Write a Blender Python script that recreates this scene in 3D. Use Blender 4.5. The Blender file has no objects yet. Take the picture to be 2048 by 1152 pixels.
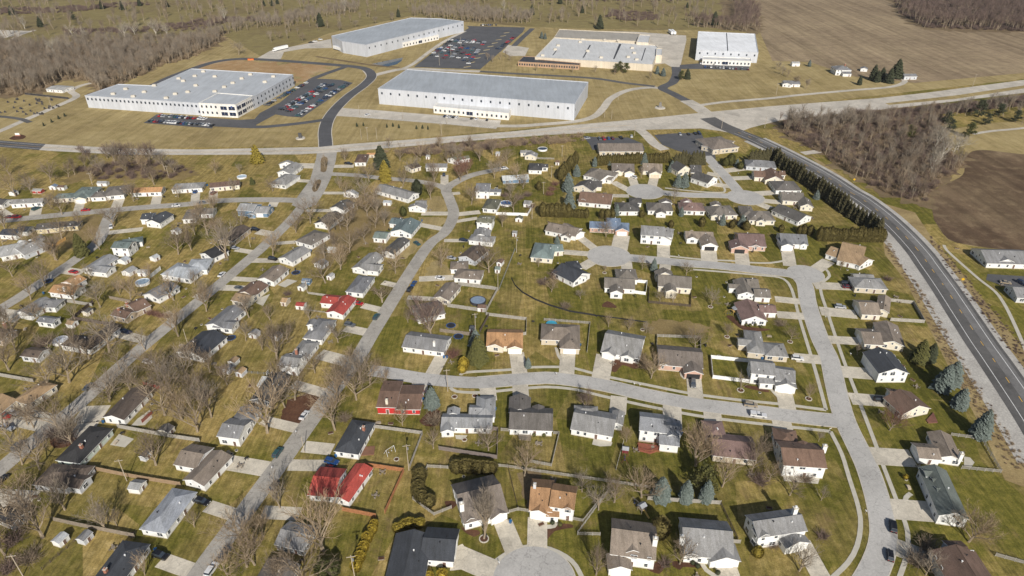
import bpy, math, random
from mathutils import Vector, Matrix
random.seed(7)
RAD = math.radians
scene = bpy.context.scene
col = scene.collection

# ---------------------------------------------------------------- camera, sky, sun, exposure
CAM_H = 165.0
F_PX = 1365.0
PITCH = math.atan((576 + 250) / F_PX)          # below the horizon
cam = bpy.data.cameras.new('camera')
cam.sensor_width = 36.0
cam.lens = 36.0 * F_PX / 2048.0
cam.clip_start = 1.0
cam.clip_end = 9000.0
cam_o = bpy.data.objects.new('camera', cam)
col.objects.link(cam_o)
cam_o.location = (0, 0, CAM_H)
cam_o.rotation_euler = (RAD(90) - PITCH, 0, 0)
scene.camera = cam_o

SUN_EL, SUN_AZ = RAD(33), RAD(169)              # azimuth clockwise from +Y
world = bpy.data.worlds.new('World')
scene.world = world
world.use_nodes = True
wn = world.node_tree
for n in list(wn.nodes): wn.nodes.remove(n)
sky = wn.nodes.new('ShaderNodeTexSky')
sky.sky_type = 'NISHITA'; sky.sun_disc = False
sky.sun_elevation = SUN_EL; sky.sun_rotation = SUN_AZ
sky.air_density = 1.0; sky.dust_density = 1.5
bg = wn.nodes.new('ShaderNodeBackground'); bg.inputs['Strength'].default_value = 0.066
wo = wn.nodes.new('ShaderNodeOutputWorld')
wn.links.new(sky.outputs[0], bg.inputs[0]); wn.links.new(bg.outputs[0], wo.inputs[0])

sun = bpy.data.lights.new('sun', 'SUN')
sun.energy = 4.5; sun.angle = RAD(0.5); sun.color = (1.0, 0.95, 0.875)
sun_o = bpy.data.objects.new('sun', sun)
col.objects.link(sun_o)
sdir = Vector((math.sin(SUN_AZ) * math.cos(SUN_EL), math.cos(SUN_AZ) * math.cos(SUN_EL), math.sin(SUN_EL)))
sun_o.rotation_euler = (-sdir).to_track_quat('-Z', 'Y').to_euler()
sun_o.location = (0, 0, 400)
scene.view_settings.view_transform = 'Standard'
scene.view_settings.look = 'None'
scene.view_settings.exposure = 0.15
scene.view_settings.gamma = 1.0
scene.view_settings.use_curve_mapping = False

# ---------------------------------------------------------------- survey: sight lines of the photograph to places on the ground
ORG = {'P': (0, 0, 1), 'T1': (0, 0, 4), 'T2': (512, 0, 4), 'T3': (1024, 0, 4), 'T4': (1536, 0, 4)}
for k, y in (('A', 288), ('B', 500), ('C', 710), ('D', 927)):
    for i in range(4): ORG[k + str(i + 1)] = (400 * i, y, 5.12)
ORG['A5'] = (1600, 288, 4.5714); ORG['B5'] = (1600, 500, 4.5714)
ORG['C5'] = (1600, 710, 4.5714); ORG['D5'] = (1600, 900, 4.5714)
CT, ST = math.cos(PITCH), math.sin(PITCH)
def px(r, x, y):
    o = ORG[r]
    return (o[0] + x / o[2], o[1] + y / o[2])
def ray(x, y):
    dx = (x - 1024) / F_PX; dy = (576 - y) / F_PX
    return Vector((dx, CT + dy * ST, -ST + dy * CT))
CAMV = Vector((0, 0, CAM_H))
def G(x, y, z=0.0):
    d = ray(x, y)
    if d.z > -0.02: d.z = -0.02
    t = (z - CAM_H) / d.z
    return CAMV + d * t
def g2(x, y):
    v = G(x, y); return (v.x, v.y)
def project(v):
    a = v.y * CT - (v.z - CAM_H) * ST
    b = v.y * ST + (v.z - CAM_H) * CT
    return 1024 + F_PX * v.x / a, 576 - F_PX * b / a

# ---------------------------------------------------------------- materials
MATS = {}
def new_mat(name):
    m = bpy.data.materials.new(name); m.use_nodes = True
    nt = m.node_tree; b = nt.nodes['Principled BSDF']
    return m, nt, b
def N(nt, t, **kw):
    n = nt.nodes.new(t)
    for k, v in kw.items(): setattr(n, k, v)
    return n
def pos_coord(nt, scale=(1, 1, 1), rot=0.0, obj=False):
    if obj:
        s = N(nt, 'ShaderNodeTexCoord').outputs['Object']
    else:
        s = N(nt, 'ShaderNodeNewGeometry').outputs['Position']
    mp = N(nt, 'ShaderNodeMapping')
    mp.inputs['Scale'].default_value = scale; mp.inputs['Rotation'].default_value = (0, 0, rot)
    nt.links.new(s, mp.inputs[0]); return mp.outputs[0]
def noise(nt, vec, scale, detail=4, rough=0.6):
    n = N(nt, 'ShaderNodeTexNoise'); n.inputs['Scale'].default_value = scale
    n.inputs['Detail'].default_value = detail; n.inputs['Roughness'].default_value = rough
    nt.links.new(vec, n.inputs['Vector']); return n.outputs['Fac']
def ramp(nt, fac, stops):
    r = N(nt, 'ShaderNodeValToRGB')
    e = r.color_ramp.elements
    while len(e) < len(stops): e.new(0.5)
    for i, (p, c) in enumerate(stops):
        e[i].position = p; e[i].color = (c[0], c[1], c[2], 1)
    nt.links.new(fac, r.inputs[0]); return r.outputs[0]
def mixc(nt, fac, a, b, mode='MIX'):
    m = N(nt, 'ShaderNodeMix', data_type='RGBA', blend_type=mode)
    for inp, v in ((0, fac), (6, a), (7, b)):
        if hasattr(v, 'links') or hasattr(v, 'is_linked'): nt.links.new(v, m.inputs[inp])
        elif isinstance(v, (int, float)): m.inputs[inp].default_value = v
        else: m.inputs[inp].default_value = (v[0], v[1], v[2], 1)
    return m.outputs[2]
def sc(c, k): return (c[0] * k, c[1] * k, c[2] * k)

def plain(name, c, rough=0.7, metal=0.0, var=0.12, scale=0.8, emit=None):
    if name in MATS: return MATS[name]
    m, nt, b = new_mat(name)
    v = pos_coord(nt)
    n = noise(nt, v, scale, 3)
    nt.links.new(ramp(nt, n, [(0.3, sc(c, 1 - var)), (0.7, sc(c, 1 + var))]), b.inputs['Base Color'])
    b.inputs['Roughness'].default_value = rough; b.inputs['Metallic'].default_value = metal
    MATS[name] = m; return m

def roof_mat(name, c):
    key = 'roof_' + name
    if key in MATS: return MATS[key]
    m, nt, b = new_mat(key)
    v = pos_coord(nt)
    n1 = noise(nt, v, 0.25, 5, 0.6); n2 = noise(nt, v, 3.5, 3, 0.7)
    base = ramp(nt, n1, [(0.3, sc(c, 0.80)), (0.55, c), (0.75, sc(c, 1.16))])
    spk = ramp(nt, n2, [(0.3, (0.72, 0.72, 0.72)), (0.7, (1.22, 1.22, 1.22))])
    c1 = mixc(nt, 1.0, base, spk, 'MULTIPLY')
    st = noise(nt, pos_coord(nt, (0.9, 0.12, 0.12), 0.25), 1.0, 4, 0.7)
    c1 = mixc(nt, 0.8, c1, mixc(nt, 1.0, c1, ramp(nt, st, [(0.35, (0.72, 0.71, 0.68)), (0.6, (1.12, 1.12, 1.13))]), 'MULTIPLY'))
    oi = N(nt, 'ShaderNodeObjectInfo')
    tint = ramp(nt, oi.outputs['Random'], [(0.0, (0.78, 0.79, 0.82)), (1.0, (1.2, 1.17, 1.10))])
    nt.links.new(mixc(nt, 1.0, c1, tint, 'MULTIPLY'), b.inputs['Base Color'])
    b.inputs['Roughness'].default_value = 0.9
    bp = N(nt, 'ShaderNodeBump'); bp.inputs['Strength'].default_value = 0.35; bp.inputs['Distance'].default_value = 0.05
    nt.links.new(n2, bp.inputs['Height']); nt.links.new(bp.outputs[0], b.inputs['Normal'])
    MATS[key] = m; return m

def siding_mat(name, c):
    key = 'siding_' + name
    if key in MATS: return MATS[key]
    m, nt, b = new_mat(key)
    v = pos_coord(nt)
    sx = N(nt, 'ShaderNodeSeparateXYZ'); nt.links.new(v, sx.inputs[0])
    w = N(nt, 'ShaderNodeMath', operation='FRACT')
    w0 = N(nt, 'ShaderNodeMath', operation='MULTIPLY'); w0.inputs[1].default_value = 5.0
    nt.links.new(sx.outputs[2], w0.inputs[0]); nt.links.new(w0.outputs[0], w.inputs[0])
    n1 = noise(nt, v, 0.6, 3)
    base = ramp(nt, n1, [(0.3, sc(c, 0.9)), (0.7, sc(c, 1.06))])
    ln = ramp(nt, w.outputs[0], [(0.0, (0.8, 0.8, 0.8)), (0.2, (1, 1, 1))])
    nt.links.new(mixc(nt, 1.0, base, ln, 'MULTIPLY'), b.inputs['Base Color'])
    b.inputs['Roughness'].default_value = 0.6
    MATS[key] = m; return m

ROOFS = {'grey': (0.225, 0.226, 0.23), 'lgrey': (0.31, 0.315, 0.32), 'dgrey': (0.085, 0.082, 0.08), 'navy': (0.05, 0.056, 0.068),
         'black': (0.035, 0.035, 0.038), 'taupe': (0.215, 0.18, 0.15), 'brown': (0.155, 0.10, 0.075), 'dbrown': (0.10, 0.078, 0.065),
         'orange': (0.41, 0.235, 0.115), 'tan': (0.36, 0.25, 0.145), 'green': (0.16, 0.20, 0.19), 'olive': (0.13, 0.13, 0.095),
         'blue': (0.17, 0.225, 0.31), 'red': (0.40, 0.070, 0.055), 'white': (0.46, 0.485, 0.50), 'plum': (0.185, 0.125, 0.115),
         'metal': (0.36, 0.38, 0.41), 'greybrown': (0.16, 0.145, 0.13), 'teal': (0.15, 0.195, 0.20), 'slate': (0.115, 0.135, 0.13)}
WALLS = {'white': (0.78, 0.78, 0.76), 'cream': (0.72, 0.66, 0.54), 'beige': (0.56, 0.49, 0.38), 'tan': (0.46, 0.37, 0.27),
         'blue': (0.16, 0.25, 0.36), 'red': (0.50, 0.03, 0.03), 'brick': (0.36, 0.17, 0.11), 'grey': (0.20, 0.21, 0.22),
         'lgrey': (0.55, 0.57, 0.60), 'yellow': (0.66, 0.56, 0.35), 'pinkbrick': (0.52, 0.34, 0.27), 'mint': (0.60, 0.68, 0.62), 'barn': (0.35, 0.05, 0.04)}
def RM(k): return roof_mat(k, ROOFS[k])
def WM(k): return siding_mat(k, WALLS[k])
TRIM = plain('white_trim', (0.80, 0.80, 0.79), 0.5)
GLASS = plain('window_glass', (0.035, 0.045, 0.06), 0.12, 0.0, 0.2, 1.2)
DOORW = plain('garage_door_white', (0.82, 0.81, 0.78), 0.5)
DOORT = plain('garage_door_tan', (0.62, 0.50, 0.38), 0.5)
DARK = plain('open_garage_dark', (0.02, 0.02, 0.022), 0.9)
BRICK = plain('chimney_brick', (0.33, 0.14, 0.09), 0.85, 0, 0.25, 3)
CONC = plain('weathered_concrete', (0.50, 0.46, 0.39), 0.9, 0, 0.14, 0.35)
WOOD = plain('weathered_wood', (0.24, 0.20, 0.155), 0.9, 0, 0.22, 1.2)
NEWWOOD = plain('cedar_wood', (0.34, 0.15, 0.065), 0.85, 0, 0.2, 1.2)
YWOOD = plain('pale_new_wood', (0.55, 0.36, 0.12), 0.85, 0, 0.15, 1.2)
VINYL = plain('white_vinyl', (0.78, 0.78, 0.77), 0.45)
METAL = plain('galvanised_metal', (0.42, 0.43, 0.45), 0.45, 0.6)
TYRE = plain('tyre_rubber', (0.02, 0.02, 0.02), 0.85)
POLEW = plain('pole_wood', (0.40, 0.34, 0.26), 0.9, 0, 0.2, 2)

# ---------------------------------------------------------------- object helpers
def mesh(name, verts, faces, mats, midx=None, smooth=False):
    me = bpy.data.meshes.new(name)
    me.from_pydata([tuple(v) for v in verts], [], faces)
    for m in mats: me.materials.append(m)
    if midx is not None: me.polygons.foreach_set('material_index', midx)
    if smooth: me.polygons.foreach_set('use_smooth', [True] * len(faces))
    me.update()
    return me
def obj(name, data, parent=None, loc=None, rot=None, scale=None, slots=None):
    o = bpy.data.objects.new(name, data); col.objects.link(o)
    if parent is not None: o.parent = parent
    if loc is not None: o.location = loc
    if rot is not None: o.rotation_euler = rot
    if scale is not None: o.scale = scale
    if slots:
        for i, m in slots.items():
            o.material_slots[i].link = 'OBJECT'; o.material_slots[i].material = m
    return o
def tag(o, label, cat, group=None):
    o['label'] = label; o['category'] = cat
    if group: o['group'] = group
    return o
def thing(name, label, cat, loc=(0, 0, 0), rz=0.0, group=None, s=1.0):
    o = obj(name, None, None, loc, (0, 0, rz), (s, s, s)); o.empty_display_size = 0.5
    return tag(o, label, cat, group)
class MB:
    def __init__(s): s.v = []; s.f = []; s.m = []
    def add(s, vs, fs, mi=0):
        n = len(s.v); s.v += [tuple(v) for v in vs]
        s.f += [tuple(i + n for i in f) for f in fs]; s.m += [mi] * len(fs)
    def box(s, x0, y0, z0, x1, y1, z1, mi=0):
        s.add([(x0, y0, z0), (x1, y0, z0), (x1, y1, z0), (x0, y1, z0), (x0, y0, z1), (x1, y0, z1), (x1, y1, z1), (x0, y1, z1)],
              [(3, 2, 1, 0), (4, 5, 6, 7), (0, 1, 5, 4), (1, 2, 6, 5), (2, 3, 7, 6), (3, 0, 4, 7)], mi)
    def tube(s, p, q, r0, r1, n=6, mi=0, cap=True):
        p = Vector(p); q = Vector(q); d = (q - p)
        if d.length < 1e-6: return
        d.normalize()
        a = d.orthogonal().normalized(); b = d.cross(a)
        vs = []
        for c, r in ((p, r0), (q, r1)):
            for i in range(n):
                t = 2 * math.pi * i / n
                vs.append(c + a * (r * math.cos(t)) + b * (r * math.sin(t)))
        fs = [(i, (i + 1) % n, n + (i + 1) % n, n + i) for i in range(n)]
        if cap: fs += [tuple(range(n - 1, -1, -1)), tuple(range(n, 2 * n))]
        s.add(vs, fs, mi)
    def prism(s, poly, z0, z1, mi=0, top=None):
        n = len(poly)
        vs = [(x, y, z0) for x, y in poly] + [(x, y, z1) for x, y in poly]
        s.add(vs, [(i, (i + 1) % n, n + (i + 1) % n, n + i) for i in range(n)], mi)
        m = len(s.v)
        s.add([(x, y, z1) for x, y in poly], [tuple(range(n))], mi if top is None else top)
    def mesh(s, name, mats, smooth=False): return mesh(name, s.v, s.f, mats, s.m, smooth)
def ccw(poly):
    a = sum(poly[i][0] * poly[(i + 1) % len(poly)][1] - poly[(i + 1) % len(poly)][0] * poly[i][1] for i in range(len(poly)))
    return poly if a > 0 else poly[::-1]
def smooth_line(pts, step=3.0):
    P = [Vector(p) for p in pts]
    P = [P[0] * 2 - P[1]] + P + [P[-1] * 2 - P[-2]]
    out = []
    for i in range(1, len(P) - 2):
        a, b, c, d = P[i - 1], P[i], P[i + 1], P[i + 2]
        n = max(2, int((c - b).length / step))
        for k in range(n):
            t = k / n
            out.append(0.5 * ((2 * b) + (c - a) * t + (2 * a - 5 * b + 4 * c - d) * t * t + (3 * b - a - 3 * c + d) * t ** 3))
    out.append(P[-2]); return out
def ribbon(name, pts, w, z, m, uvl=None, off=0.0, zs=None, smoothed=True, kind=True, wall=0.0):
    L = smooth_line(pts) if smoothed else [Vector(p) for p in pts]
    vs = []; fs = []
    n = len(L)
    for i, p in enumerate(L):
        t = (L[min(i + 1, n - 1)] - L[max(i - 1, 0)]).normalized()
        nn = Vector((-t.y, t.x))
        a = p + nn * (off + w / 2); b = p + nn * (off - w / 2)
        vs += [(a.x, a.y, z), (b.x, b.y, z)]
    for i in range(n - 1):
        fs.append((2 * i + 1, 2 * i + 3, 2 * i + 2, 2 * i))
    if wall:
        k = len(vs)
        vs += [(x, y, z - wall) for x, y, _ in vs]
        for i in range(n - 1):
            fs.append((2 * i, 2 * i + 2, k + 2 * i + 2, k + 2 * i)); fs.append((2 * i + 3, 2 * i + 1, k + 2 * i + 1, k + 2 * i + 3))
    o = obj(name, mesh(name, vs, fs, [m]))
    if kind: o['kind'] = 'structure'
    return o
def patch(name, pts, z, m, px_in=True, parent=None, rnd=0.0):
    poly = ccw([g2(*p) if px_in else p for p in pts])
    if rnd:
        L = smooth_line([Vector(p) for p in poly + [poly[0]]], 6.0)[:-1]; poly = [(p.x, p.y) for p in L]
    o = obj(name, mesh(name, [(x, y, z) for x, y in poly], [tuple(range(len(poly)))], [m]), parent)
    o['kind'] = 'structure'
    return o
# ---------------------------------------------------------------- ground materials
def grass_mat(name, cols, big=0.012, stripe=None, sstr=0.25):
    m, nt, b = new_mat(name)
    v = pos_coord(nt)
    n1 = noise(nt, v, big, 6, 0.62); n2 = noise(nt, v, 0.11, 5, 0.65); n3 = noise(nt, v, 1.4, 4, 0.7)
    c1 = ramp(nt, n1, [(0.32, cols[0]), (0.5, cols[1]), (0.66, cols[2])])
    c2 = ramp(nt, n2, [(0.30, cols[3]), (0.5, cols[1]), (0.70, cols[2])])
    c = mixc(nt, 0.55, c1, c2)
    c = mixc(nt, 1.0, c, ramp(nt, n3, [(0.25, (0.66, 0.66, 0.66)), (0.75, (1.3, 1.3, 1.25))]), 'MULTIPLY')
    if stripe:
        wv = pos_coord(nt, (stripe[1], stripe[1] * 0.035, 1), stripe[0])
        w = noise(nt, wv, 1.0, 4, 0.7)
        wv2 = pos_coord(nt, (stripe[1] * 0.23, stripe[1] * 0.02, 1), stripe[0] + stripe[2])
        w2 = noise(nt, wv2, 1.0, 3, 0.6)
        sm = mixc(nt, 0.5, ramp(nt, w, [(0.35, (0.55, 0.54, 0.52)), (0.65, (1.42, 1.42, 1.4))]), ramp(nt, w2, [(0.35, (0.7, 0.69, 0.66)), (0.65, (1.28, 1.28, 1.26))]))
        c = mixc(nt, sstr, c, mixc(nt, 1.0, c, sm, 'MULTIPLY'))
    nt.links.new(c, b.inputs['Base Color'])
    b.inputs['Roughness'].default_value = 1.0
    b.inputs['Specular IOR Level'].default_value = 0.1
    return m
def g_lawn(name, green=1.0):
    # lawns: olive green with dry yellow patches, greener towards the east part of town
    m, nt, b = new_mat(name)
    v = pos_coord(nt)
    sx = N(nt, 'ShaderNodeSeparateXYZ'); nt.links.new(v, sx.inputs[0])
    n0 = noise(nt, v, 0.018, 4, 0.6); n1 = noise(nt, v, 0.07, 5, 0.62); n2 = noise(nt, v, 0.35, 5, 0.7); n3 = noise(nt, v, 2.2, 4, 0.75)
    dry = ramp(nt, n2, [(0.28, (0.165, 0.122, 0.044)), (0.5, (0.275, 0.208, 0.074)), (0.72, (0.40, 0.31, 0.135))])
    grn = ramp(nt, n2, [(0.28, (0.072, 0.073, 0.014)), (0.5, (0.130, 0.120, 0.024)), (0.74, (0.215, 0.180, 0.046))])
    f = N(nt, 'ShaderNodeMath', operation='ADD'); nt.links.new(n0, f.inputs[0]); nt.links.new(n1, f.inputs[1])
    g = N(nt, 'ShaderNodeMapRange'); g.inputs['From Min'].default_value = 330; g.inputs['From Max'].default_value = 480
    g.inputs['To Min'].default_value = 0.0; g.inputs['To Max'].default_value = 0.12
    nt.links.new(sx.outputs[1], g.inputs[0])
    vo = N(nt, 'ShaderNodeTexVoronoi'); vo.inputs['Scale'].default_value = 1.0; vo.inputs['Randomness'].default_value = 0.55
    nt.links.new(pos_coord(nt, (1 / 17.0, 1 / 30.0, 1), 0.24 + 1.5708), vo.inputs['Vector'])
    sv = N(nt, 'ShaderNodeSeparateColor'); nt.links.new(vo.outputs['Color'], sv.inputs[0])
    lot = N(nt, 'ShaderNodeMath', operation='MULTIPLY_ADD'); lot.inputs[1].default_value = 0.34; lot.inputs[2].default_value = -0.15
    nt.links.new(sv.outputs[0], lot.inputs[0]); f_ = N(nt, 'ShaderNodeMath', operation='ADD'); nt.links.new(f.outputs[0], f_.inputs[0]); nt.links.new(lot.outputs[0], f_.inputs[1]); f = f_
    f2 = N(nt, 'ShaderNodeMath', operation='ADD'); nt.links.new(f.outputs[0], f2.inputs[0]); nt.links.new(g.outputs[0], f2.inputs[1])
    gx = N(nt, 'ShaderNodeMapRange'); gx.inputs['From Min'].default_value = -90; gx.inputs['From Max'].default_value = 30
    gx.inputs['To Min'].default_value = 0.05; gx.inputs['To Max'].default_value = -0.09; nt.links.new(sx.outputs[0], gx.inputs[0])
    f3 = N(nt, 'ShaderNodeMath', operation='ADD'); nt.links.new(f2.outputs[0], f3.inputs[0]); nt.links.new(gx.outputs[0], f3.inputs[1]); f2 = f3
    fr = ramp(nt, f2.outputs[0], [(0.0, (0, 0, 0)), (0.9, (0, 0, 0)), (1.0, (1, 1, 1))])
    fr2 = N(nt, 'ShaderNodeMapRange'); fr2.inputs['From Min'].default_value = 0.86; fr2.inputs['From Max'].default_value = 1.18
    nt.links.new(f2.outputs[0], fr2.inputs[0])
    c = mixc(nt, fr2.outputs[0], grn, dry)
    nb = noise(nt, pos_coord(nt, (1, 0.55, 1), 0.24), 0.10, 6, 0.72)
    wr = N(nt, 'ShaderNodeMapRange'); wr.inputs['From Min'].default_value = 0.56; wr.inputs['From Max'].default_value = 0.70; wr.inputs['To Max'].default_value = 0.75
    nt.links.new(nb, wr.inputs[0])
    c = mixc(nt, wr.outputs[0], c, (0.21, 0.145, 0.075))
    mow = noise(nt, pos_coord(nt, (1.1, 0.05, 1), -0.24), 1.0, 2, 0.5)
    c = mixc(nt, 1.0, c, ramp(nt, mow, [(0.38, (0.84, 0.85, 0.84)), (0.62, (1.16, 1.15, 1.14))]), 'MULTIPLY')
    c = mixc(nt, 1.0, c, ramp(nt, sv.outputs[1], [(0.0, (0.82, 0.84, 0.80)), (1.0, (1.18, 1.15, 1.18))]), 'MULTIPLY')
    c = mixc(nt, 1.0, c, ramp(nt, n3, [(0.25, (0.56, 0.56, 0.54)), (0.75, (1.42, 1.42, 1.4))]), 'MULTIPLY')
    nt.links.new(c, b.inputs['Base Color']); b.inputs['Roughness'].default_value = 1.0
    b.inputs['Specular IOR Level'].default_value = 0.1
    bp = N(nt, 'ShaderNodeBump'); bp.inputs['Strength'].default_value = 0.5; bp.inputs['Distance'].default_value = 0.12
    nt.links.new(n3, bp.inputs['Height']); nt.links.new(bp.outputs[0], b.inputs['Normal'])
    return m
LAWN = g_lawn('winter_lawn')
MEADOW = grass_mat('dry_meadow', [(0.23, 0.172, 0.082), (0.32, 0.248, 0.118), (0.42, 0.335, 0.175), (0.20, 0.162, 0.062)], 0.02, (-0.35, 0.35, 0.0), 0.6)
ROUGH = grass_mat('rough_grassland', [(0.15, 0.105, 0.07), (0.215, 0.175, 0.075), (0.28, 0.235, 0.11), (0.14, 0.105, 0.06)], 0.009)
STUBBLE = grass_mat('corn_stubble', [(0.18, 0.132, 0.09), (0.27, 0.205, 0.135), (0.37, 0.29, 0.185), (0.18, 0.132, 0.09)], 0.008, (-0.5, 0.16, 0.1), 0.9)
PLOWED = grass_mat('plowed_soil', [(0.075, 0.048, 0.032), (0.115, 0.077, 0.05), (0.27, 0.20, 0.125), (0.08, 0.052, 0.036)], 0.012, (1.45, 0.10, 0.2), 1.0)
LITTER = grass_mat('leaf_litter', [(0.12, 0.085, 0.055), (0.18, 0.13, 0.08), (0.26, 0.20, 0.11), (0.11, 0.09, 0.045)], 0.03)
DIRT = grass_mat('graded_clay', [(0.26, 0.15, 0.07), (0.36, 0.23, 0.115), (0.48, 0.37, 0.24), (0.24, 0.17, 0.09)], 0.02)
THIN = grass_mat('thin_brown_grass', [(0.16, 0.115, 0.05), (0.225, 0.165, 0.075), (0.30, 0.23, 0.11), (0.14, 0.11, 0.04)], 0.06)
MULCH = grass_mat('bark_mulch', [(0.07, 0.035, 0.022), (0.10, 0.05, 0.032), (0.15, 0.08, 0.05), (0.06, 0.035, 0.025)], 0.2)
WEEDS = grass_mat('ditch_weeds', [(0.20, 0.145, 0.075), (0.30, 0.225, 0.11), (0.42, 0.33, 0.175), (0.16, 0.11, 0.06)], 0.05)
GRAVEL = grass_mat('pale_gravel', [(0.36, 0.34, 0.32), (0.42, 0.40, 0.375), (0.50, 0.48, 0.45), (0.30, 0.28, 0.26)], 0.1)
def road_mat(name, c, crack=0.5, patch_s=0.06, mot=1.0):
    m, nt, b = new_mat(name)
    v = pos_coord(nt)
    n1 = noise(nt, v, patch_s, 5, 0.6); n2 = noise(nt, v, 1.8, 4, 0.7)
    base = ramp(nt, n1, [(0.3, sc(c, 0.84)), (0.5, c), (0.72, sc(c, 1.12))])
    base = mixc(nt, 1.0, base, ramp(nt, n2, [(0.3, (0.86, 0.86, 0.86)), (0.7, (1.12, 1.12, 1.12))]), 'MULTIPLY')
    vo = N(nt, 'ShaderNodeTexVoronoi', feature='DISTANCE_TO_EDGE'); vo.inputs['Scale'].default_value = 0.16
    nv = N(nt, 'ShaderNodeMix', data_type='VECTOR'); nn = N(nt, 'ShaderNodeTexNoise'); nn.inputs['Scale'].default_value = 0.5
    nt.links.new(v, nn.inputs['Vector']); nv.inputs[0].default_value = 0.35
    ad = N(nt, 'ShaderNodeVectorMath', operation='MULTIPLY_ADD'); ad.inputs[1].default_value = (4, 4, 4)
    nt.links.new(nn.outputs['Color'], ad.inputs[0]); nt.links.new(v, ad.inputs[2]); nt.links.new(ad.outputs[0], vo.inputs['Vector'])
    cr = ramp(nt, vo.outputs['Distance'], [(0.0, (1 - crack,) * 3), (0.022, (1, 1, 1))])
    pv = N(nt, 'ShaderNodeTexVoronoi'); pv.inputs['Scale'].default_value = 0.11; pv.inputs['Randomness'].default_value = 0.8
    nt.links.new(pos_coord(nt, (1, 1, 1), 0.24), pv.inputs['Vector'])
    ps = N(nt, 'ShaderNodeSeparateColor'); nt.links.new(pv.outputs['Color'], ps.inputs[0])
    base = mixc(nt, 1.0, base, ramp(nt, ps.outputs[0], [(0.0, (1 - .14 * mot,) * 3), (0.25, (1 - .03 * mot,) * 3), (1.0, (1 + .06 * mot,) * 3)]), 'MULTIPLY')
    n5 = noise(nt, v, 0.35, 6, 0.75)
    base = mixc(nt, 1.0, base, ramp(nt, n5, [(0.3, (1 - .2 * mot,) * 3), (0.5, (1.0, 1.0, 1.0)), (0.72, (1 + .12 * mot,) * 3)]), 'MULTIPLY')
    nt.links.new(mixc(nt, 1.0, base, cr, 'MULTIPLY'), b.inputs['Base Color'])
    b.inputs['Roughness'].default_value = 0.92
    return m
ASPH_OLD = road_mat('worn_asphalt', (0.36, 0.335, 0.295), 0.35)
ASPH_NEW = road_mat('pale_asphalt', (0.43, 0.415, 0.39), 0.3, 0.04, 0.45)
ASPH_DARK = road_mat('fresh_asphalt', (0.085, 0.085, 0.09), 0.1)
ASPH_MID = road_mat('highway_asphalt', (0.10, 0.096, 0.092), 0.1)
CONC_ROAD = road_mat('concrete_road', (0.50, 0.455, 0.385), 0.18)
DRIVE = road_mat('concrete_drive', (0.54, 0.49, 0.40), 0.25, 0.15)
WALK = plain('concrete_walk', (0.47, 0.44, 0.37), 0.9, 0, 0.1, 0.5)
PAINT = plain('road_paint_white', (0.72, 0.72, 0.70), 0.7)
PAINTY = plain('road_paint_yellow', (0.60, 0.36, 0.06), 0.7)

S = 'structure'
from mathutils import noise as mnoise
def rpatch(name, pts, z, m, rnd=1):
    L = smooth_line([Vector(g2(*p)) for p in pts + [pts[0]]], 1.6)[:-1]; n = len(L); out = []
    size = max((a - L[0]).length for a in L); amp = min(9.0, 0.07 * size)
    for i, p in enumerate(L):
        t = (L[(i + 1) % n] - L[i - 1]).normalized()
        k = mnoise.fractal(Vector((p.x, p.y, 0)) * (0.9 / amp), 0.9, 2.1, 5) * amp * 1.3
        out.append((p.x - t.y * k, p.y + t.x * k))
    return patch(name, ccw(out), z, m, px_in=False)
def line(*pts): return [Vector(g2(*p)) for p in pts]
gm = MB(); gm.add([(-6000, -600, 0), (6000, -600, 0), (6000, 9000, 0), (-6000, 9000, 0)], [(0, 1, 2, 3)])
o = obj('ground', gm.mesh('ground', [LAWN])); o['kind'] = S

# big ground areas (each sheet a little above the one below)
patch('meadow', [(-700, 300), (-60, 292), (0, 296), (250, 297), (640, 292), (830, 276), (1150, 250), (1420, 224), (1640, 204), (2048, 158), (2700, 110), (2700, -90), (-700, -90)], 0.02, MEADOW)
patch('grassland', [(-900, 112), (0, 96), (200, 84), (440, 66), (520, 112), (600, 88), (660, 66), (820, 32), (930, 44), (1060, 54), (1290, 60), (1400, 60), (1520, 66), (1515, 30), (1500, -5), (1450, -150), (-900, -150)], 0.04, ROUGH)
patch('field', [(1505, -8), (1518, 60), (1545, 122), (1620, 124), (1700, 152), (1830, 166), (2048, 146), (2500, 110), (3000, 40), (3000, -110), (1460, -110)], 0.06, STUBBLE, rnd=0)
patch('meadow', [(1880, 262), (1990, 245), (2300, 235), (2600, 520), (2200, 560), (2060, 505), (1940, 492), (1895, 480), (1880, 460), (1862, 400), (1925, 330), (1930, 300)], 0.03, MEADOW)
patch('field', [(1862, 400), (1872, 378), (1925, 350), (1930, 318), (1958, 300), (2060, 310), (2300, 330), (2400, 520), (2048, 502), (1940, 490), (1896, 478), (1868, 440)], 0.055, PLOWED, rnd=1)
rpatch('forest_floor', [(-500, 110), (0, 88), (90, 92), (200, 80), (350, 84), (440, 62), (452, 78), (390, 112), (330, 128), (250, 165), (200, 190), (168, 165), (130, 165), (90, 185), (0, 196), (-500, 260)], 0.06, LITTER, rnd=1)
rpatch('forest_floor', [(1540, 238), (1700, 228), (1780, 232), (1850, 222), (1905, 245), (1880, 270), (1900, 300), (1932, 335), (1868, 384), (1850, 414), (1790, 400), (1700, 352), (1640, 310), (1560, 268)], 0.065, LITTER, rnd=1)
rpatch('forest_floor', [(1785, 6), (1800, 30), (1850, 58), (2048, 64), (2600, 50), (2600, -60), (1750, -40)], 0.085, LITTER, rnd=1)
rpatch('forest_floor', [(1380, 50), (1470, 62), (1520, 66), (1518, 30), (1500, -10), (1440, -30), (1440, 30)], 0.075, LITTER, rnd=1)
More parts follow.
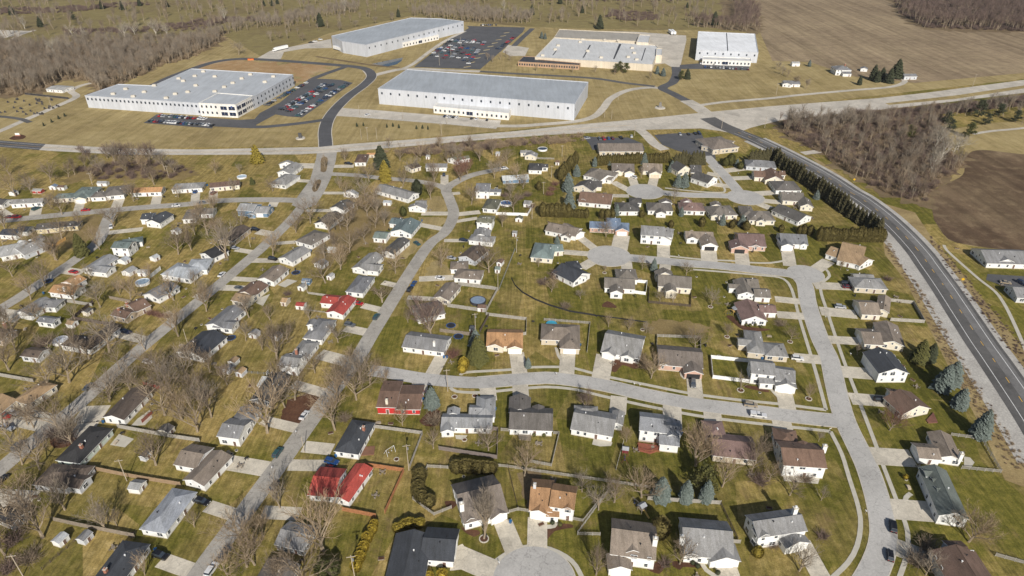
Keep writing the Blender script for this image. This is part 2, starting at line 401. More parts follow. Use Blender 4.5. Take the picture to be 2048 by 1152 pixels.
rpatch('graded_dirt', [(392, 126), (440, 119), (560, 126), (650, 131), (655, 137), (590, 165), (560, 165), (583, 150), (400, 139)], 0.05, DIRT, rnd=1)
rpatch('dirt_patch', [(150, 335), (250, 318), (340, 322), (400, 345), (330, 362), (200, 358), (130, 365)], 0.012, THIN, rnd=1)
rpatch('dirt_patch', [(720, 392), (770, 386), (790, 430), (770, 480), (700, 500), (650, 520), (620, 500), (660, 460), (690, 420)], 0.012, THIN, rnd=1)
rpatch('dirt_patch', [(100, 452), (170, 432), (202, 436), (190, 470), (150, 500), (110, 480)], 0.012, THIN, rnd=1)
for i, pts in enumerate([[(835, 500), (800, 520), (768, 512), (800, 478), (845, 480)], [(845, 400), (880, 392), (893, 420), (840, 425)], [(835, 434), (890, 436), (880, 452), (840, 450)],
        [(575, 800), (625, 785), (650, 795), (600, 850), (560, 840)], [(845, 555), (900, 553), (905, 545), (870, 520)], [(300, 745), (340, 742), (390, 700), (330, 720)]]):
    rpatch('dirt_patch', pts, 0.014, [MEADOW, MEADOW, MEADOW, MULCH, MEADOW, THIN][i], rnd=1)
rpatch('dirt_patch', [(1292, 646), (1330, 640), (1400, 648), (1418, 660), (1380, 672), (1300, 666)], 0.014, THIN, rnd=1)
rpatch('dirt_patch', [(1036, 948), (1072, 940), (1080, 965), (1075, 1010), (1055, 1015)], 0.014, LITTER, rnd=1)
patch('garden_bed', [(160, 880), (140, 892), (108, 896), (100, 878), (125, 865), (152, 868)], 0.016, MULCH, rnd=1)
patch('bare_bed', [(862, 820), (880, 822), (875, 850), (850, 852), (838, 842)], 0.016, MULCH, rnd=1)
# weedy ditch strips beside the big road
patch('ditch', [(1600, 300), (1640, 330), (1700, 372), (1760, 405), (1830, 425), (1860, 470), (1935, 560), (2048, 700), (2110, 770), (2110, 830), (2048, 770), (1920, 600), (1880, 545), (1800, 445), (1700, 362), (1640, 322), (1590, 296)], 0.035, WEEDS, rnd=0)
patch('ditch', [(1762, 460), (1790, 500), (1808, 540), (1835, 560), (1880, 640), (1935, 740), (1985, 820), (2040, 900), (2090, 990), (2010, 960), (1960, 850), (1905, 750), (1860, 660), (1810, 560), (1770, 510)], 0.03, WEEDS, rnd=0)

# ---------------------------------------------------------------- roads
hw_up = [(-300, 262), (-60, 276), (0, 281), (100, 289), (250, 297), (400, 299), (640, 294), (700, 288), (850, 277), (1024, 263), (1150, 250), (1260, 240), (1380, 228), (1420, 224), (1536, 213), (1640, 205), (1750, 197), (1850, 186), (2048, 160), (2400, 112)]
hw_lo = [(2400, 150), (2048, 186), (1900, 204), (1770, 219), (1700, 226), (1560, 241), (1500, 256), (1470, 268), (1440, 262), (1400, 257), (1280, 260), (1100, 270), (1000, 277), (850, 290), (700, 303), (600, 309), (400, 310), (250, 310), (100, 302), (0, 294), (-60, 290), (-300, 276)]
patch('highway', hw_up + hw_lo, 0.10, CONC_ROAD)
patch('highway', [(-300, 262), (-60, 276), (0, 281), (92, 288), (78, 300.5), (0, 294), (-60, 290), (-300, 276)], 0.115, ASPH_DARK)
patch('median', [(1770, 207), (1911, 191), (2048, 171), (2300, 136), (2300, 144), (2048, 177), (1911, 198), (1778, 210)], 0.13, MEADOW)
def hline(a, b, t): return [(a[i][0] * (1 - t) + b[i][0] * t, a[i][1] * (1 - t) + b[i][1] * t) for i in range(len(a))]
up = [(-60, 276), (0, 281), (100, 289), (250, 297), (400, 299), (640, 294), (700, 288), (850, 277), (1024, 263), (1150, 250), (1260, 240)]
lo = [(-60, 290), (0, 294), (100, 302), (250, 310), (400, 310), (640, 307), (700, 303), (850, 290), (1024, 275.5), (1150, 266), (1260, 261)]
for t, mm in ((0.18, PAINT), (0.5, PAINTY), (0.82, PAINT)):
    ribbon('road_marking', line(*hline(up, lo, t)), 0.22, 0.125, mm)
NE = line((1415, 236), (1445, 252), (1476, 265), (1510, 279), (1560, 303), (1617, 333), (1660, 358), (1696, 382), (1725, 399), (1768, 432), (1808, 470), (1841, 507), (1856, 528), (1889, 574), (1924, 627), (1963, 686), (1985, 717), (2033, 787), (2075, 850), (2130, 940))
ribbon('gravel_shoulder', NE[3:], 19.5, 0.08, GRAVEL, off=-0.3)
ribbon('gravel_shoulder', NE[10:], 4.6, 0.078, GRAVEL, off=-11.6)
ribbon('highway', NE, 13.6, 0.118, ASPH_MID)
ribbon('highway_lane', NE[3:], 4.9, 0.124, road_mat('old_lane_asphalt', (0.165, 0.16, 0.155), 0.1), off=3.0)
for off in (3.9, -3.9): ribbon('road_marking', NE[2:], 0.22, 0.132, PAINT, off=off)
L = smooth_line(NE[2:], 1.5)
mb = MB()
acc = 0
for i in range(len(L) - 1):
    acc += (L[i + 1] - L[i]).length
    if acc % 12 < 3.2:
        t = (L[i + 1] - L[i]).normalized(); n = Vector((-t.y, t.x)) * 0.15
        a, b_ = L[i], L[i + 1]
        mb.add([(*(a + n), .134), (*(a - n), .134), (*(b_ - n), .134), (*(b_ + n), .134)], [(0, 1, 2, 3)])
o = obj('road_marking', mb.mesh('road_marking', [PAINTY])); o['kind'] = S

# old streets without kerbs
ST_B = line((370, 1200), (385, 1170), (420, 1118), (503, 1005), (571, 912), (632, 827), (711, 722), (751, 656), (850, 500), (890, 464), (907, 428), (899, 398), (893, 378), (918, 361), (945, 350), (975, 343), (1015, 335))
ribbon('street', ST_B, 6.4, 0.050, ASPH_OLD)
ribbon('street', line((662, 348), (720, 351), (760, 356), (830, 362), (880, 372), (896, 384)), 5.6, 0.054, ASPH_OLD)
ST_A = line((-60, 990), (8, 932), (80, 872), (158, 808), (201, 769), (266, 710), (336, 652), (432, 574), (501, 516), (527, 493), (578, 444), (612, 404))
ribbon('street', ST_A, 6.4, 0.056, ASPH_OLD)
ribbon('street', line((-80, 450), (0, 442), (78, 434), (195, 423), (293, 414.5), (371, 409), (412, 403.5), (478, 400), (570, 400), (612, 403)), 7.0, 0.060, ASPH_OLD)
ribbon('street', line((222, 424), (208, 458), (193, 487), (150, 520), (90, 560), (30, 600), (-40, 640)), 6.4, 0.064, ASPH_OLD)
patch('street', [(583, 410), (620, 360), (632, 318), (634, 305), (674, 303), (672, 320), (662, 356), (648, 385), (632, 410), (606, 420)], 0.068, ASPH_OLD)
patch('median', [(643, 316), (655, 316), (652, 343), (641, 343)], 0.075, LITTER, rnd=1)
patch('median', [(634, 360), (643, 362), (634, 382), (626, 383), (624, 376)], 0.075, LITTER, rnd=1)

# newer streets: a concrete kerb slab 10 cm high with the pale roadway on top
def new_street(pts, w, z=0.108):
    ribbon('kerb', pts, w + 0.6, 0.10, CONC, wall=0.1)
    ribbon('street', pts, w, z, ASPH_NEW)
def disc(name, c, r, z, m, wall=0.0, n=48):
    mb = MB(); poly = [(c[0] + r * math.cos(2 * math.pi * i / n), c[1] + r * math.sin(2 * math.pi * i / n)) for i in range(n)]
    if wall: mb.prism(poly, z - wall, z)
    else: mb.add([(x, y, z) for x, y in poly], [tuple(range(n))])
    o = obj(name, mb.mesh(name, [m])); o['kind'] = S; return o
NA = line((790, 748), (830, 755), (878, 761), (956, 765.5), (1034, 759), (1075, 756.5), (1112, 756.5), (1200, 769), (1298, 791), (1395, 809), (1493, 821), (1600, 834), (1675, 842))
ribbon('kerb', NA[3:], 7.4, 0.10, CONC, wall=0.1)
ribbon('street', line((740, 741), (770, 745)) + NA, 6.8, 0.108, ASPH_NEW)
NB = line((1250, 515), (1317, 521), (1380, 527), (1434, 531), (1532, 542), (1585, 549), (1608, 566), (1617, 609), (1639, 675), (1659, 719), (1672, 776), (1690, 841), (1722, 908), (1738, 944), (1755, 998), (1766, 1053), (1764, 1097), (1742, 1152), (1700, 1215))
new_street(NB, 7.0, 0.112)
NC = line((1412, 312), (1426, 326), (1445, 346), (1466, 370), (1480, 388))
new_street(NC, 6.8, 0.110)
new_street(line((1490, 394), (1434, 391), (1376, 390), (1330, 386), (1290, 382)), 6.8, 0.114)
for c, r in (((1218, 512), 10.8), ((1290, 383), 11.2), ((1491, 395), 10.8), ((1611, 548), 8.4), ((1068, 1163), 11.3)):
    cc = g2(*c)
    disc('kerb', cc, r + 0.35, 0.10, CONC, 0.1); disc('street', cc, r, 0.116, ASPH_NEW)

# sidewalks
for pts in ([(921, 751), (929, 745), (975, 742), (1025, 739), (1050, 735), (1120, 734), (1150, 737), (1187, 747), (1217, 754), (1300, 771), (1376, 786), (1470, 799), (1559, 808), (1600, 813), (1652, 820)],
            [(901, 775), (913, 783), (962, 785), (1028, 779), (1093, 774), (1150, 779), (1200, 791), (1298, 813), (1411, 834), (1550, 851), (1600, 856), (1661, 863)],
            [(1548, 553), (1567, 558), (1583, 578), (1600, 640), (1628, 732), (1652, 820)],
            [(1661, 863), (1683, 907), (1698, 955), (1717, 1016), (1721, 1053), (1714, 1092), (1696, 1125), (1660, 1160)],
            [(1652, 539), (1659, 552), (1641, 575), (1657, 631), (1687, 720), (1714, 791), (1753, 894), (1762, 920), (1801, 1022), (1815, 1064), (1814, 1108), (1797, 1160)],
            [(1386, 539), (1460, 545), (1548, 553)], [(1337, 512), (1405, 519), (1471, 522), (1497, 525), (1540, 526), (1570, 521)],
            [(1417, 331), (1430, 345), (1446, 372), (1450, 382), (1440, 385), (1395, 383), (1330, 376)],
            [(985, 1128), (1000, 1116), (1020, 1104), (1042, 1096), (1068, 1093), (1100, 1098), (1132, 1113), (1152, 1132), (1166, 1160)]):
    ribbon('sidewalk', line(*pts), 1.35, 0.104, WALK, wall=0.1)
ribbon('path', line((1888, 490), (1893, 500), (1920, 525), (1959, 559), (1990, 583), (2009, 609), (2029, 649), (2055, 710), (2080, 780)), 1.5, 0.06, WALK)

# driveways
DR = [(1033, 705, 1040, 750, 6), (1136, 706, 1133, 748, 6), (1210, 710, 1200, 764, 7), (1387, 752, 1392, 802, 5.6), (1568, 784, 1576, 823, 6), (978, 802, 975, 775, 6),
      (1042, 795, 1040, 766, 6), (1235, 828, 1238, 793, 6), (1345, 850, 1344, 812, 6.6), (1428, 856, 1424, 823, 6.2), (1571, 874, 1562, 840, 6.6), (1005, 1042, 1035, 1116, 5.6),
      (1075, 1035, 1074, 1112, 5.8), (908, 1108, 1010, 1152, 7), (1248, 1140, 1260, 1200, 3), (1450, 1128, 1468, 1180, 6), (1602, 1082, 1645, 1160, 5.4),
      (1707, 574, 1628, 571, 6.4), (1712, 629, 1640, 622, 7), (1724, 683, 1655, 679, 5.6), (1744, 748, 1680, 743, 7.2), (1778, 803, 1700, 797, 6.6), (1826, 917, 1738, 911, 8), (1872, 1024, 1775, 1017, 8),
      (1862, 1120, 1780, 1090, 6.5), (1550, 598, 1616, 605, 5), (1553, 629, 1625, 634, 5.5), (1590, 715, 1655, 721, 6), (1327, 488, 1327, 521, 6.5), (1416, 495, 1419, 525, 8), (1482, 499, 1486, 534, 7), (1574, 497, 1580, 533, 6.4),
      (1244, 471, 1238, 500, 8.5), (1657, 522, 1622, 546, 6.5), (1160, 475, 1195, 502, 5), (1128, 504, 1190, 509, 5), (1162, 536, 1195, 517, 6), (1255, 548, 1252, 518, 5.5), (1329, 543, 1332, 521, 5.5),
      (1262, 350, 1272, 378, 5.5), (1309, 353, 1302, 380, 5.8), (1226, 364, 1258, 381, 5.5), (1211, 391, 1258, 392, 4.5), (1414, 347, 1447, 352, 6), (1415, 367, 1460, 373, 6), (1495, 336, 1448, 342, 6.5), (1514, 355, 1463, 357, 6),
      (1553, 385, 1505, 388, 6.5), (1563, 405, 1510, 400, 6), (1541, 417, 1505, 402, 6), (525, 840, 604, 859, 4.6), (665, 899, 607, 893, 5.4), (650, 931, 578, 930, 5), (440, 922, 540, 939, 6.5), (415, 1012, 470, 1030, 4.6), (600, 1028, 525, 1024, 5),
      (322, 1120, 395, 1146, 4.8), (585, 768, 648, 786, 5), (638, 708, 695, 723, 6.5), (690, 656, 740, 666, 5.2), (725, 611, 770, 622, 4.2), (765, 565, 806, 574, 4), (513, 560, 462, 557, 4), (490, 577, 440, 575, 5), (560, 521, 505, 521, 4.6),
      (907, 555, 838, 558, 5), (866, 598, 815, 595, 3.6), (884, 712, 862, 753, 5.5), (839, 787, 840, 760, 6), (960, 424, 912, 429, 5), (955, 436, 912, 443, 3.6), (843, 427, 898, 427, 5), (838, 449, 885, 458, 4.6), (938, 481, 888, 481, 3.6),
      (889, 350, 889, 374, 5), (920, 386, 895, 388, 4), (240, 668, 300, 683, 5), (45, 634, -30, 626, 9), (165, 546, 125, 540, 6), (211, 827, 155, 829, 9), (190, 858, 145, 861, 8), (5, 826, 95, 846, 9), (65, 1002, -30, 996, 8), (285, 458, 212, 466, 5),
      (162, 402, 154, 428, 5), (240, 396, 231, 418, 6), (315, 392, 310, 412, 5.5), (392, 383, 390, 404, 5), (73, 416, 69, 434, 6), (427, 380, 426, 402, 5), (588, 331, 640, 332, 9), (575, 360, 630, 363, 4.5), (544, 414, 550, 401, 5.5),
      (708, 332, 660, 333, 5.5), (687, 386, 645, 386, 4), (662, 421, 612, 421, 4), (515, 463, 560, 471, 6), (592, 484, 545, 487, 3.6), (472, 499, 515, 506, 4), (350, 640, 330, 625, 4), (0, 420, 30, 440, 5), (850, 300, 870, 306, 4), (345, 560, 330, 556, 4), (390, 590, 420, 594, 4.5)]
for x1, y1, x2, y2, w in DR:
    ribbon('driveway', line((x1, y1), (x2, y2)), w, 0.020 if x1 < 760 or (x1 < 965 and y1 < 620) else 0.106, DRIVE, smoothed=False, wall=0.1)
for pts in ([(903, 1098), (925, 1088), (940, 1108), (962, 1120), (1010, 1140), (1002, 1160), (965, 1160), (935, 1138), (900, 1142)],
            [(1222, 718), (1232, 716), (1214, 742), (1196, 742), (1188, 748), (1192, 722)],
            [(1405, 900), (1410, 900), (1411, 902), (1405, 903)]):
    patch('driveway', pts, 0.107, DRIVE)
for pts, w in (([(1112, 695), (1117, 712), (1123, 720)], 1.2), ([(1362, 742), (1364, 752), (1371, 758)], 1.2), ([(1537, 772), (1548, 785), (1558, 795)], 1.3), ([(1402, 1122), (1412, 1140), (1435, 1155)], 1.3), ([(1112, 1043), (1108, 1052), (1092, 1054)], 1.4), ([(1822, 987), (1812, 995), (1810, 1008)], 1.4)):
    ribbon('path', line(*pts), w, 0.10, WALK, wall=0.1)
for pts in ([(1926, 1104), (1948, 1106), (1950, 1120), (1930, 1124)], [(1928, 913), (1940, 915), (1949, 925), (1942, 935), (1928, 933)], [(910, 870), (935, 871), (928, 880), (912, 878)], [(1188, 875), (1225, 885), (1222, 892), (1200, 893), (1184, 889)],
            [(238, 868), (268, 878), (250, 895), (220, 890)], [(1565, 950), (1640, 955), (1636, 968), (1568, 962)], [(575, 558), (595, 562), (570, 575), (555, 570)], [(518, 596), (540, 588), (526, 612), (512, 606)]):
    patch('patio', pts, 0.05, WALK)

# ---------------------------------------------------------------- industrial area pavements
patch('parking_lot', [(501, 247), (520, 226), (560, 205), (618, 158), (652, 158), (682, 160), (706, 166), (604, 235), (575, 233), (551, 229), (512, 250)], 0.08, ASPH_DARK)
patch('parking_lot', [(287, 246), (300, 238), (313, 229), (330, 229), (480, 240), (512, 238), (512, 252), (480, 252), (428, 251), (424, 257)], 0.083, ASPH_DARK)
patch('parking_lot', [(828, 134), (867, 104), (905, 75), (938, 56), (934, 52), (1050, 55), (1046, 64), (1005, 100), (960, 139)], 0.085, ASPH_DARK)
patch('parking_lot', [(676, 220), (683, 216), (724, 219), (737, 219), (1002, 241), (1000, 248), (992, 258), (900, 249), (722, 235), (672, 232)], 0.075, CONC_ROAD)
patch('parking_lot', [(1122, 60), (1278, 64), (1372, 71), (1373, 80), (1360, 136), (1346, 136), (1330, 127), (1300, 130), (1280, 90)], 0.075, CONC_ROAD)
patch('parking_lot', [(1360, 130), (1395, 127), (1500, 129), (1497, 141), (1400, 138), (1358, 138)], 0.08, ASPH_DARK)
patch('parking_lot', [(512, 118), (540, 102), (590, 92), (662, 78), (664, 96), (610, 97), (568, 104), (562, 118), (540, 120)], 0.078, CONC_ROAD)
patch('parking_lot', [(1166, 272), (1215, 276), (1256, 275), (1285, 287), (1290, 300), (1185, 300), (1180, 290)], 0.09, ASPH_DARK)
patch('parking_lot', [(1308, 270), (1345, 267), (1402, 266), (1412, 285), (1428, 305), (1432, 318), (1402, 323), (1388, 312), (1350, 300), (1325, 290)], 0.09, ASPH_DARK)
patch('parking_lot', [(1016, 90), (1040, 93), (1058, 96), (1050, 112), (1020, 112), (1005, 104)], 0.08, CONC_ROAD)
patch('parking_lot', [(1975, 548), (2100, 556), (2130, 590), (2030, 580), (1972, 560)], 0.07, ASPH_DARK)
patch('pond', [(743, 128), (770, 122), (806, 115), (803, 122), (793, 129), (776, 133)], 0.06, plain('pond_water', (0.03, 0.04, 0.05), 0.05), rnd=0)
J1 = line((652, 300), (651, 283), (650, 262), (656, 240), (672, 217), (698, 192), (728, 170), (743, 153), (735, 140), (712, 134), (660, 129), (610, 125), (540, 120), (480, 118), (430, 124), (385, 138), (340, 155), (305, 172))
ribbon('kerb', J1[:9], 10.4, 0.085, CONC, wall=0.08); ribbon('road', J1, 9.2, 0.095, ASPH_DARK)
ribbon('road', line((424, 250), (512, 254), (560, 251), (605, 246), (648, 240)), 6.5, 0.090, ASPH_DARK)
ribbon('road', line((500, 246), (480, 248), (440, 250)), 6.0, 0.0915, ASPH_DARK)
ribbon('road', line((625, 158), (650, 148), (690, 134)), 7.0, 0.088, ASPH_DARK)
ribbon('road', line((744, 152), (770, 145), (800, 139), (840, 138), (900, 141), (960, 143)), 8.0, 0.091, CONC_ROAD)
ribbon('road', line((960, 143), (1024, 147), (1100, 151), (1190, 157), (1250, 166), (1310, 173)), 6.0, 0.092, ASPH_MID)
ribbon('road', line((990, 252), (1040, 252), (1080, 249), (1150, 243), (1188, 233), (1206, 217), (1222, 197), (1255, 181), (1300, 175), (1330, 178)), 6.6, 0.089, CONC_ROAD)
ribbon('road', line((1352, 134), (1353, 150), (1345, 165), (1325, 176), (1345, 187), (1372, 201)), 9.0, 0.096, ASPH_DARK)
ribbon('road', line((1372, 201), (1390, 211), (1410, 225)), 12.0, 0.098, CONC_ROAD)
ribbon('road', line((1392, 212), (1450, 204), (1536, 197), (1600, 190), (1700, 181), (1780, 174), (1808, 165), (1806, 158), (1795, 155)), 5.0, 0.094, CONC_ROAD)
ribbon('road', line((1028, 92), (1042, 78), (1065, 57)), 6.5, 0.092, ASPH_DARK)
ribbon('road', line((800, 140), (826, 128), (858, 104), (890, 82), (930, 62)), 5.0, 0.087, CONC_ROAD)
ribbon('road', line((1275, 256), (1292, 270), (1310, 288), (1330, 300)), 8.0, 0.102, CONC_ROAD)
ribbon('road', line((-60, 285), (0, 262), (50, 240), (110, 214), (152, 194), (142, 182), (160, 172), (182, 166)), 6.0, 0.07, CONC_ROAD)
ribbon('road', line((-40, 232), (0, 233), (40, 238), (60, 245)), 4.5, 0.072, ASPH_MID)
ribbon('road', line((1605, 307), (1635, 303), (1650, 298)), 6.0, 0.09, CONC_ROAD)
patch('parking_lot', [(-40, 58), (60, 62), (48, 68), (0, 78), (-60, 74)], 0.07, CONC_ROAD)
ribbon('road', line((70, 60), (40, 70), (15, 84), (0, 90)), 5.0, 0.072, CONC_ROAD)
ribbon('path', line((1945, 268), (1985, 262), (2030, 258), (2100, 250)), 3.5, 0.07, CONC_ROAD)
ribbon('ditch', line((632, 113), (690, 122), (750, 131), (800, 135)), 5, 0.05, LITTER)
ribbon('ditch', line((1024 - 100, 150), (1024, 155), (1100, 160)), 5, 0.05, LITTER)
# parking bay lines on the pale lot
mb = MB()
for i in range(60):
    t = i / 59
    a = Vector(g2(742 + t * 255, 221 + t * 21)); b_ = Vector(g2(738 + t * 253, 225.5 + t * 21.5))
    d = (b_ - a).normalized(); n = Vector((-d.y, d.x)) * 0.1
    for s_ in (0, 1):
        q = Vector(g2(722 + t * 265, 232 + t * 21)) if s_ else a
        e = q + d * 5
        mb.add([(*(q + n), .088), (*(q - n), .088), (*(e - n), .088), (*(e + n), .088)], [(0, 1, 2, 3)])
o = obj('bay_markings', mb.mesh('bay_markings', [PAINT])); o['kind'] = S
# ---------------------------------------------------------------- house kit
def win_mesh(w, h, shutter=False):
    fb = MB(); t = 0.09
    fb.box(-w/2-t, -.05, -h/2-t, w/2+t, .05, -h/2); fb.box(-w/2-t, -.05, h/2, w/2+t, .05, h/2+t)
    fb.box(-w/2-t, -.05, -h/2, -w/2, .05, h/2); fb.box(w/2, -.05, -h/2, w/2+t, .05, h/2)
    fb.box(-w/2, -.045, -.025, w/2, .04, .025)
    if w > 1.3: fb.box(-.04, -.045, -h/2, .04, .045, h/2)
    pb = MB(); pb.box(-w/2, -.04, -h/2, w/2, .02, h/2)
    return fb.mesh('window_frame', [TRIM]), pb.mesh('window_pane', [GLASS])
WINS = {'s': win_mesh(0.9, 1.25), 'w': win_mesh(1.7, 1.35), 't': win_mesh(0.65, 0.8), 'p': win_mesh(1.8, 1.95)}
def gd_mesh(w):
    b = MB(); n = 4; h = 2.15 / n
    for i in range(n): b.box(-w/2, -.05, i*h + .012, w/2, .05, (i+1)*h - .012)
    b.box(-w/2-.1, -.06, 0, -w/2, .09, 2.27); b.box(w/2, -.06, 0, w/2+.1, .09, 2.27); b.box(-w/2, -.06, 2.15, w/2, .09, 2.27)
    b.box(-w/2, -.06, 0, w/2, .0, 2.15)
    return b.mesh('garage_door', [DOORW])
GD = {2: gd_mesh(4.8), 1: gd_mesh(2.7)}
b = MB(); b.box(-.46, -.04, 0, .46, .05, 2.05); b.box(-.58, -.05, 0, -.46, .07, 2.15, 1); b.box(.46, -.05, 0, .58, .07, 2.15, 1); b.box(-.46, -.05, 2.05, .46, .07, 2.15, 1)
DOORM = b.mesh('door', [plain('door_paint', (0.16, 0.10, 0.08), 0.5), TRIM])
b = MB(); b.box(-.42, -.42, -1.2, .42, .42, 1.2); b.box(-.5, -.5, 1.2, .5, .5, 1.34, 1); b.box(-.2, -.2, 1.34, .2, .2, 1.6)
CHIM = b.mesh('chimney', [BRICK, CONC])
b = MB(); b.tube((0, 0, -.2), (0, 0, .42), .13, .13, 7); b.box(-.2, -.2, .42, .2, .2, .5)
VENTW = b.mesh('roof_vent', [TRIM]); VENTD = b.mesh('roof_vent', [DARK])
b = MB(); b.box(-.16, -.16, -.1, .16, .16, .16); BOXV = b.mesh('roof_vent', [DARK])

class Block: pass
def make_block(r, x1, y1, x2, y2, rx, ry, kind, e, pitch, foot_z=0.0):
    A = G(*px(r, x1, y1), e); B = G(*px(r, x2, y2), e)
    u = Vector((B.x - A.x, B.y - A.y, 0)); L = u.length; u.normalize(); n = Vector((-u.y, u.x, 0))
    R = px(r, rx, ry); d = ray(*R)
    if kind in 'GHFL':
        t = (e - CAM_H + pitch * ((CAMV - A).dot(n))) / (d.z - pitch * d.dot(n))
        X = CAMV + d * t; D = 2 * (X - A).dot(n)
    else:
        zr = e + pitch * L / 2; t = (zr - CAM_H) / d.z; X = CAMV + d * t; D = (X - A).dot(n) + (L / 2 if kind == 'I' else 0)
    D = max(3.5, min(D, 24))
    b = Block(); b.kind = kind; b.e = e; b.pitch = pitch
    if kind in 'GHFL': b.O, b.a, b.La, b.b, b.Lb = A, u, L, n, D
    else: b.O, b.a, b.La, b.b, b.Lb = B, n, D, -u, L
    b.hip = kind in 'HI'
    if b.hip and b.La < b.Lb:
        b.O, b.a, b.La, b.b, b.Lb = b.O + b.a * b.La, b.b, b.Lb, -b.a, b.La
    b.A, b.u, b.L, b.n, b.D = A, u, L, n, D
    b.O = Vector((b.O.x, b.O.y, 0))
    b.c = b.O + b.a * b.La / 2 + b.b * b.Lb / 2
    b.rz = e + pitch * b.Lb / 2
    return b
OV = 0.38
def block_roof(b, mb, c0):
    def W(i, j, z): return b.O + b.a * i + b.b * j + Vector((0, 0, z)) - c0
    e, r, La, Lb, th = b.e, b.rz, b.La, b.Lb, 0.2
    if b.kind == 'L':           # low lean-to
        vs = [W(0, 0, e), W(La, 0, e), W(La, Lb/2, r), W(0, Lb/2, r)]; vs += [v - Vector((0, 0, th)) for v in vs]
        mb.add(vs, [(0, 1, 2, 3)], 0); mb.add(vs, [(7, 6, 5, 4), (4, 5, 1, 0), (5, 6, 2, 1), (6, 7, 3, 2), (7, 4, 0, 3)], 1); return
    if not b.hip:
        pr = [(0, e), (Lb/2, r), (Lb, e)]
        vs = [W(i, j, z) for i in (0, La) for j, z in pr] + [W(i, j, z - th) for i in (0, La) for j, z in pr]
        mb.add(vs, [(0, 3, 4, 1), (1, 4, 5, 2)], 0)
        mb.add(vs, [(7, 10, 9, 6), (8, 11, 10, 7), (6, 9, 3, 0), (2, 5, 11, 8), (0, 1, 7, 6), (1, 2, 8, 7), (4, 3, 9, 10), (5, 4, 10, 11)], 1)
        mb.tube(W(0, Lb/2, r), W(La, Lb/2, r), .09, .09, 4, 0)
    else:
        k = Lb / 2
        vs = [W(0, 0, e), W(La, 0, e), W(La, Lb, e), W(0, Lb, e), W(k, k, r), W(La - k, k, r)]
        vs2 = vs + [v - Vector((0, 0, th)) for v in vs[:4]]
        if La - 2 * k > .05: fs = [(0, 1, 5, 4), (1, 2, 5), (2, 3, 4, 5), (3, 0, 4)]
        else: fs = [(0, 1, 4), (1, 2, 4), (2, 3, 4), (3, 0, 4)]
        mb.add(vs2, fs, 0)
        mb.add(vs2, [(6, 7, 1, 0), (7, 8, 2, 1), (8, 9, 3, 2), (9, 6, 0, 3), (9, 8, 7, 6)], 1)
def block_wall(b, mb, c0):
    o = OV; zt = b.e - 0.2 + b.pitch * o - 0.012
    def W(i, j, z): return b.O + b.a * i + b.b * j + Vector((0, 0, z)) - c0
    x0, x1, y0, y1 = o, b.La - o, o, b.Lb - o
    if b.kind == 'L': y1 = b.Lb / 2
    vs = [W(x0, y0, 0), W(x1, y0, 0), W(x1, y1, 0), W(x0, y1, 0)]
    if b.kind == 'L': zt2 = b.rz - .22
    else: zt2 = zt
    vs += [W(x0, y0, zt), W(x1, y0, zt), W(x1, y1, zt2), W(x0, y1, zt2)]
    mb.add(vs, [(0, 1, 5, 4), (1, 2, 6, 5), (2, 3, 7, 6), (3, 0, 4, 7)], 0)
    if not b.hip and b.kind != 'L':
        for i in (x0, x1):
            t = [W(i, y0, zt), W(i, y1, zt), W(i, b.Lb/2, b.rz - .22)]
            mb.add(t, [(0, 1, 2)] if i == x1 else [(2, 1, 0)], 0)
    # skirt: dark foundation line
    vs = [W(x0-.03, y0-.03, 0), W(x1+.03, y0-.03, 0), W(x1+.03, y1+.03, 0), W(x0-.03, y1+.03, 0)]
    vs += [v + Vector((0, 0, .32)) for v in vs]
    mb.add(vs, [(0, 1, 5, 4), (1, 2, 6, 5), (2, 3, 7, 6), (3, 0, 4, 7), (4, 5, 6, 7)], 1)
def inside(bs, skip, p, z, pad=0.15):
    for q in bs:
        if q is skip: continue
        d = p - q.O; i = d.dot(q.a); j = d.dot(q.b)
        if OV - pad < i < q.La - OV + pad and OV - pad < j < q.Lb - OV + pad and z < q.rz: return True
    return False
HOUSES = []          # (centre pixel, world xy, label)
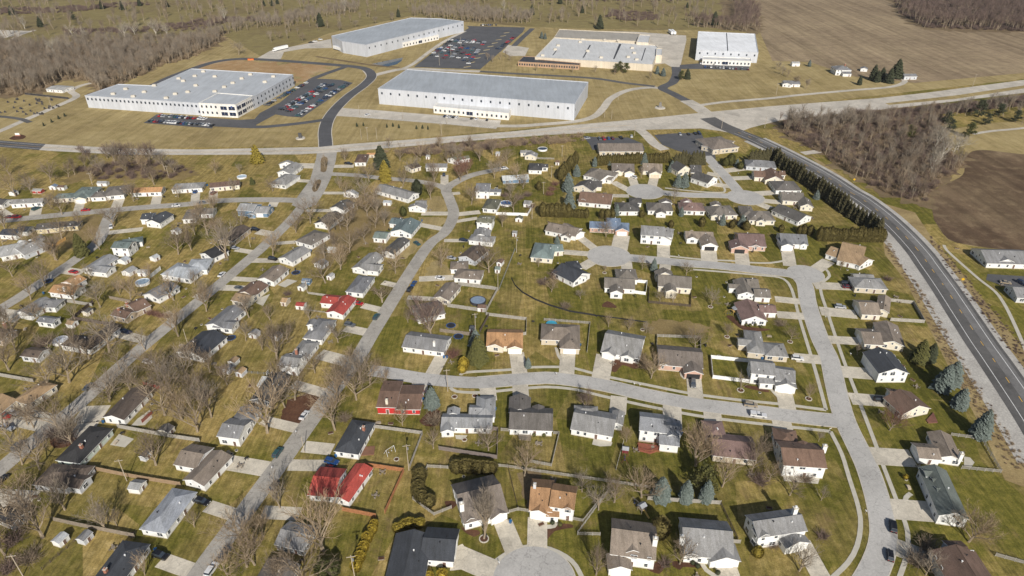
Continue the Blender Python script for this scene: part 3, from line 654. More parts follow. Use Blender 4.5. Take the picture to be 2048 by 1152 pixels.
def building(name, label, cat, roof, wall, blocks, gar=(), chim=(), windows=True, vents=2, group=None, wallmats=None, pitch=0.36, door=True, vent_white=True):
    bs = []
    for k in blocks:
        kind, r, x1, y1, x2, y2, rx, ry = k[:8]
        e = k[8] if len(k) > 8 else 2.75
        p = k[9] if len(k) > 9 else pitch
        bb = make_block(r, x1, y1, x2, y2, rx, ry, kind, e + 0.004 * len(bs), p + 0.0013 * len(bs))
        bb.wall = k[10] if len(k) > 10 else wall; bb.roof = k[11] if len(k) > 11 else roof
        bs.append(bb)
    def touch(s_, t_):
        for i in range(9):
            for j in range(9):
                d = s_.O + s_.a * (s_.La * i / 8) + s_.b * (s_.Lb * j / 8) - t_.O
                if .8 < d.dot(t_.a) < t_.La - .8 and .8 < d.dot(t_.b) < t_.Lb - .8: return True
        return False
    for k_, b in list(enumerate(bs))[1:]:          # wings butt against the house they belong to
        others = [q for q in bs if q is not b]
        if not any(touch(b, q) or touch(q, b) for q in others):
            q = min(others, key=lambda q: (q.c - b.c).length); d = (q.c - b.c).normalized(); d.z = 0
            for _ in range(30):
                b.O = b.O + d * .25; b.c = b.c + d * .25
                if touch(b, q) or touch(q, b): break
    c0 = sum((b.c for b in bs), Vector((0, 0, 0))) / len(bs); c0.z = 0
    root = thing(name, label, cat, c0, 0, group)
    rnd = random.Random(label)
    for key in dict.fromkeys(b.roof for b in bs):
        mb = MB()
        for b in bs:
            if b.roof == key: block_roof(b, mb, c0)
        ro = obj('roof', mb.mesh('roof', [RM(key), TRIM]), root)
    for key in dict.fromkeys(b.wall for b in bs):
        mb = MB()
        for b in bs:
            if b.wall == key: block_wall(b, mb, c0)
        obj('wall', mb.mesh('wall', [WM(key), CONC]), root)
    doors = 0 if door else 9
    for bi, b in enumerate(bs):
        g = [q for q in gar if q[0] == bi]
        sides = [(Vector((0, 0, 0)) + b.O + b.a * OV + b.b * OV, b.a, b.La - 2*OV, -b.b), (b.O + b.a * (b.La - OV) + b.b * OV, b.b, b.Lb - 2*OV, b.a),
                 (b.O + b.a * (b.La - OV) + b.b * (b.Lb - OV), -b.a, b.La - 2*OV, b.b), (b.O + b.a * OV + b.b * (b.Lb - OV), -b.b, b.Lb - 2*OV, -b.a)]
        for si, (p0, du, ln, nn) in enumerate(sides):
            rot = math.atan2(du.y, du.x)
            mid = p0 + du * ln / 2
            if g:
                fu = b.u; front = (nn.dot(-b.n) > .99)
                side = g[0][1] if len(g[0]) > 1 else 'f'
                hit = (side == 'f' and front) or (side == 'r' and nn.dot(b.u) > .99) or (side == 'l' and nn.dot(-b.u) > .99) or (side == 'b' and nn.dot(b.n) > .99)
                if hit:
                    wd = 2 if ln > 5.2 else 1
                    pos = mid + nn * 0.06 - c0
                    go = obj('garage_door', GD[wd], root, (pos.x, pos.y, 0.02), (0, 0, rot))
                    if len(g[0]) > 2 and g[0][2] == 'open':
                        go.material_slots[0].link = 'OBJECT'; go.material_slots[0].material = DARK  # open garage: the door panel is coloured dark for the shade inside
                    if len(g[0]) > 2 and g[0][2] == 'tan':
                        go.material_slots[0].link = 'OBJECT'; go.material_slots[0].material = DOORT
                    continue
            if not windows: continue
            if nn.dot((CAMV - mid).normalized()) < -0.35 and b.e > 0 and ln > 3 and rnd.random() < .3: continue
            if ln < 2.2: continue
            nw = max(1, int(ln / 3.3)); 
            rows = (1.55,) if b.e < 4.2 else (1.5, 4.3)
            for zr in rows:
                for i in range(nw):
                    f = (i + 0.5) / nw + rnd.uniform(-.05, .05)
                    p = p0 + du * (ln * f)
                    if inside(bs, b, p + nn * .3, zr): continue
                    if b.e < 2.3: continue
                    if doors < 1 and zr < 2 and si in (0, 1) and i == nw // 2 and ln > 5 and nn.dot((CAMV - mid).normalized()) > .1:
                        q = p + nn * .05 - c0
                        obj('door', DOORM, root, (q.x, q.y, .1), (0, 0, rot)); doors += 1; continue
                    k = rnd.choice('sswt' if zr < 2 else 'ssw')
                    q = p + nn * .05 - c0
                    w = obj('window', WINS[k][0], root, (q.x, q.y, zr), (0, 0, rot))
                    obj('pane', WINS[k][1], w)
            if not b.hip and b.rz - b.e > 1.7 and b.kind != 'L' and abs(nn.dot(b.a)) > .9 and b.e > 2.3:
                q = mid + nn * .03 - c0
                if not inside(bs, b, mid + nn * .3, b.e + .5):
                    w = obj('gable_window', WINS['t'][0], root, (q.x, q.y, b.e + .35), (0, 0, rot)); obj('pane', WINS['t'][1], w)
        for _ in range(vents if b.La * b.Lb > 50 else vents // 2):
            i = rnd.uniform(.25, .75) * b.La; j = rnd.uniform(.15, .42) * b.Lb
            if rnd.random() < .25: j = b.Lb - j
            if b.kind == 'L': continue
            jj = min(j, b.Lb - j); z = b.e + b.pitch * (jj if not b.hip else min(jj, i, b.La - i))
            q = b.O + b.a * i + b.b * j
            if inside(bs, b, q, z + .1): continue
            q = q - c0
            obj('roof_vent', rnd.choice([VENTW, VENTW, VENTD, BOXV] if vent_white else [VENTD, BOXV]), root, (q.x, q.y, z))
    for c in chim:
        P_ = px(*c[:3]); X = G(P_[0], P_[1], bs[0].rz + .3) - c0
        o = obj('chimney', CHIM, root, (X.x, X.y, bs[0].rz - .3), (0, 0, math.atan2(bs[0].a.y, bs[0].a.x)))
        if len(c) > 3: o.material_slots[0].link = 'OBJECT'; o.material_slots[0].material = WM(c[3])
        if len(c) > 4: o.scale = (1.5, 1.2, c[4])
    HOUSES.append((project(c0), (c0.x, c0.y), label, bs))
    return root
NAMES = 'house'
def HS(label, roof, wall, blocks, **kw):
    return building(kw.pop('name', 'house'), label, 'house', roof, wall, blocks, **kw)
def SHED(label, roof, wall, kind, r, x1, y1, x2, y2, rx, ry, e=2.0, pitch=0.45, cat='shed', name='shed', group=None):
    bs = [(kind, r, x1, y1, x2, y2, rx, ry, e, pitch)]
    b = make_block(r, x1, y1, x2, y2, rx, ry, kind, e, pitch)
    b.La = min(b.La, 8); b.Lb = min(b.Lb, 5.5)
    c0 = b.O + b.a * b.La / 2 + b.b * b.Lb / 2; b.c = c0
    global OV; ov = OV; OV = 0.15
    root = thing(name, label, cat, c0, 0, group)
    m = MB(); b.rz = e + pitch * b.Lb / 2; block_roof(b, m, c0); obj('roof', m.mesh('roof', [RM(roof), TRIM]), root)
    m = MB(); block_wall(b, m, c0); obj('wall', m.mesh('wall', [WM(wall), CONC]), root)
    nn = -b.n if abs(b.n.y) > .5 else b.u
    best = max([(b.b * -1, b.a, b.Lb/2), (b.a, b.b, b.La/2), (b.b, -b.a, b.Lb/2), (-b.a, -b.b, b.La/2)], key=lambda q: q[0].dot((CAMV - c0)))
    q = best[0] * (best[2] - OV + .04)
    obj('door', DOORM, root, (q.x, q.y, .05), (0, 0, math.atan2(best[1].y, best[1].x)), (.95, 1, .82))
    OV = ov
    return root
# ---------------------------------------------------------------- older neighbourhood, west
HS('long white carport ranch on the upper left street', 'grey', 'white', [('G','A1',100,618,430,600,300,560)], gar=[])
HS('dark roofed house clipped by the upper left edge', 'dgrey', 'white', [('G','A1',-150,610,20,625,-20,565)])
HS('hipped grey-green roofed ranch with front garage gable', 'green', 'cream', [('H','A1',535,562,745,552,640,508), ('H','A1',700,548,915,545,820,445), ('T','A1',745,572,880,562,805,490)], gar=[(2,)])
HS('long brown-grey hipped ranch behind the white backyard shed', 'greybrown', 'white', [('H','A1',1040,540,1270,520,1150,435), ('H','A1',918,550,1080,542,1010,490)])
HS('small ranch with orange-tan roof behind a bare tree', 'orange', 'white', [('G','A1',1330,503,1650,492,1530,445)], door=True)
HS('grey hipped ranch beside the blue car driveway', 'grey', 'white', [('H','A1',1750,470,2070,452,1900,402)])
HS('ranch with faded pink-brown roof and maroon car in front', 'brown', 'cream', [('G','A2',95,452,405,422,250,385)])
HS('two-gabled house facing the divided entrance street', 'grey', 'white', [('T','A2',785,292,925,306,870,172,3.2), ('T','A2',800,200,965,200,880,152,3.0), ('I','A2',705,410,870,432,845,315)], gar=[(2,'r')])
HS('small brick-orange roofed bungalow near the highway junction', 'brown', 'white', [('I','A2',1578,192,1700,190,1640,105)])
HS('long white house right of the evergreen pair', 'grey', 'white', [('G','A2',1780,470,2130,568,1950,440)])
HS('little white gabled house half hidden by tree crowns', 'lgrey', 'white', [('T','A2',1460,500,1600,520,1530,475)])
HS('dark roofed house with a white garage', 'dgrey', 'white', [('T','A2',1325,655,1470,682,1500,560)], gar=[(0,)])
HS('black roofed gabled house beside the mulched tree', 'black', 'white', [('T','A2',1165,815,1330,840,1440,690)])
HS('light grey roofed house with blue siding on the corner', 'lgrey', 'blue', [('G','A2',370,675,545,690,480,612,3.9), ('G','A2',500,705,690,712,620,640,2.75), ('T','A2',478,722,560,728,535,690,2.4)], gar=[(1,)])
HS('grey-brown roofed house below the upper street bend', 'greybrown', 'white', [('H','A1',1860,775,2005,765,1930,680), ('G','A1',1990,722,2180,715,2080,662)])
HS('charcoal split-level house with brick base on the corner lot', 'navy', 'white', [('G','A1',1430,775,1545,772,1470,712,3.2), ('T','A1',1545,812,1700,828,1650,685,3.2)])
HS('dark brown roofed ranch with black car beside it', 'dbrown', 'tan', [('G','A2',335,1005,525,860,380,870)])
HS('black roofed ranch with round bush at its gable', 'black', 'white', [('T','B2',-10,40,128,92,150,-75)])
HS('white ranch with navy roof at the left edge', 'navy', 'white', [('G','A1',-20,930,160,940,60,875), ('G','A1',150,900,275,900,200,850)])
HS('yellowish ranch with mottled grey roof by the orange fence', 'dgrey', 'yellow', [('G','A1',355,880,605,860,500,810), ('H','A1',600,850,800,840,720,795)])
HS('long grey roofed house above the dead end lane', 'grey', 'lgrey', [('G','A1',250,1140,490,1040,300,1010)])
HS('white two-storey house with moss green roof', 'green', 'white', [('G','A1',1130,1065,1310,1072,1220,1000,5.0), ('H','A1',1270,1010,1485,975,1390,938)])
HS('pale roofed white ranch beside the red sports car', 'lgrey', 'white', [('T','B1',838,195,1000,218,1130,38), ('T','B1',1085,238,1190,165,930,160)], gar=[(0,)])
HS('white metal roofed ranch with white fence panel', 'white', 'white', [('H','B1',1640,250,1940,302,1800,160), ('H','B1',1880,215,2120,205,1980,110)])
HS('orange roofed white ranch with round turbine vents', 'orange', 'white', [('G','B1',490,432,742,464,625,365), ('G','B1',770,362,895,290,745,285)], chim=[('B1',655,395,'white')])
HS('large grey L-shaped ranch', 'grey', 'white', [('T','B1',150,642,310,675,440,470), ('I','B1',560,592,668,500,470,510)], gar=[(0,)])
HS('detached white garage with flat grey gable roof', 'grey', 'white', [('G','B1',365,732,535,755,450,690)], door=False)
HS('brown-grey roofed brick house clipped by the left edge', 'dbrown', 'tan', [('T','B1',20,932,175,818,-60,740)], chim=[('B1',45,760)])
HS('brown roofed tan brick ranch with dark red hedge', 'brown', 'tan', [('T','B1',1290,705,1415,622,1150,620), ('G','B1',1400,632,1560,560,1400,525)], chim=[('B1',1215,605),('B1',1298,545)])
HS('dark hipped house beside the white round pool', 'dbrown', 'white', [('H','B1',610,975,925,1025,770,905), ('G','B1',925,1025,1235,795,1030,850)])
HS('small dark roofed house above the white board fence', 'dbrown', 'lgrey', [('G','B1',200,1088,385,1108,300,1020)])
HS('mottled grey ranch with round backyard pool deck', 'grey', 'white', [('G','B1',1620,505,1845,375,1660,372), ('T','B1',1455,462,1620,500,1560,360)])
HS('slate blue roofed ranch with white rear porch', 'navy', 'white', [('T','P',352,704,405,716,438,661)], )
HS('weathered grey ranch with garage gable by the trampoline', 'grey', 'white', [('T','B2',48,768,240,806,350,552), ('T','B2',325,812,405,722,180,700)], gar=[(0,)])
HS('orange and brown roofed ranch with parked grey sedan', 'tan', 'cream', [('G','B2',312,515,480,548,420,450), ('G','B2',560,480,708,362,580,330,2.75,0.36,'cream','brown')])
HS('taupe roofed ranch with long rear patio', 'taupe', 'white', [('T','B2',575,300,755,330,820,148)])
HS('grey roofed white ranch with black car at its garage', 'grey', 'white', [('T','B2',795,85,945,128,1000,-60)], gar=[(0,'l')])
HS('grey-brown hipped ranch with a blue bin at its corner', 'greybrown', 'white', [('I','A2',970,992,1140,1040,1170,905)])
HS('blue-grey roofed ranch with a rear wing near the dirt yard', 'grey', 'white', [('T','B2',1548,186,1710,218,1765,10), ('T','B2',1822,222,1882,145,1660,110)])
HS('small grey hipped ranch with orange shrubs along its side', 'grey', 'white', [('I','B2',1485,426,1668,446,1705,285)])
HS('bright red metal roofed white ranch in the middle of the block', 'red', 'white', [('T','B2',1283,642,1465,668,1545,460), ('G','B2',1225,543,1400,558,1330,478)])
HS('grey hipped ranch just below the red metal roof', 'grey', 'white', [('I','B2',1048,902,1245,925,1300,735), ('T','B2',1085,772,1180,775,1180,700)], chim=[('B2',1145,795,'white')])
HS('grey tri-level house above the slender yard tree', 'grey', 'white', [('G','C2',792,105,990,128,900,20,4.6), ('I','C2',905,20,1085,45,1115,-125)], chim=[('C2',985,-45)])
HS('dark grey ranch under the sprawling bare tree', 'dgrey', 'grey', [('T','C2',505,462,720,490,850,175), ('L','C2',570,298,640,302,690,200,2.5,.05,'white','white')])
HS('grey split-level with red mulch beds along the front', 'grey', 'white', [('G','C2',165,832,395,862,340,712,3.9), ('T','C2',300,700,520,718,590,510)])
HS('dark brown roofed ranch with cedar patio fence', 'dbrown', 'white', [('T','C1',1045,640,1270,668,1480,320)])
HS('long charcoal ranch with mint green trim', 'black', 'mint', [('I','C1',562,1078,815,1112,985,800)], chim=[('C1',830,932)])
HS('tan hipped house at the left edge', 'tan', 'cream', [('I','C1',130,465,290,512,345,300), ('G','C1',-70,640,140,470,20,370)])
HS('beige-grey roofed house with cluttered back patio', 'taupe', 'white', [('T','D1',1868,168,2090,235,2230,-150), ('G','C1',1745,1100,1985,1145,1880,960)])
HS('weathered brown-black roofed house with rear sunroom', 'dbrown', 'lgrey', [('H','D1',325,218,680,262,570,85), ('T','D1',800,340,938,197,690,210), ('H','D1',640,110,890,125,760,45)])
HS('ranch with ribbed silver metal hip roof', 'metal', 'white', [('I','D1',1422,672,1695,720,1808,345)])
HS('charcoal hipped ranch at the bottom edge with brick chimney', 'navy', 'white', [('I','D1',860,1300,1165,1345,1335,905)], chim=[('D1',1080,1095)])
HS('red metal roofed house with rock garden at its side', 'red', 'white', [('T','D2',1340,345,1525,400,1605,-25), ('G','D2',1090,325,1370,350,1220,130)])
HS('dark slate hipped ranch with swing frame behind', 'navy', 'white', [('I','C2',1368,985,1622,1022,1680,735)], chim=[('C2',1675,745)])
HS('square grey house beneath the giant bare tree', 'grey', 'grey', [('G','D2',755,830,1060,900,930,690)])
HS('dim grey-brown roof cut by the bottom edge', 'greybrown', 'grey', [('T','D2',480,1330,830,1400,850,955)])
HS('brown roofed barn-red house beside the curving street', 'brown', 'red', [('G','C2',1800,535,2010,540,1925,370,3.4,.16), ('G','C3',-40,560,222,562,110,400,2.7,.2)], chim=[('C2',1912,470,'cream')])
HS('white ranch with slate roof above the curving street', 'grey', 'white', [('G','B3',15,992,450,1050,300,900)], chim=[('B3',350,950,'white')])
HS('plum brown roofed house behind the dense maroon tree', 'greybrown', 'white', [('G','B3',180,712,470,650,330,560)])
HS('beige flat-looking roof beside the fenced round pool', 'taupe', 'cream', [('T','B3',330,488,500,522,520,318)])
HS('beige hipped ranch with curled rear walk', 'taupe', 'white', [('H','B3',545,285,825,308,680,212), ('H','B3',512,200,700,196,620,128)])
HS('dark roofed ranch under a leaning bare tree', 'dbrown', 'lgrey', [('T','B3',590,72,770,120,750,-72)])
HS('grey-violet roofed ranch with a navy car on its drive', 'grey', 'white', [('H','A3',695,985,950,1012,830,942), ('T','A3',740,945,915,955,855,850)])
HS('white two-storey box house with olive-beige roof', 'olive', 'white', [('G','A3',778,802,942,815,870,762,4.8), ('H','A3',820,745,982,748,900,692)])
HS('olive roofed hip house beside the blue round pool', 'olive', 'white', [('I','A3',840,660,990,672,900,565)])
HS('white house with grey roof and glazed side porch', 'grey', 'white', [('G','A3',768,488,915,492,850,405,4.6), ('L','A3',915,492,1040,494,980,460,2.6,.1)])
HS('pale blue metal roofed house behind the bare crown', 'white', 'blue', [('G','A3',1050,372,1325,357,1200,318)])
HS('dark hipped house left of the small red-roofed shed', 'dgrey', 'white', [('H','A3',1312,268,1455,272,1390,198), ('G','A3',1440,242,1520,242,1480,205)])
HS('white gabled house below the dark round pool', 'grey', 'cream', [('T','A3',1272,122,1395,132,1320,68), ('G','A3',1180,60,1300,62,1250,35)])
HS('white gable front house left of the red-brown tree', 'olive', 'white', [('T','A3',475,152,590,182,560,128), ('G','A3',590,168,720,145,640,128)])
HS('white ranch with blue car at the street end', 'grey', 'white', [('G','A3',258,242,480,242,370,200)])
HS('cream gabled house in the shade of tall roadside trees', 'dbrown', 'cream', [('T','A3',42,228,118,262,120,165)])
HS('white cross-gabled house with the brown lawn', 'grey', 'white', [('G','A3',150,628,268,628,215,582), ('T','A3',38,702,220,716,120,640)])
HS('teal roofed white house on the inside of the bend', 'teal', 'white', [('T','P',779,464,823,469,836,436)])
HS('white bungalow with teal roof above the round evergreen', 'teal', 'white', [('G','A2',1930,812,2048,830,2000,762)])
HS('small white cottage with deep green roof', 'green', 'white', [('G','A2',1765,962,1905,974,1840,903)])
HS('dark roofed ranch beside the small green-roofed cottage', 'dgrey', 'white', [('T','A2',1850,1108,1985,1135,2060,945)])
HS('brown-roofed ranch under the orange leaf shrubs', 'greybrown', 'white', [('G','A2',0,702,125,712,60,655)]) if False else None
HS('pale roofed ranch at the left edge below the navy roof', 'lgrey', 'white', [('G','P',0,515,62,503,30,488)])
HS('dark gabled house at the lower left corner', 'black', 'grey', [('G','D1',-80,560,120,640,20,470)])

# ---------------------------------------------------------------- newer neighbourhood, east
HS('orange shingled ranch with cream gables on the curved street', 'orange', 'cream', [('G','B3',880,985,1258,992,1050,845), ('T','B3',890,985,1060,1005,975,925,2.75), ('T','B3',1095,1012,1258,1015,1180,905)], gar=[(2,)], pitch=.42)
HS('taupe hipped ranch with light blue backyard pool', 'taupe', 'beige', [('H','B3',1438,918,1845,935,1640,790), ('I','B3',1632,1008,1845,1018,1735,850)], gar=[(1,)], pitch=.42)
HS('slate grey roofed house with two white front gables', 'grey', 'white', [('G','B4',5,1040,410,1115,250,885), ('T','B4',8,1048,155,1092,110,985), ('T','B4',205,1092,350,1118,280,1020)], gar=[(1,)], pitch=.45)
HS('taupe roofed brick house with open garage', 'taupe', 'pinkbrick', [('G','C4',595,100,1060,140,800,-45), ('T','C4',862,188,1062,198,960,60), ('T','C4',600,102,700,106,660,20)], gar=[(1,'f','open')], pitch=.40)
HS('white two-storey house by the white vinyl fence', 'grey', 'white', [('G','C4',1545,188,1800,215,1690,78,5.2), ('G','C4',1790,260,2005,290,1900,150,4.0), ('T','C4',1795,318,2020,345,1900,200,3.0), ('L','C4',1635,290,1790,300,1740,235,2.9,.3)], gar=[(2,)], pitch=.45)
HS('grey hip-roofed ranch with sunroom and covered boat', 'grey', 'beige', [('I','B4',1510,1048,1700,1068,1640,850), ('H','B4',1690,1082,1935,1098,1810,978), ('G','B4',1415,972,1560,985,1480,915)], pitch=.42)
HS('plum brown gabled house with yellow wood play deck', 'plum', 'white', [('T','B4',1450,722,1718,728,1570,498), ('G','B4',1640,642,1815,648,1740,568)], pitch=.42)
HS('grey gabled house inside the upper street corner', 'greybrown', 'white', [('T','B4',1408,458,1600,468,1500,280), ('G','B4',1600,488,1772,498,1700,410), ('G','B4',1320,392,1450,398,1380,350), ('G','B4',1520,395,1640,398,1580,300)], pitch=.42)
HS('grey-brown house with bowed window and white gated yard', 'greybrown', 'white', [('G','B4',42,388,360,405,200,290), ('T','B4',100,440,240,448,175,345,3.1), ('I','B4',172,305,392,308,285,200)], pitch=.5)
HS('greybrown house with arched gable window and dark fence', 'greybrown', 'cream', [('G','B4',592,370,940,398,760,265,3.2), ('T','B4',672,428,792,432,735,335,3.6), ('T','B4',572,268,755,268,660,175,3.2)], pitch=.5)
HS('black roofed white house standing alone on the big lawn', 'navy', 'white', [('G','B3',1558,228,1775,338,1690,150), ('T','B3',1772,338,1922,272,1730,190), ('I','B3',1740,200,1870,185,1810,115)], pitch=.45)
HS('teal roofed house left of the cul-de-sac circle', 'teal', 'cream', [('H','A3',1332,1160,1565,1180,1470,1030), ('G','A3',1560,1105,1680,1098,1620,1030)], pitch=.42)
HS('taupe cross-roofed house with blue spruce in front', 'taupe', 'white', [('G','A3',1480,885,1800,950,1650,830), ('T','A3',1795,942,1898,905,1700,800), ('T','A3',1640,945,1740,965,1700,890)], gar=[(1,)], pitch=.42)
HS('blue roofed brick house with pale blue garage door', 'blue', 'pinkbrick', [('G','A4',-110,860,300,880,100,800), ('T','A4',155,892,300,896,235,810), ('I','A4',80,795,225,800,160,750)], gar=[(1,)], pitch=.45)
HS('white two-storey house with grey roof and picket fence', 'grey', 'white', [('G','A4',415,932,660,950,560,842,5.2), ('G','A4',600,940,740,960,680,860,4.4), ('T','A4',580,985,738,992,660,895,2.9)], gar=[(2,)], pitch=.5)
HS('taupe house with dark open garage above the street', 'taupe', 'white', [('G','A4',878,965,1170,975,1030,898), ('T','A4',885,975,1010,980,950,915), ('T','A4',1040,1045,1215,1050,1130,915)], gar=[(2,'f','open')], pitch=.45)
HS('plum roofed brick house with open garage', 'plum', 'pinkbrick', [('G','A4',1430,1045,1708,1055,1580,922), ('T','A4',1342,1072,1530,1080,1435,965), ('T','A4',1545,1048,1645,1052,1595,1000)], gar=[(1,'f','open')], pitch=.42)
HS('blue-grey roofed white house with single dormer', 'grey', 'white', [('G','A4',1855,1020,2135,1035,1990,922), ('T','A4',1855,1048,1990,1052,1920,945), ('T','A4',2050,1035,2130,1038,2090,985)], gar=[(1,)], pitch=.45)
HS('tan roofed sprawling house with gravel shoulder behind', 'tan', 'white', [('G','A5',335,1062,560,1112,420,905), ('T','A5',548,1118,680,1065,470,930), ('G','A5',230,1005,400,1062,330,950)], pitch=.42)
HS('dark roofed house between evergreen hedges and the circle', 'dgrey', 'white', [('H','A4',170,690,415,692,290,600), ('I','A4',300,598,432,605,370,548)], pitch=.42)
HS('grey roofed house with small white sunroom', 'greybrown', 'white', [('H','A4',488,682,752,690,620,602), ('T','A4',572,712,682,716,630,655), ('T','A4',610,605,745,608,680,550)], pitch=.42)
HS('faded red roofed white house on the inner loop', 'plum', 'white', [('H','A4',822,682,1080,690,950,598), ('T','A4',820,592,940,595,880,540)], pitch=.45)
HS('grey roofed loop house with glazed corner porch', 'greybrown', 'cream', [('H','A4',1138,738,1415,728,1270,635), ('T','A4',1145,738,1228,742,1190,690), ('T','A4',1135,635,1250,640,1200,580)], pitch=.42)
HS('grey-taupe house with broad white sunroom windows', 'greybrown', 'cream', [('H','A4',1525,782,1800,788,1665,685), ('T','A4',1598,795,1705,800,1650,748), ('I','A4',1460,735,1600,740,1530,635)], pitch=.45)
HS('dark charcoal angled house by the right hand circle', 'dgrey', 'white', [('G','A4',1752,680,2030,800,1900,640)], pitch=.42)
HS('dark house with cream gable facing the east lawn', 'greybrown', 'cream', [('G','A4',1870,580,2100,590,1990,495), ('T','A4',2050,640,2190,650,2150,540)], pitch=.5)
HS('grey hipped ranch on the east side of the loop', 'greybrown', 'white', [('H','A4',1800,475,2070,478,1940,378)], pitch=.42)
HS('brown roofed house with big cream gable', 'brown', 'cream', [('G','A4',1580,340,1700,345,1650,275), ('T','A4',1690,372,1890,382,1750,240), ('G','A4',1840,320,1905,322,1870,275)], pitch=.5)
HS('light grey hipped house nearest the dark evergreen wall', 'grey', 'lgrey', [('H','A4',1495,228,1810,250,1650,165)], pitch=.4)
HS('dark two-gable house beside a pair of blue spruces', 'dgrey', 'cream', [('T','A4',800,285,942,260,890,152,3.4), ('G','A4',930,292,1045,295,980,215)], pitch=.6)
HS('dark roofed house with angled white gable', 'dgrey', 'white', [('G','A4',925,345,1105,405,1040,295,3.2)], pitch=.5)
HS('taupe twin-gable house at the north circle', 'taupe', 'cream', [('G','A4',120,278,355,285,230,200), ('T','A4',145,285,230,290,185,240), ('T','A4',248,298,358,302,305,235)], gar=[(2,)], pitch=.45)
HS('taupe house with pale brick garage door at the north circle', 'taupe', 'cream', [('G','A4',435,275,640,285,560,200), ('T','A4',502,308,632,312,590,200)], gar=[(1,'f','tan')], pitch=.45)
HS('grey hip house on the west side of the north circle', 'greybrown', 'white', [('H','P',1166,351,1222,361,1195,337), ('T','P',1200,362,1230,354,1192,345)], pitch=.42)
HS('dark grey cross-gabled house behind the tall spruces', 'dgrey', 'cream', [('T','A3',1772,442,1972,484,1905,350), ('G','A3',1950,440,2070,442,2010,378)], pitch=.42)
HS('brown roofed house with white porch west of the circle', 'brown', 'white', [('G','P',1156,404,1222,410,1190,386), ('T','P',1154,400,1178,404,1168,390)], pitch=.38)
HS('grey hip house with two cars in the drive', 'grey', 'beige', [('H','B5',500,345,808,362,660,265), ('G','B5',500,275,690,282,600,225)], pitch=.42)
HS('taupe house with vinyl fence and white boxy yard', 'taupe', 'cream', [('T','B5',692,548,818,578,640,375), ('G','B5',518,600,700,608,610,490)], gar=[(1,'l')], pitch=.42)
HS('taupe house above the black-roofed white one', 'taupe', 'cream', [('T','B5',725,850,965,885,790,642), ('G','B5',588,862,770,872,680,752)], gar=[(1,'l')], pitch=.38)
HS('black roofed white two-storey house with long dormers', 'navy', 'white', [('T','C5',720,172,1002,170,800,-75,4.6,.42), ('T','C5',880,10,725,75,800,-20,5.6,.2)][:1], gar=[(0,'l')], pitch=.42)
HS('brown roofed cream house behind the pinkish round tree', 'brown', 'cream', [('T','C5',935,548,1200,490,1010,288), ('G','C5',832,428,960,445,890,338)], gar=[(1,'l')], pitch=.45)
HS('taupe roofed white house with chimney and fenced yard', 'taupe', 'white', [('T','C5',1258,938,1492,972,1250,680), ('G','C5',1050,955,1260,972,1160,860)], gar=[(1,'l')], chim=[('C5',1472,920,'white',1.3)], pitch=.42)
HS('green-grey roofed white house with two dormers', 'slate', 'white', [('T','D5',1268,600,1552,640,1325,140,3.9,.5), ('G','D5',1150,245,1225,250,1190,205,4.6,.5), ('G','D5',1225,318,1300,322,1262,275,4.6,.5), ('G','D5',1265,405,1345,408,1305,360,4.6,.5), ('L','D5',1520,545,1560,500,1395,400,4.9,.3)][:4], gar=[])
HS('brown roofed house at the lower right corner', 'brown', 'lgrey', [('T','D5',1400,1290,1850,1300,1670,865,4.2,.45), ('G','D5',1475,1080,1640,1085,1560,990,4.2), ('G','D5',1380,960,1560,965,1460,862,3.2)])
HS('white two-storey house with tall chimney at bottom right', 'grey', 'white', [('G','D4',1618,765,2130,690,1880,548,5.2,.5), ('T','D4',1618,770,1760,735,1660,680,5.1,.5), ('T','P',1572,1098,1622,1086,1598,1046,3.0,.45)], gar=[(2,)], chim=[('D4',1990,500,'white',2.0)])
HS('grey roofed white house with a two-car garage', 'grey', 'white', [('G','D4',852,942,1380,990,1060,670,3.3,.55), ('T','D4',855,945,1030,950,935,870,3.2,.45), ('T','D4',1125,1012,1448,1005,1250,780,3.0,.42)], gar=[(2,)], chim=[('D4',840,770,'white',1.3)])
HS('taupe roofed white house with gabled dormer at the bottom', 'taupe', 'white', [('G','D4',100,930,575,995,300,685,4.4,.5), ('T','D4',265,912,415,912,335,790,5.0,.5), ('T','D4',80,1088,335,1092,200,890,3.0,.42)], gar=[(2,)], chim=[('D4',565,790,'white',1.3)])
HS('orange shingled two-storey house at the bottom cul-de-sac', 'orange', 'white', [('G','D3',1525,442,1785,482,1670,285,5.2,.45), ('G','D3',1318,480,1560,500,1440,245,3.6,.5), ('T','D3',1315,492,1525,535,1435,385,3.2,.45), ('T','D3',1650,465,1785,482,1710,370,5.1,.45), ('L','D3',1495,545,1632,552,1560,490,2.8,.3)], gar=[(2,)], chim=[('D3',1380,222,'lgrey')])
HS('taupe house behind the tall fan-shaped bare tree', 'taupe', 'white', [('G','D3',655,622,1112,502,790,265,3.2,.5), ('T','D3',655,615,800,560,700,520,3.1,.5), ('T','D3',930,580,1115,505,960,440,3.0,.45)], gar=[(2,)], chim=[('D3',630,430,'white',1.3)])
HS('large charcoal roofed house at the bottom edge', 'navy', 'white', [('T','D3',-170,1240,240,1260,250,675,3.1,.4), ('G','D3',200,985,552,1010,420,770,3.0,.4)], gar=[(1,'r')])
HS('light grey roofed white house with cross gables', 'lgrey', 'white', [('G','C3',415,745,945,755,700,640), ('T','C3',412,792,560,785,490,680), ('I','C3',770,640,975,640,865,455), ('T','C3',468,605,600,608,535,515), ('G','C3',700,625,840,628,790,540)], pitch=.42)
HS('taupe grey house with wide rear slope and pergola patio', 'greybrown', 'white', [('G','C3',1112,762,1565,780,1340,592), ('T','C3',1110,590,1340,595,1225,392), ('T','C3',1352,590,1482,592,1420,520)], pitch=.45)
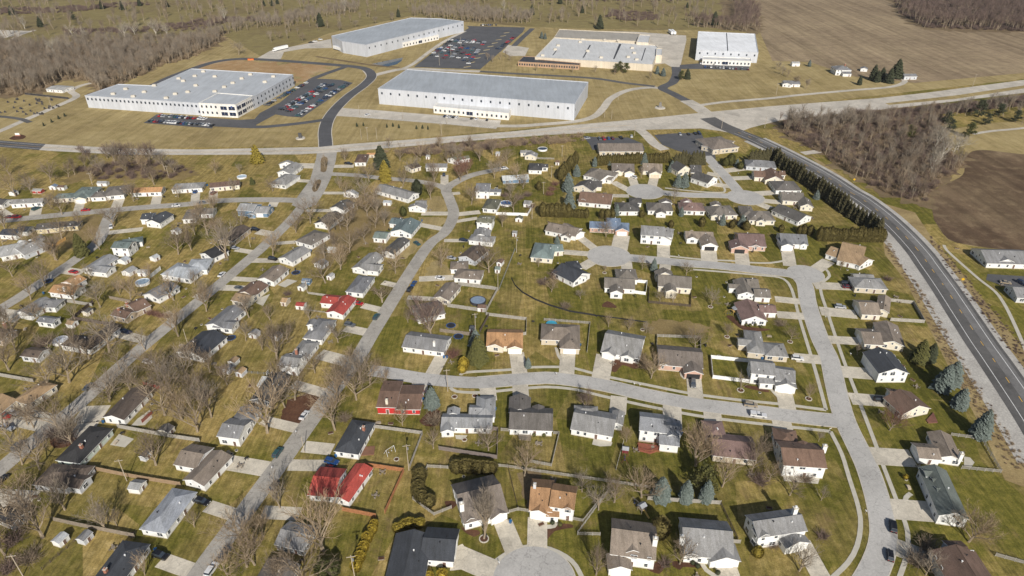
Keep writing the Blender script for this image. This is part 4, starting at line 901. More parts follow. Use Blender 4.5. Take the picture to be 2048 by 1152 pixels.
HS('blue-grey roofed white house with big square lawn behind', 'grey', 'white', [('G','C3',1742,760,2180,840,1920,612), ('I','C3',1780,625,2030,640,1900,560), ('T','C4',108,705,238,725,130,545)], pitch=.42)
HS('white two-storey house with brick-red deck', 'lgrey', 'white', [('G','C4',400,770,650,800,530,642,5.3), ('G','C4',640,800,840,825,740,725,5.0), ('G','C4',605,915,815,938,720,825,3.4), ('T','C4',690,830,778,835,735,755,5.0,.6), ('T','C4',650,715,842,720,740,645,3.4)], pitch=.42)
HS('plum brown roofed house behind the fan of bare branches', 'plum', 'beige', [('G','C4',1150,1030,1600,1080,1380,880), ('I','C4',1085,870,1310,880,1170,712)], pitch=.42)
HS('brown roofed white two-storey house with rear patio', 'brown', 'white', [('G','P',1567,931,1655,937,1612,898,5.0,.42), ('I','P',1550,893,1600,900,1572,866,3.2,.42), ('T','C5',0,865,105,868,55,780,5.0,.45)], chim=[('C5',225,845,'white',1.2)])
HS('white duplex with blue-shaded gable by the path', 'grey', 'white', [('G','A5',1710,1092,2170,1105,1920,975), ('T','A5',1795,1085,1985,1090,1875,1005)], gar=[(1,)], pitch=.42)
HS('blue gabled small building at the right edge', 'grey', 'lgrey', [('G','B5',1985,438,2240,452,2080,345)], pitch=.42)

# offices and far farm buildings
building('office_building', 'wide tan hipped office beside the east parking lot', 'office building', 'taupe', 'beige', [('H','P',1426,300,1479,294,1455,270,3.6,.33), ('H','P',1402,291,1440,300,1432,268,3.4,.30)])
building('office_building', 'low brown roofed office behind the clipped evergreen hedge', 'office building', 'taupe', 'beige', [('G','P',1198,303,1288,303,1240,287,3.2,.3)])
HS('old white farmhouse with grey hip roof by the evergreens', 'grey', 'white', [('H','T4',545,560,672,562,610,522,5.2), ('L','T4',600,590,672,592,640,560,2.8,.25)], chim=[('T4',618,515)])
building('barn', 'low grey-roofed barn at the end of the farm lane', 'barn', 'grey', 'lgrey', [('G','T4',1092,612,1198,612,1150,590,3.2)], door=True, vents=0)
HS('white farm cottage half hidden by evergreens', 'grey', 'white', [('T','T4',740,550,800,555,775,530)])
HS('white ranch house at the bend of the frontage lane', 'grey', 'white', [('G','T4',130,672,262,675,200,645), ('T','T4',115,672,190,680,150,650)])
SHED('white outbuilding at the corner of the corn field', 'lgrey', 'white', 'G', 'T4', 195, 508, 272, 508, 235, 490, 3.0)

# ---------------------------------------------------------------- sheds
for a in [
 ('white shed with flat roof behind the brown-grey hip ranch', 'lgrey', 'white', 'G', 'A1', 985, 405, 1088, 405, 1040, 380),
 ('white and blue garden shed left of its twin', 'blue', 'white', 'T', 'A1', 495, 440, 562, 442, 530, 425),
 ('pink-roofed white shed right of its twin', 'brown', 'white', 'G', 'A1', 580, 445, 650, 447, 615, 430),
 ('barn-red shed behind the carport ranch', 'lgrey', 'barn', 'G', 'A1', 322, 480, 415, 482, 370, 462),
 ('white shed at the trunk of the far left tree', 'grey', 'white', 'T', 'A1', 82, 500, 140, 505, 110, 485),
 ('white garage with dark hip roof left of the orange fence', 'grey', 'white', 'T', 'A1', 285, 985, 345, 1000, 380, 915),
 ('tiny white shed beneath the navy-roofed ranch', 'white', 'white', 'G', 'A1', 170, 1015, 230, 1020, 200, 1002),
 ('pale gazebo shed right of the charcoal split-level', 'lgrey', 'white', 'T', 'A1', 1745, 890, 1815, 900, 1790, 865),
 ('white barn-style shed beside the pale roofed ranch', 'white', 'white', 'T', 'B1', 1195, 105, 1275, 120, 1290, 55),
 ('larger white shed near the swimming pool', 'lgrey', 'white', 'T', 'B1', 1238, 225, 1325, 240, 1370, 160),
 ('small white shed right of the larger one near the pool', 'lgrey', 'white', 'G', 'B1', 1398, 235, 1485, 240, 1440, 200),
 ('white metal shed in the yard above the two pool sheds', 'white', 'white', 'T', 'B1', 1525, 75, 1580, 90, 1600, 45),
 ('little grey shed inside the long wooden fence corner', 'dgrey', 'cream', 'T', 'B1', 832, 635, 890, 645, 915, 600),
 ('white shed with a pinkish roof near the woodpile', 'tan', 'white', 'G', 'B1', 665, 760, 735, 770, 730, 725),
 ('white shed with grey roof behind the taupe patio', 'grey', 'white', 'T', 'B2', 1152, 135, 1250, 165, 1260, 80),
 ('blue tarp covered shed beside the utility pole', 'blue', 'blue', 'G', 'B2', 1035, 325, 1120, 330, 1080, 295),
 ('white shed with grey roof beside the utility pole', 'grey', 'white', 'T', 'B2', 992, 378, 1055, 390, 1080, 345),
 ('tan-roofed wooden shed in the middle backyard', 'tan', 'beige', 'G', 'B2', 818, 535, 880, 542, 850, 490),
 ('small shed with bright red roof', 'red', 'white', 'G', 'B2', 972, 572, 1060, 580, 1020, 540),
 ('grey barn-roofed shed left of the bare thicket', 'grey', 'lgrey', 'T', 'B2', 488, 860, 570, 875, 590, 820),
 ('white barn-roofed shed with grey top in the thicket', 'grey', 'white', 'T', 'B2', 715, 880, 790, 900, 800, 845),
 ('white shed hidden behind the leaning backyard tree', 'lgrey', 'white', 'T', 'B2', 1290, 270, 1340, 280, 1335, 235),
 ('tan-roofed white shed next to the garden ditch', 'tan', 'white', 'T', 'C2', 278, 70, 350, 85, 365, 15),
 ('grey shed with a dark red gable end', 'grey', 'lgrey', 'T', 'C2', 218, 150, 290, 165, 310, 108),
 ('beige shed beside the red-gabled shed', 'tan', 'lgrey', 'T', 'C2', 352, 180, 425, 195, 430, 140),
 ('white shed with pale roof on the lawn by the long fence', 'lgrey', 'white', 'G', 'D1', 1298, 260, 1420, 275, 1360, 190),
 ('white shed with silver roof beside the dark wire fence', 'metal', 'white', 'T', 'D1', 515, 795, 600, 825, 670, 700),
 ('blue-white shed just below the wooden fence bend', 'grey', 'lgrey', 'T', 'D1', 768, 775, 855, 800, 870, 720),
 ('greyish shed behind the long charcoal ranch', 'greybrown', 'cream', 'T', 'C1', 1605, 775, 1720, 800, 1730, 710),
 ('small white shed beneath the bare tree near the beige-grey house', 'dgrey', 'lgrey', 'T', 'C1', 1415, 1040, 1480, 1055, 1500, 1010),
 ('white shed inside the white vinyl fence corner', 'grey', 'white', 'G', 'A3', 1262, 615, 1335, 622, 1300, 575),
 ('white shed with a round window below the vinyl fence', 'olive', 'white', 'T', 'A3', 1178, 765, 1250, 772, 1215, 730),
 ('white shed with red roof next to the utility corridor', 'brown', 'white', 'T', 'B3', 985, 130, 1040, 140, 1045, 85),
 ('narrow grey shed beside the power pole with cones', 'grey', 'lgrey', 'G', 'A3', 1148, 915, 1195, 918, 1170, 890),
 ('small white shed below the red-roofed utility shed', 'green', 'white', 'G', 'B3', 968, 200, 1020, 205, 995, 175),
 ('brown-roofed shed at the pool fence', 'brown', 'white', 'G', 'B3', 790, 595, 880, 600, 835, 570),
 ('tiny white hut with navy roof by the tall pole', 'navy', 'white', 'G', 'B3', 708, 815, 760, 820, 735, 795),
 ('white shed with brown roof right of the dark hipped house', 'brown', 'white', 'G', 'A3', 1590, 190, 1632, 192, 1612, 168),
 ('round-topped white gazebo near the highway trees', 'lgrey', 'white', 'G', 'A3', 262, 130, 300, 132, 280, 112),
 ('white shed among the brush below the highway', 'white', 'white', 'G', 'A3', 978, 98, 1020, 100, 1000, 85),
 ('little white hut below the tan garage on the left block', 'white', 'white', 'G', 'A2', 1300, 1082, 1380, 1088, 1340, 1065),
]: SHED(*a)
SHED('orange roofed open shelter right of the brick-orange bungalow', 'orange', 'beige', 'G', 'A2', 1705, 112, 1815, 112, 1760, 97)
SHED('small white garage with pale roof under the tree crowns', 'white', 'white', 'G', 'A2', 1870, 600, 1950, 605, 1910, 585)
# ---------------------------------------------------------------- warehouses and factories
PANELW = siding_mat('panel_light', (0.52, 0.54, 0.58)) if False else None
def ribbed(name, c, sc_=0.8):
    m, nt, b = new_mat(name)
    v = pos_coord(nt, (1, 1, 0.15))
    n1 = noise(nt, v, 0.05, 4); n2 = noise(nt, v, 0.9, 3)
    base = ramp(nt, n1, [(0.3, sc(c, 0.9)), (0.7, sc(c, 1.08))])
    nt.links.new(mixc(nt, 1.0, base, ramp(nt, noise(nt, pos_coord(nt, (0.5, 0.05, 0.05), 0.3), 1.0, 4, 0.7), [(0.3, (0.88, 0.875, 0.86)), (0.6, (1.05,) * 3)]), 'MULTIPLY'), b.inputs['Base Color'])
    b.inputs['Roughness'].default_value = 0.6
    return m
TILT = ribbed('tilt_up_panel', (0.50, 0.52, 0.56)); TILTW = ribbed('office_panel_white', (0.74, 0.72, 0.68))
TILTB = ribbed('beige_panel', (0.62, 0.55, 0.44)); BRKP = ribbed('tan_brick_panel', (0.42, 0.28, 0.18))
MEMB = ribbed('roof_membrane_grey', (0.36, 0.385, 0.41)); MEMBW = ribbed('roof_membrane_white', (0.58, 0.58, 0.57)); SEAMW = ribbed('standing_seam_white', (0.80, 0.81, 0.82))
MEMBD = ribbed('roof_membrane_dark', (0.045, 0.045, 0.05)); MEMBM = ribbed('roof_membrane_mid', (0.44, 0.46, 0.48)); PAVT = ribbed('roof_gravel_tan', (0.36, 0.33, 0.28))
b = MB(); b.box(-.7, -.05, -.9, .7, .06, .9); IWIN = b.mesh('window', [GLASS])
b = MB(); b.box(-1.5, -1.1, -.2, 1.5, 1.1, 1.1); b.box(-1.2, -.8, 1.1, 1.2, .8, 1.35); RTU = b.mesh('rooftop_unit', [CONC])
b = MB(); b.box(-2.6, -.1, -1.4, 2.6, .1, 1.4); b.box(-2.7, -.12, -1.5, 2.7, .05, -1.4, 1); b.box(-2.7, -.12, 1.4, 2.7, .05, 1.5, 1); b.box(-.05, -.12, -1.4, .05, .13, 1.4, 1)
IWIDE = b.mesh('ribbon_window', [plain('office_glass', (0.02, 0.03, 0.06), 0.1), TRIM])
class FB:
    def __init__(s, name, label, cat, poly, h, wall, roof, joints=7.5):
        s.h = h
        P_ = ccw([(lambda q: (q.x, q.y))(G(x, y, h)) for x, y in poly])
        s.P = P_
        cx = sum(p[0] for p in P_) / len(P_); cy = sum(p[1] for p in P_) / len(P_)
        s.c = Vector((cx, cy, 0)); s.root = thing(name, label, cat, s.c)
        rel = [(x - cx, y - cy) for x, y in P_]; n = len(rel)
        # walls: concrete panels with recessed joints
        mb = MB(); cap = MB()
        for i in range(n):
            a = Vector(rel[i]); b_ = Vector(rel[(i + 1) % n]); d = b_ - a; ln = d.length; d.normalize(); nn = Vector((d.y, -d.x))
            k = max(1, round(ln / joints)); w = ln / k
            for j in range(k):
                p = a + d * (j * w + .06); q = a + d * ((j + 1) * w - .06)
                o_ = nn * .12
                vs = [(*(p + o_), 0), (*(q + o_), 0), (*(q + o_), h), (*(p + o_), h), (*p, 0), (*q, 0), (*q, h), (*p, h)]
                pm = MB(); pm.add(vs, [(0, 1, 2, 3), (4, 0, 3, 7), (1, 5, 6, 2), (3, 2, 6, 7)])
                if k <= 60: obj('wall_panel', pm.mesh('wall_panel', [wall]), s.root)
            vs = [(*(a - nn * .25 - d * .1), h + .02), (*(b_ - nn * .25 + d * .1), h + .02), (*(b_ + nn * .2 + d * .2), h + .02), (*(a + nn * .2 - d * .2), h + .02)]
            vs += [(x, y, h + .5) for x, y, _ in vs]
            cap.add(vs, [(4, 7, 6, 5), (0, 1, 5, 4), (2, 3, 7, 6), (1, 2, 6, 5), (3, 0, 4, 7)])
        core = MB(); core.prism(rel, 0, h - .3, 0, None); core.f.pop(); core.m.pop()
        obj('wall_joint', core.mesh('wall_joint', [DARK if False else wall]), s.root)
        rf = MB(); rf.add([(x, y, h) for x, y in rel], [tuple(range(n))]); obj('roof', rf.mesh('roof', [roof]), s.root)
        obj('parapet', cap.mesh('parapet', [wall]), s.root)
    def windows(s, p1, p2, n, z, me=None, off=.2, t0=0.02, t1=0.98, skip=()):
        A = G(*p1, s.h); B = G(*p2, s.h); A.z = B.z = 0
        d = (B - A); nn = Vector((d.y, -d.x, 0)).normalized()
        if nn.dot(A - s.c) < 0: nn = -nn
        rot = math.atan2(nn.x, -nn.y)
        for i in range(n):
            if i in skip: continue
            p = A + d * (t0 + (t1 - t0) * (i / max(1, n - 1))) + nn * off - s.c
            obj('window', me or IWIN, s.root, (p.x, p.y, z), (0, 0, rot))
    def unit(s, x, y, k=1.0, z=None, r=0.1):
        p = G(x, y, s.h if z is None else z) - s.c
        obj('rooftop_unit', RTU, s.root, (p.x, p.y, (s.h if z is None else z) + .15), (0, 0, r), (k, k, k))
f = FB('factory', 'long grey factory with white corner office and small parking lot in front', 'factory',
       [(170, 192), (237, 169), (307, 172), (383, 138), (586, 150), (512, 191), (471, 210), (396, 207)], 9.6, TILT, MEMBM)
f.windows((170, 192), (396, 207), 27, 7.4); f.windows((345, 203), (396, 207), 5, 3.0)
f.windows((586, 150), (512, 191), 11, 7.2); f.windows((586, 150), (512, 191), 11, 3.0)
for x, y in ((252, 179), (227, 189), (289, 185), (267, 194), (333, 197), (351, 189), (376, 185), (367, 163), (390, 153), (407, 144), (430, 154), (430, 184), (449, 175), (466, 167), (484, 158), (501, 150), (392, 172), (547, 154), (530, 165), (309, 172), (358, 158)): f.unit(x, y, 1.1)
w = FB('office_wing', 'white two-storey corner office wing with dark ribbon windows', 'office', [(397.5, 206.8), (471, 210.2), (506, 192), (436, 186.5)], 10.2, TILTW, MEMBM)
w.windows((397.5, 206.8), (471, 210.2), 4, 8.0, None, .2, .07, .45); w.windows((397.5, 206.8), (471, 210.2), 4, 3.2, None, .2, .07, .45)
w.windows((397.5, 206.8), (471, 210.2), 2, 7.4, IWIDE, .2, .66, .88); w.windows((397.5, 206.8), (471, 210.2), 2, 2.8, IWIDE, .2, .66, .88)
w.windows((471, 210.2), (506, 192), 2, 7.4, IWIDE, .2, .14, .4); w.windows((471, 210.2), (506, 192), 2, 2.8, IWIDE, .2, .14, .4)
w.windows((471, 210.2), (506, 192), 5, 7.4, None, .2, .58, .98); w.windows((471, 210.2), (506, 192), 5, 3.2, None, .2, .58, .98)
# a plain round emblem disc on the office corner
b = MB(); b.tube((0, -.04, 0), (0, .1, 0), .75, .75, 16); EMB = b.mesh('emblem', [plain('emblem_blue', (0.05, 0.09, 0.25), 0.5)])
for (x, y), r in (((463, 210), 0.05), ((475, 208.5), -1.3)):
    p = G(x, y + 3.5, 9.0) - w.c; obj('emblem', EMB, w.root, (p.x, p.y - .3, 8.9), (0, 0, r))
f = FB('warehouse', 'big light grey warehouse at the top with trailer docks on its left', 'warehouse',
       [(663, 72.5), (822, 36), (883, 38), (927, 43), (731, 90.5), (684, 83)], 12.0, TILT, MEMB)
f.windows((731, 90.5), (927, 43), 19, 8.6, None, .2, .03, .98)
f = FB('office_wing', 'low white office strip along the top warehouse', 'office', [(798, 87.5), (877, 70.5), (873, 68), (793, 85)], 5.0, TILTW, MEMBW)
f.windows((798, 87.5), (877, 70.5), 13, 2.3, None, .2, .04, .96, (6, 7)); f.windows((798, 87.5), (877, 70.5), 1, 2.4, IWIDE, .3, .52, .52)
f = FB('warehouse', 'largest grey-roofed warehouse in the middle beside the highway', 'warehouse',
       [(756, 178), (814.5, 139.5), (1176.5, 165), (1149, 209)], 12.6, TILT, MEMB)
f.windows((756, 178), (1149, 209), 21, 9.4, None, .2, .02, .97); f.windows((1149, 209), (1176.5, 165), 1, 7.5, None, .2, .06, .06)
f = FB('office_wing', 'low white office wing on the front of the middle warehouse', 'office', [(867, 213.5), (1017, 227.5), (1023, 216), (877, 203.5)], 5.2, TILTW, MEMBW)
f.windows((867, 213.5), (1017, 227.5), 16, 2.6, None, .2, .03, .97, (7, 8)); f.windows((867, 213.5), (1017, 227.5), 1, 2.6, IWIDE, .35, .49, .49)
f = FB('factory', 'sprawling beige factory with stained white roof', 'factory',
       [(1070, 115), (1108, 76), (1311, 91), (1318, 98), (1305, 130)], 6.2, TILTB, MEMBW, 9)
for x, y in ((1116, 92), (1165, 80), (1209, 81), (1236, 82), (1160, 85), (1202, 116), (1256, 115), (1264, 97), (1268, 107), (1273, 120), (1110, 100), (1175, 103), (1085, 112)): f.unit(x, y, 1.2)
for pts in ([(1165, 116), (1168, 115), (1182, 90), (1179, 90)], [(1226, 118), (1229, 118), (1243, 88), (1238, 88)], [(1282, 121), (1284, 121), (1292, 96), (1290, 96)], [(1104, 111), (1107, 110), (1114, 101), (1112, 101)]):
    rf = MB(); q = ccw([(lambda v: (v.x, v.y))(G(x, y, 6.2) - f.c) for x, y in pts]); rf.add([(x, y, 6.215) for x, y in q], [(0, 1, 2, 3)]); obj('roof_patch', rf.mesh('roof_patch', [MEMBD]), f.root)
f = FB('factory', 'tan gravel roofed rear hall of the beige factory', 'factory', [(1108.5, 75.5), (1119, 59), (1281, 67), (1273, 83), (1309, 86), (1310, 90)][:4], 5.4, TILTB, PAVT, 9)
f = FB('penthouse', 'cream penthouse block on the back of the beige factory', 'rooftop block', [(1273, 85), (1279, 70), (1301, 71), (1297, 86)], 8.4, TILTB, MEMBW, 6)
f = FB('loading_block', 'small tan block at the right end of the beige factory', 'building', [(1312, 111), (1313, 97), (1325, 98), (1324, 111)], 7.4, TILTB, MEMBW, 6)
f = FB('office_wing', 'brick office wing with black roof in front of the beige factory', 'office', [(1036, 124), (1047, 113), (1071, 114), (1072, 119), (1161, 127), (1158, 131)], 4.2, BRKP, MEMBD)
f.windows((1036, 124), (1158, 131), 24, 2.2, None, .2, .03, .97)
f = FB('warehouse', 'white standing seam roofed hall left of the corn field', 'warehouse', [(1396.5, 63.5), (1510, 68.5), (1516.5, 105.5), (1393, 100)], 10.2, TILT, SEAMW)
f.windows((1393, 100), (1516.5, 105.5), 8, 7.4, None, .2, .06, .95)
mbx = MB(); a = G(1453, 65.5, 10.22) - f.c; c_ = G(1455.5, 102, 10.22) - f.c
mbx.add([(a.x - .5, a.y, 10.24), (a.x + .5, a.y, 10.24), (c_.x + .5, c_.y, 10.24), (c_.x - .5, c_.y, 10.24)], [(0, 3, 2, 1)]); obj('roof_joint', mbx.mesh('roof_joint', [MEMBD]), f.root)
f = FB('office_wing', 'low white office strip before the white seam roofed hall', 'office', [(1405, 119.5), (1502, 123), (1501, 117), (1406, 113.5)], 4.8, TILTW, MEMBW)
f.windows((1405, 119.5), (1502, 123), 13, 2.4, None, .2, .04, .96, (6,)); f.windows((1405, 119.5), (1502, 123), 1, 2.4, IWIDE, .3, .48, .48)
# farmhouse trailer near the cemetery
building('mobile_home', 'white mobile home beside the wood at the cemetery lane', 'mobile home', 'lgrey', 'white', [('G', 'T1', 362, 712, 495, 722, 430, 690, 2.8, .12)], vents=0)
# ---------------------------------------------------------------- plants
ORD = ['first', 'second', 'third', 'fourth', 'fifth', 'sixth', 'seventh', 'eighth', 'ninth', 'tenth', 'eleventh', 'twelfth', 'thirteenth', 'fourteenth', 'fifteenth', 'sixteenth', 'seventeenth', 'eighteenth', 'nineteenth', 'twentieth', 'twenty-first', 'twenty-second', 'twenty-third', 'twenty-fourth', 'twenty-fifth', 'twenty-sixth', 'twenty-seventh', 'twenty-eighth', 'twenty-ninth', 'thirtieth']
def bark(name, c): return plain(name, c, 0.95, 0, 0.22, 1.5)
BARK = bark('bark_grey_brown', (0.27, 0.215, 0.15)); BARKP = bark('bark_pale_sycamore', (0.48, 0.44, 0.37)); BARKD = bark('bark_dark', (0.11, 0.085, 0.065))
TW = {'brown': bark('twigs_brown', (0.20, 0.152, 0.105)), 'grey': bark('twigs_grey', (0.235, 0.195, 0.15)), 'red': bark('twigs_reddish', (0.185, 0.095, 0.07)),
      'plum': bark('twigs_plum', (0.155, 0.108, 0.088)), 'pale': bark('twigs_pale', (0.32, 0.28, 0.22)), 'tan': bark('twigs_tan', (0.29, 0.215, 0.135))}
def foliage(name, c, c2):
    m, nt, b = new_mat(name)
    v = pos_coord(nt); n1 = noise(nt, v, 1.3, 3, 0.7); n2 = noise(nt, v, 7.0, 2)
    col_ = ramp(nt, n1, [(0.3, c), (0.7, c2)])
    nt.links.new(mixc(nt, 1.0, col_, ramp(nt, n2, [(0.3, (0.75,) * 3), (0.7, (1.25,) * 3)]), 'MULTIPLY'), b.inputs['Base Color'])
    b.inputs['Roughness'].default_value = 0.9; b.inputs['Specular IOR Level'].default_value = 0.2
    return m
LEAF = {'spruce': foliage('needles_blue_spruce', (0.075, 0.095, 0.08), (0.185, 0.215, 0.195)), 'dark': foliage('needles_dark', (0.035, 0.042, 0.024), (0.075, 0.082, 0.045)),
        'green': foliage('needles_green', (0.05, 0.055, 0.018), (0.11, 0.115, 0.04)), 'cedar': foliage('cedar_brown_green', (0.055, 0.052, 0.024), (0.115, 0.100, 0.050)), 'arbor': foliage('arborvitae_bronze', (0.085, 0.070, 0.022), (0.165, 0.135, 0.048)),
        'gold': foliage('golden_foliage', (0.25, 0.18, 0.02), (0.42, 0.32, 0.05)), 'yellow': foliage('yellowing_needles', (0.17, 0.13, 0.02), (0.33, 0.26, 0.05)), 'olive': foliage('olive_foliage', (0.06, 0.06, 0.02), (0.13, 0.125, 0.04))}
def rv(r, s=1.0): return Vector((r.uniform(-s, s), r.uniform(-s, s), r.uniform(-s, s)))
def bare_mesh(seed, H=12.0, limbs=6, spread=0.75, up=0.25, first=0.22, kids=(5, 5, 5), twig=1.5, lowpoly=False, sprays=3):
    r = random.Random(seed); T = MB(); C = MB()
    def limb(p, d, ln, ra, lvl, mb, nseg):
        pts = [p]; dd = d.copy(); q = p
        for i in range(nseg):
            dd = (dd + rv(r, .16) + Vector((0, 0, up * .22))).normalized(); q = q + dd * (ln / nseg); pts.append(q)
        for i in range(nseg):
            mb.tube(pts[i], pts[i+1], ra * (1 - .62 * i / nseg), ra * (1 - .62 * (i + 1) / nseg), 5 if lvl < 1 else (4 if lvl == 1 else 3), 0, False)
        return pts, dd
    def fork(pts, f):
        n = len(pts) - 1; x = f * n; i = min(int(x), n - 1); return pts[i].lerp(pts[i+1], x - i)
    def perp(d, ang, az):
        a = d.orthogonal().normalized(); b_ = d.cross(a)
        return (d * math.cos(ang) + (a * math.cos(az) + b_ * math.sin(az)) * math.sin(ang)).normalized()
    tp, td = limb(Vector((0, 0, -.1)), Vector((r.uniform(-.06, .06), r.uniform(-.06, .06), 1)).normalized(), H * .52, H * .026, 0, T, 4)
    def sub(pts, dd, ln, ra, lvl):
        if lvl == 4: return
        n = kids[lvl - 2] if lvl >= 2 else limbs
        az = r.uniform(0, 6.28)
        for i in range(n):
            f = (first if lvl == 1 else .22) + (1 - (first if lvl == 1 else .22)) * (i + r.uniform(.3, 1)) / n
            p = fork(pts, min(f, 1)); az += 2.4 + r.uniform(-.5, .5)
            ang = (spread if lvl == 1 else .72) * r.uniform(.6, 1.15) * (1.15 - .45 * f)
            d = perp(dd if lvl > 1 else Vector((0, 0, 1)), ang, az); d.z += up * .5
            d.normalize()
            l2 = ln * {1: .98, 2: .58, 3: .56}[lvl] * r.uniform(.75, 1.15) * (1.15 - .35 * f)
            r2 = ra * {1: .52, 2: .42, 3: .45}[lvl]
            mb = T if lvl == 1 else C
            q, d2 = limb(p, d, l2, r2, lvl, mb, 3 if lvl == 1 else (2 if lvl == 2 else 1))
            if lvl == 3:
                for k in range(sprays):
                    s = fork(q, r.uniform(.35, 1)); t = (d2 + rv(r, .75) + Vector((0, 0, .15))).normalized() * twig * r.uniform(.6, 1.1) * H / 12
                    w = t.cross(rv(r)).normalized() * .025 * H / 12
                    m_ = s + t * .5 + rv(r, .08)
                    C.add([s + w, s - w, m_ - w * .7, m_ + w * .7, s + t], [(0, 1, 2, 3), (3, 2, 4)])
            sub(q, d2, l2, r2, lvl + 1)
    sub(tp, td, H * .52, H * .026, 1)
    return T, C
BARE = []
specs = [dict(limbs=9, spread=.85, up=.25), dict(limbs=8, spread=1.0, up=.2, first=.3), dict(limbs=9, spread=.65, up=.4, first=.18), dict(limbs=7, spread=.95, up=.3, first=.35),
         dict(limbs=10, spread=.75, up=.35, first=.25), dict(limbs=8, spread=1.1, up=.15, first=.25)]
for i, s in enumerate(specs):
    T, C = bare_mesh(11 + i, kids=(6, 5, 5), **s)
    BARE.append((T.mesh('trunk', [BARK]), C.mesh('crown', [TW['brown']])))
FAN = [tuple(q.mesh(n, [m]) for q, n, m in zip(bare_mesh(77 + i, limbs=13, spread=.5, up=.55, first=.08, kids=(6, 5, 5)), ('trunk', 'crown'), (BARK, TW['brown']))) for i in range(2)]
DENSE = [tuple(q.mesh(n, [m]) for q, n, m in zip(bare_mesh(60 + i, limbs=11, spread=.95, up=.3, first=.12, kids=(7, 6, 6), sprays=3), ('trunk', 'crown'), (BARK, TW['red']))) for i in range(2)]
SMALL = [tuple(q.mesh(n, [m]) for q, n, m in zip(bare_mesh(90 + i, limbs=9, spread=.8, up=.35, first=.15, kids=(4, 4, 4), sprays=3), ('trunk', 'crown'), (BARK, TW['brown']))) for i in range(3)]
WOODM = []
for i in range(5):
    T, C = bare_mesh(200 + i, limbs=7, spread=.55, up=.5, first=.4, kids=(4, 4, 3), sprays=2)
    WOODM.append((T.mesh('trunk', [BARK]), C.mesh('crown', [TW['grey']]), T, C))
def brush_mesh(seed, n=120):
    r = random.Random(seed); C = MB()
    for i in range(n):
        d = Vector((r.gauss(0, .6), r.gauss(0, .6), r.uniform(.4, 1.2))).normalized(); p = Vector((r.uniform(-.3, .3), r.uniform(-.3, .3), 0))
        q = p + d * r.uniform(.5, 1.0); C.tube(p, q, .012, .006, 3, 0, False)
        for k in range(3):
            s = p.lerp(q, r.uniform(.4, 1)); t = (d + rv(r, .8)).normalized() * .35; w = t.cross(rv(r)).normalized() * .008
            C.add([s + w, s - w, s + t], [(0, 1, 2)])
    return C
BRUSHC = [brush_mesh(5 + i) for i in range(3)]
BRUSH = [c.mesh('twigs', [TW['plum']]) for c in BRUSHC]
def spruce_mesh(seed, R=.27, levels=24, per=15, droop=.35):
    r = random.Random(seed); C = MB()
    n = 10
    C.add([(R * .55 * math.cos(2*math.pi*i/n), R * .55 * math.sin(2*math.pi*i/n), .07) for i in range(n)] + [(0, 0, .93)], [(i, (i+1) % n, n) for i in range(n)])
    for l in range(levels):
        f = l / (levels - 1); z = .05 + .93 * f; rad = R * ((1 - f) ** .54 + .02) * (0.72 + .28 * min(1, f / .12)) * r.uniform(.88, 1.08)
        m = max(5, int(per * (1 - f * .6)))
        for k in range(m):
            a = 2 * math.pi * (k + r.random()) / m; ra = rad * r.uniform(.78, 1.18); ca, sa = math.cos(a), math.sin(a)
            zz = z + r.uniform(-.015, .015); w = ra * .30 + .012
            p0 = Vector((ca * ra * .25, sa * ra * .25, zz + .02)); t = Vector((ca * ra, sa * ra, zz - droop * ra * r.uniform(.5, 1.2)))
            m1 = p0.lerp(t, .6) + Vector((0, 0, .012)); s = Vector((-sa, ca, 0)) * w
            C.add([p0, m1 - s, t, m1 + s], [(0, 1, 2), (0, 2, 3)])
            C.add([p0 + Vector((0, 0, .01)), m1 - Vector((0, 0, .035)) - s * .4, t, m1 + s * .3 + Vector((0, 0, .02))], [(0, 1, 2, 3)])
    T = MB(); T.tube((0, 0, -.01), (0, 0, .9), .016, .004, 6)
    return T.mesh('trunk', [BARKD]), C.mesh('crown', [LEAF['spruce']])
SPR = [spruce_mesh(1, .31), spruce_mesh(2, .28, 26, 15), spruce_mesh(3, .35, 22, 17)]
def pine_mesh(seed):
    r = random.Random(seed); C = MB(); T = MB(); T.tube((0, 0, -.01), (0, 0, .92), .02, .006, 6)
    for i in range(34):
        z = r.uniform(.15, .95); a = r.uniform(0, 6.28); ra = (1 - abs(z - .4) / .75) * .27 * r.uniform(.4, 1.1)
        c = Vector((math.cos(a) * ra, math.sin(a) * ra, z)); T.tube((0, 0, z - .08), c, .007, .003, 3, 0, False)
        for k in range(46):
            p = c + Vector((r.gauss(0, .055), r.gauss(0, .055), r.gauss(0, .032))); d = rv(r).normalized() * .03; s = d.cross(rv(r)).normalized() * .018
            C.add([p - d, p + s, p + d, p - s], [(0, 1, 2, 3)])
    return T.mesh('trunk', [BARKD]), C.mesh('crown', [LEAF['green']])
PINE = [pine_mesh(4), pine_mesh(5)]
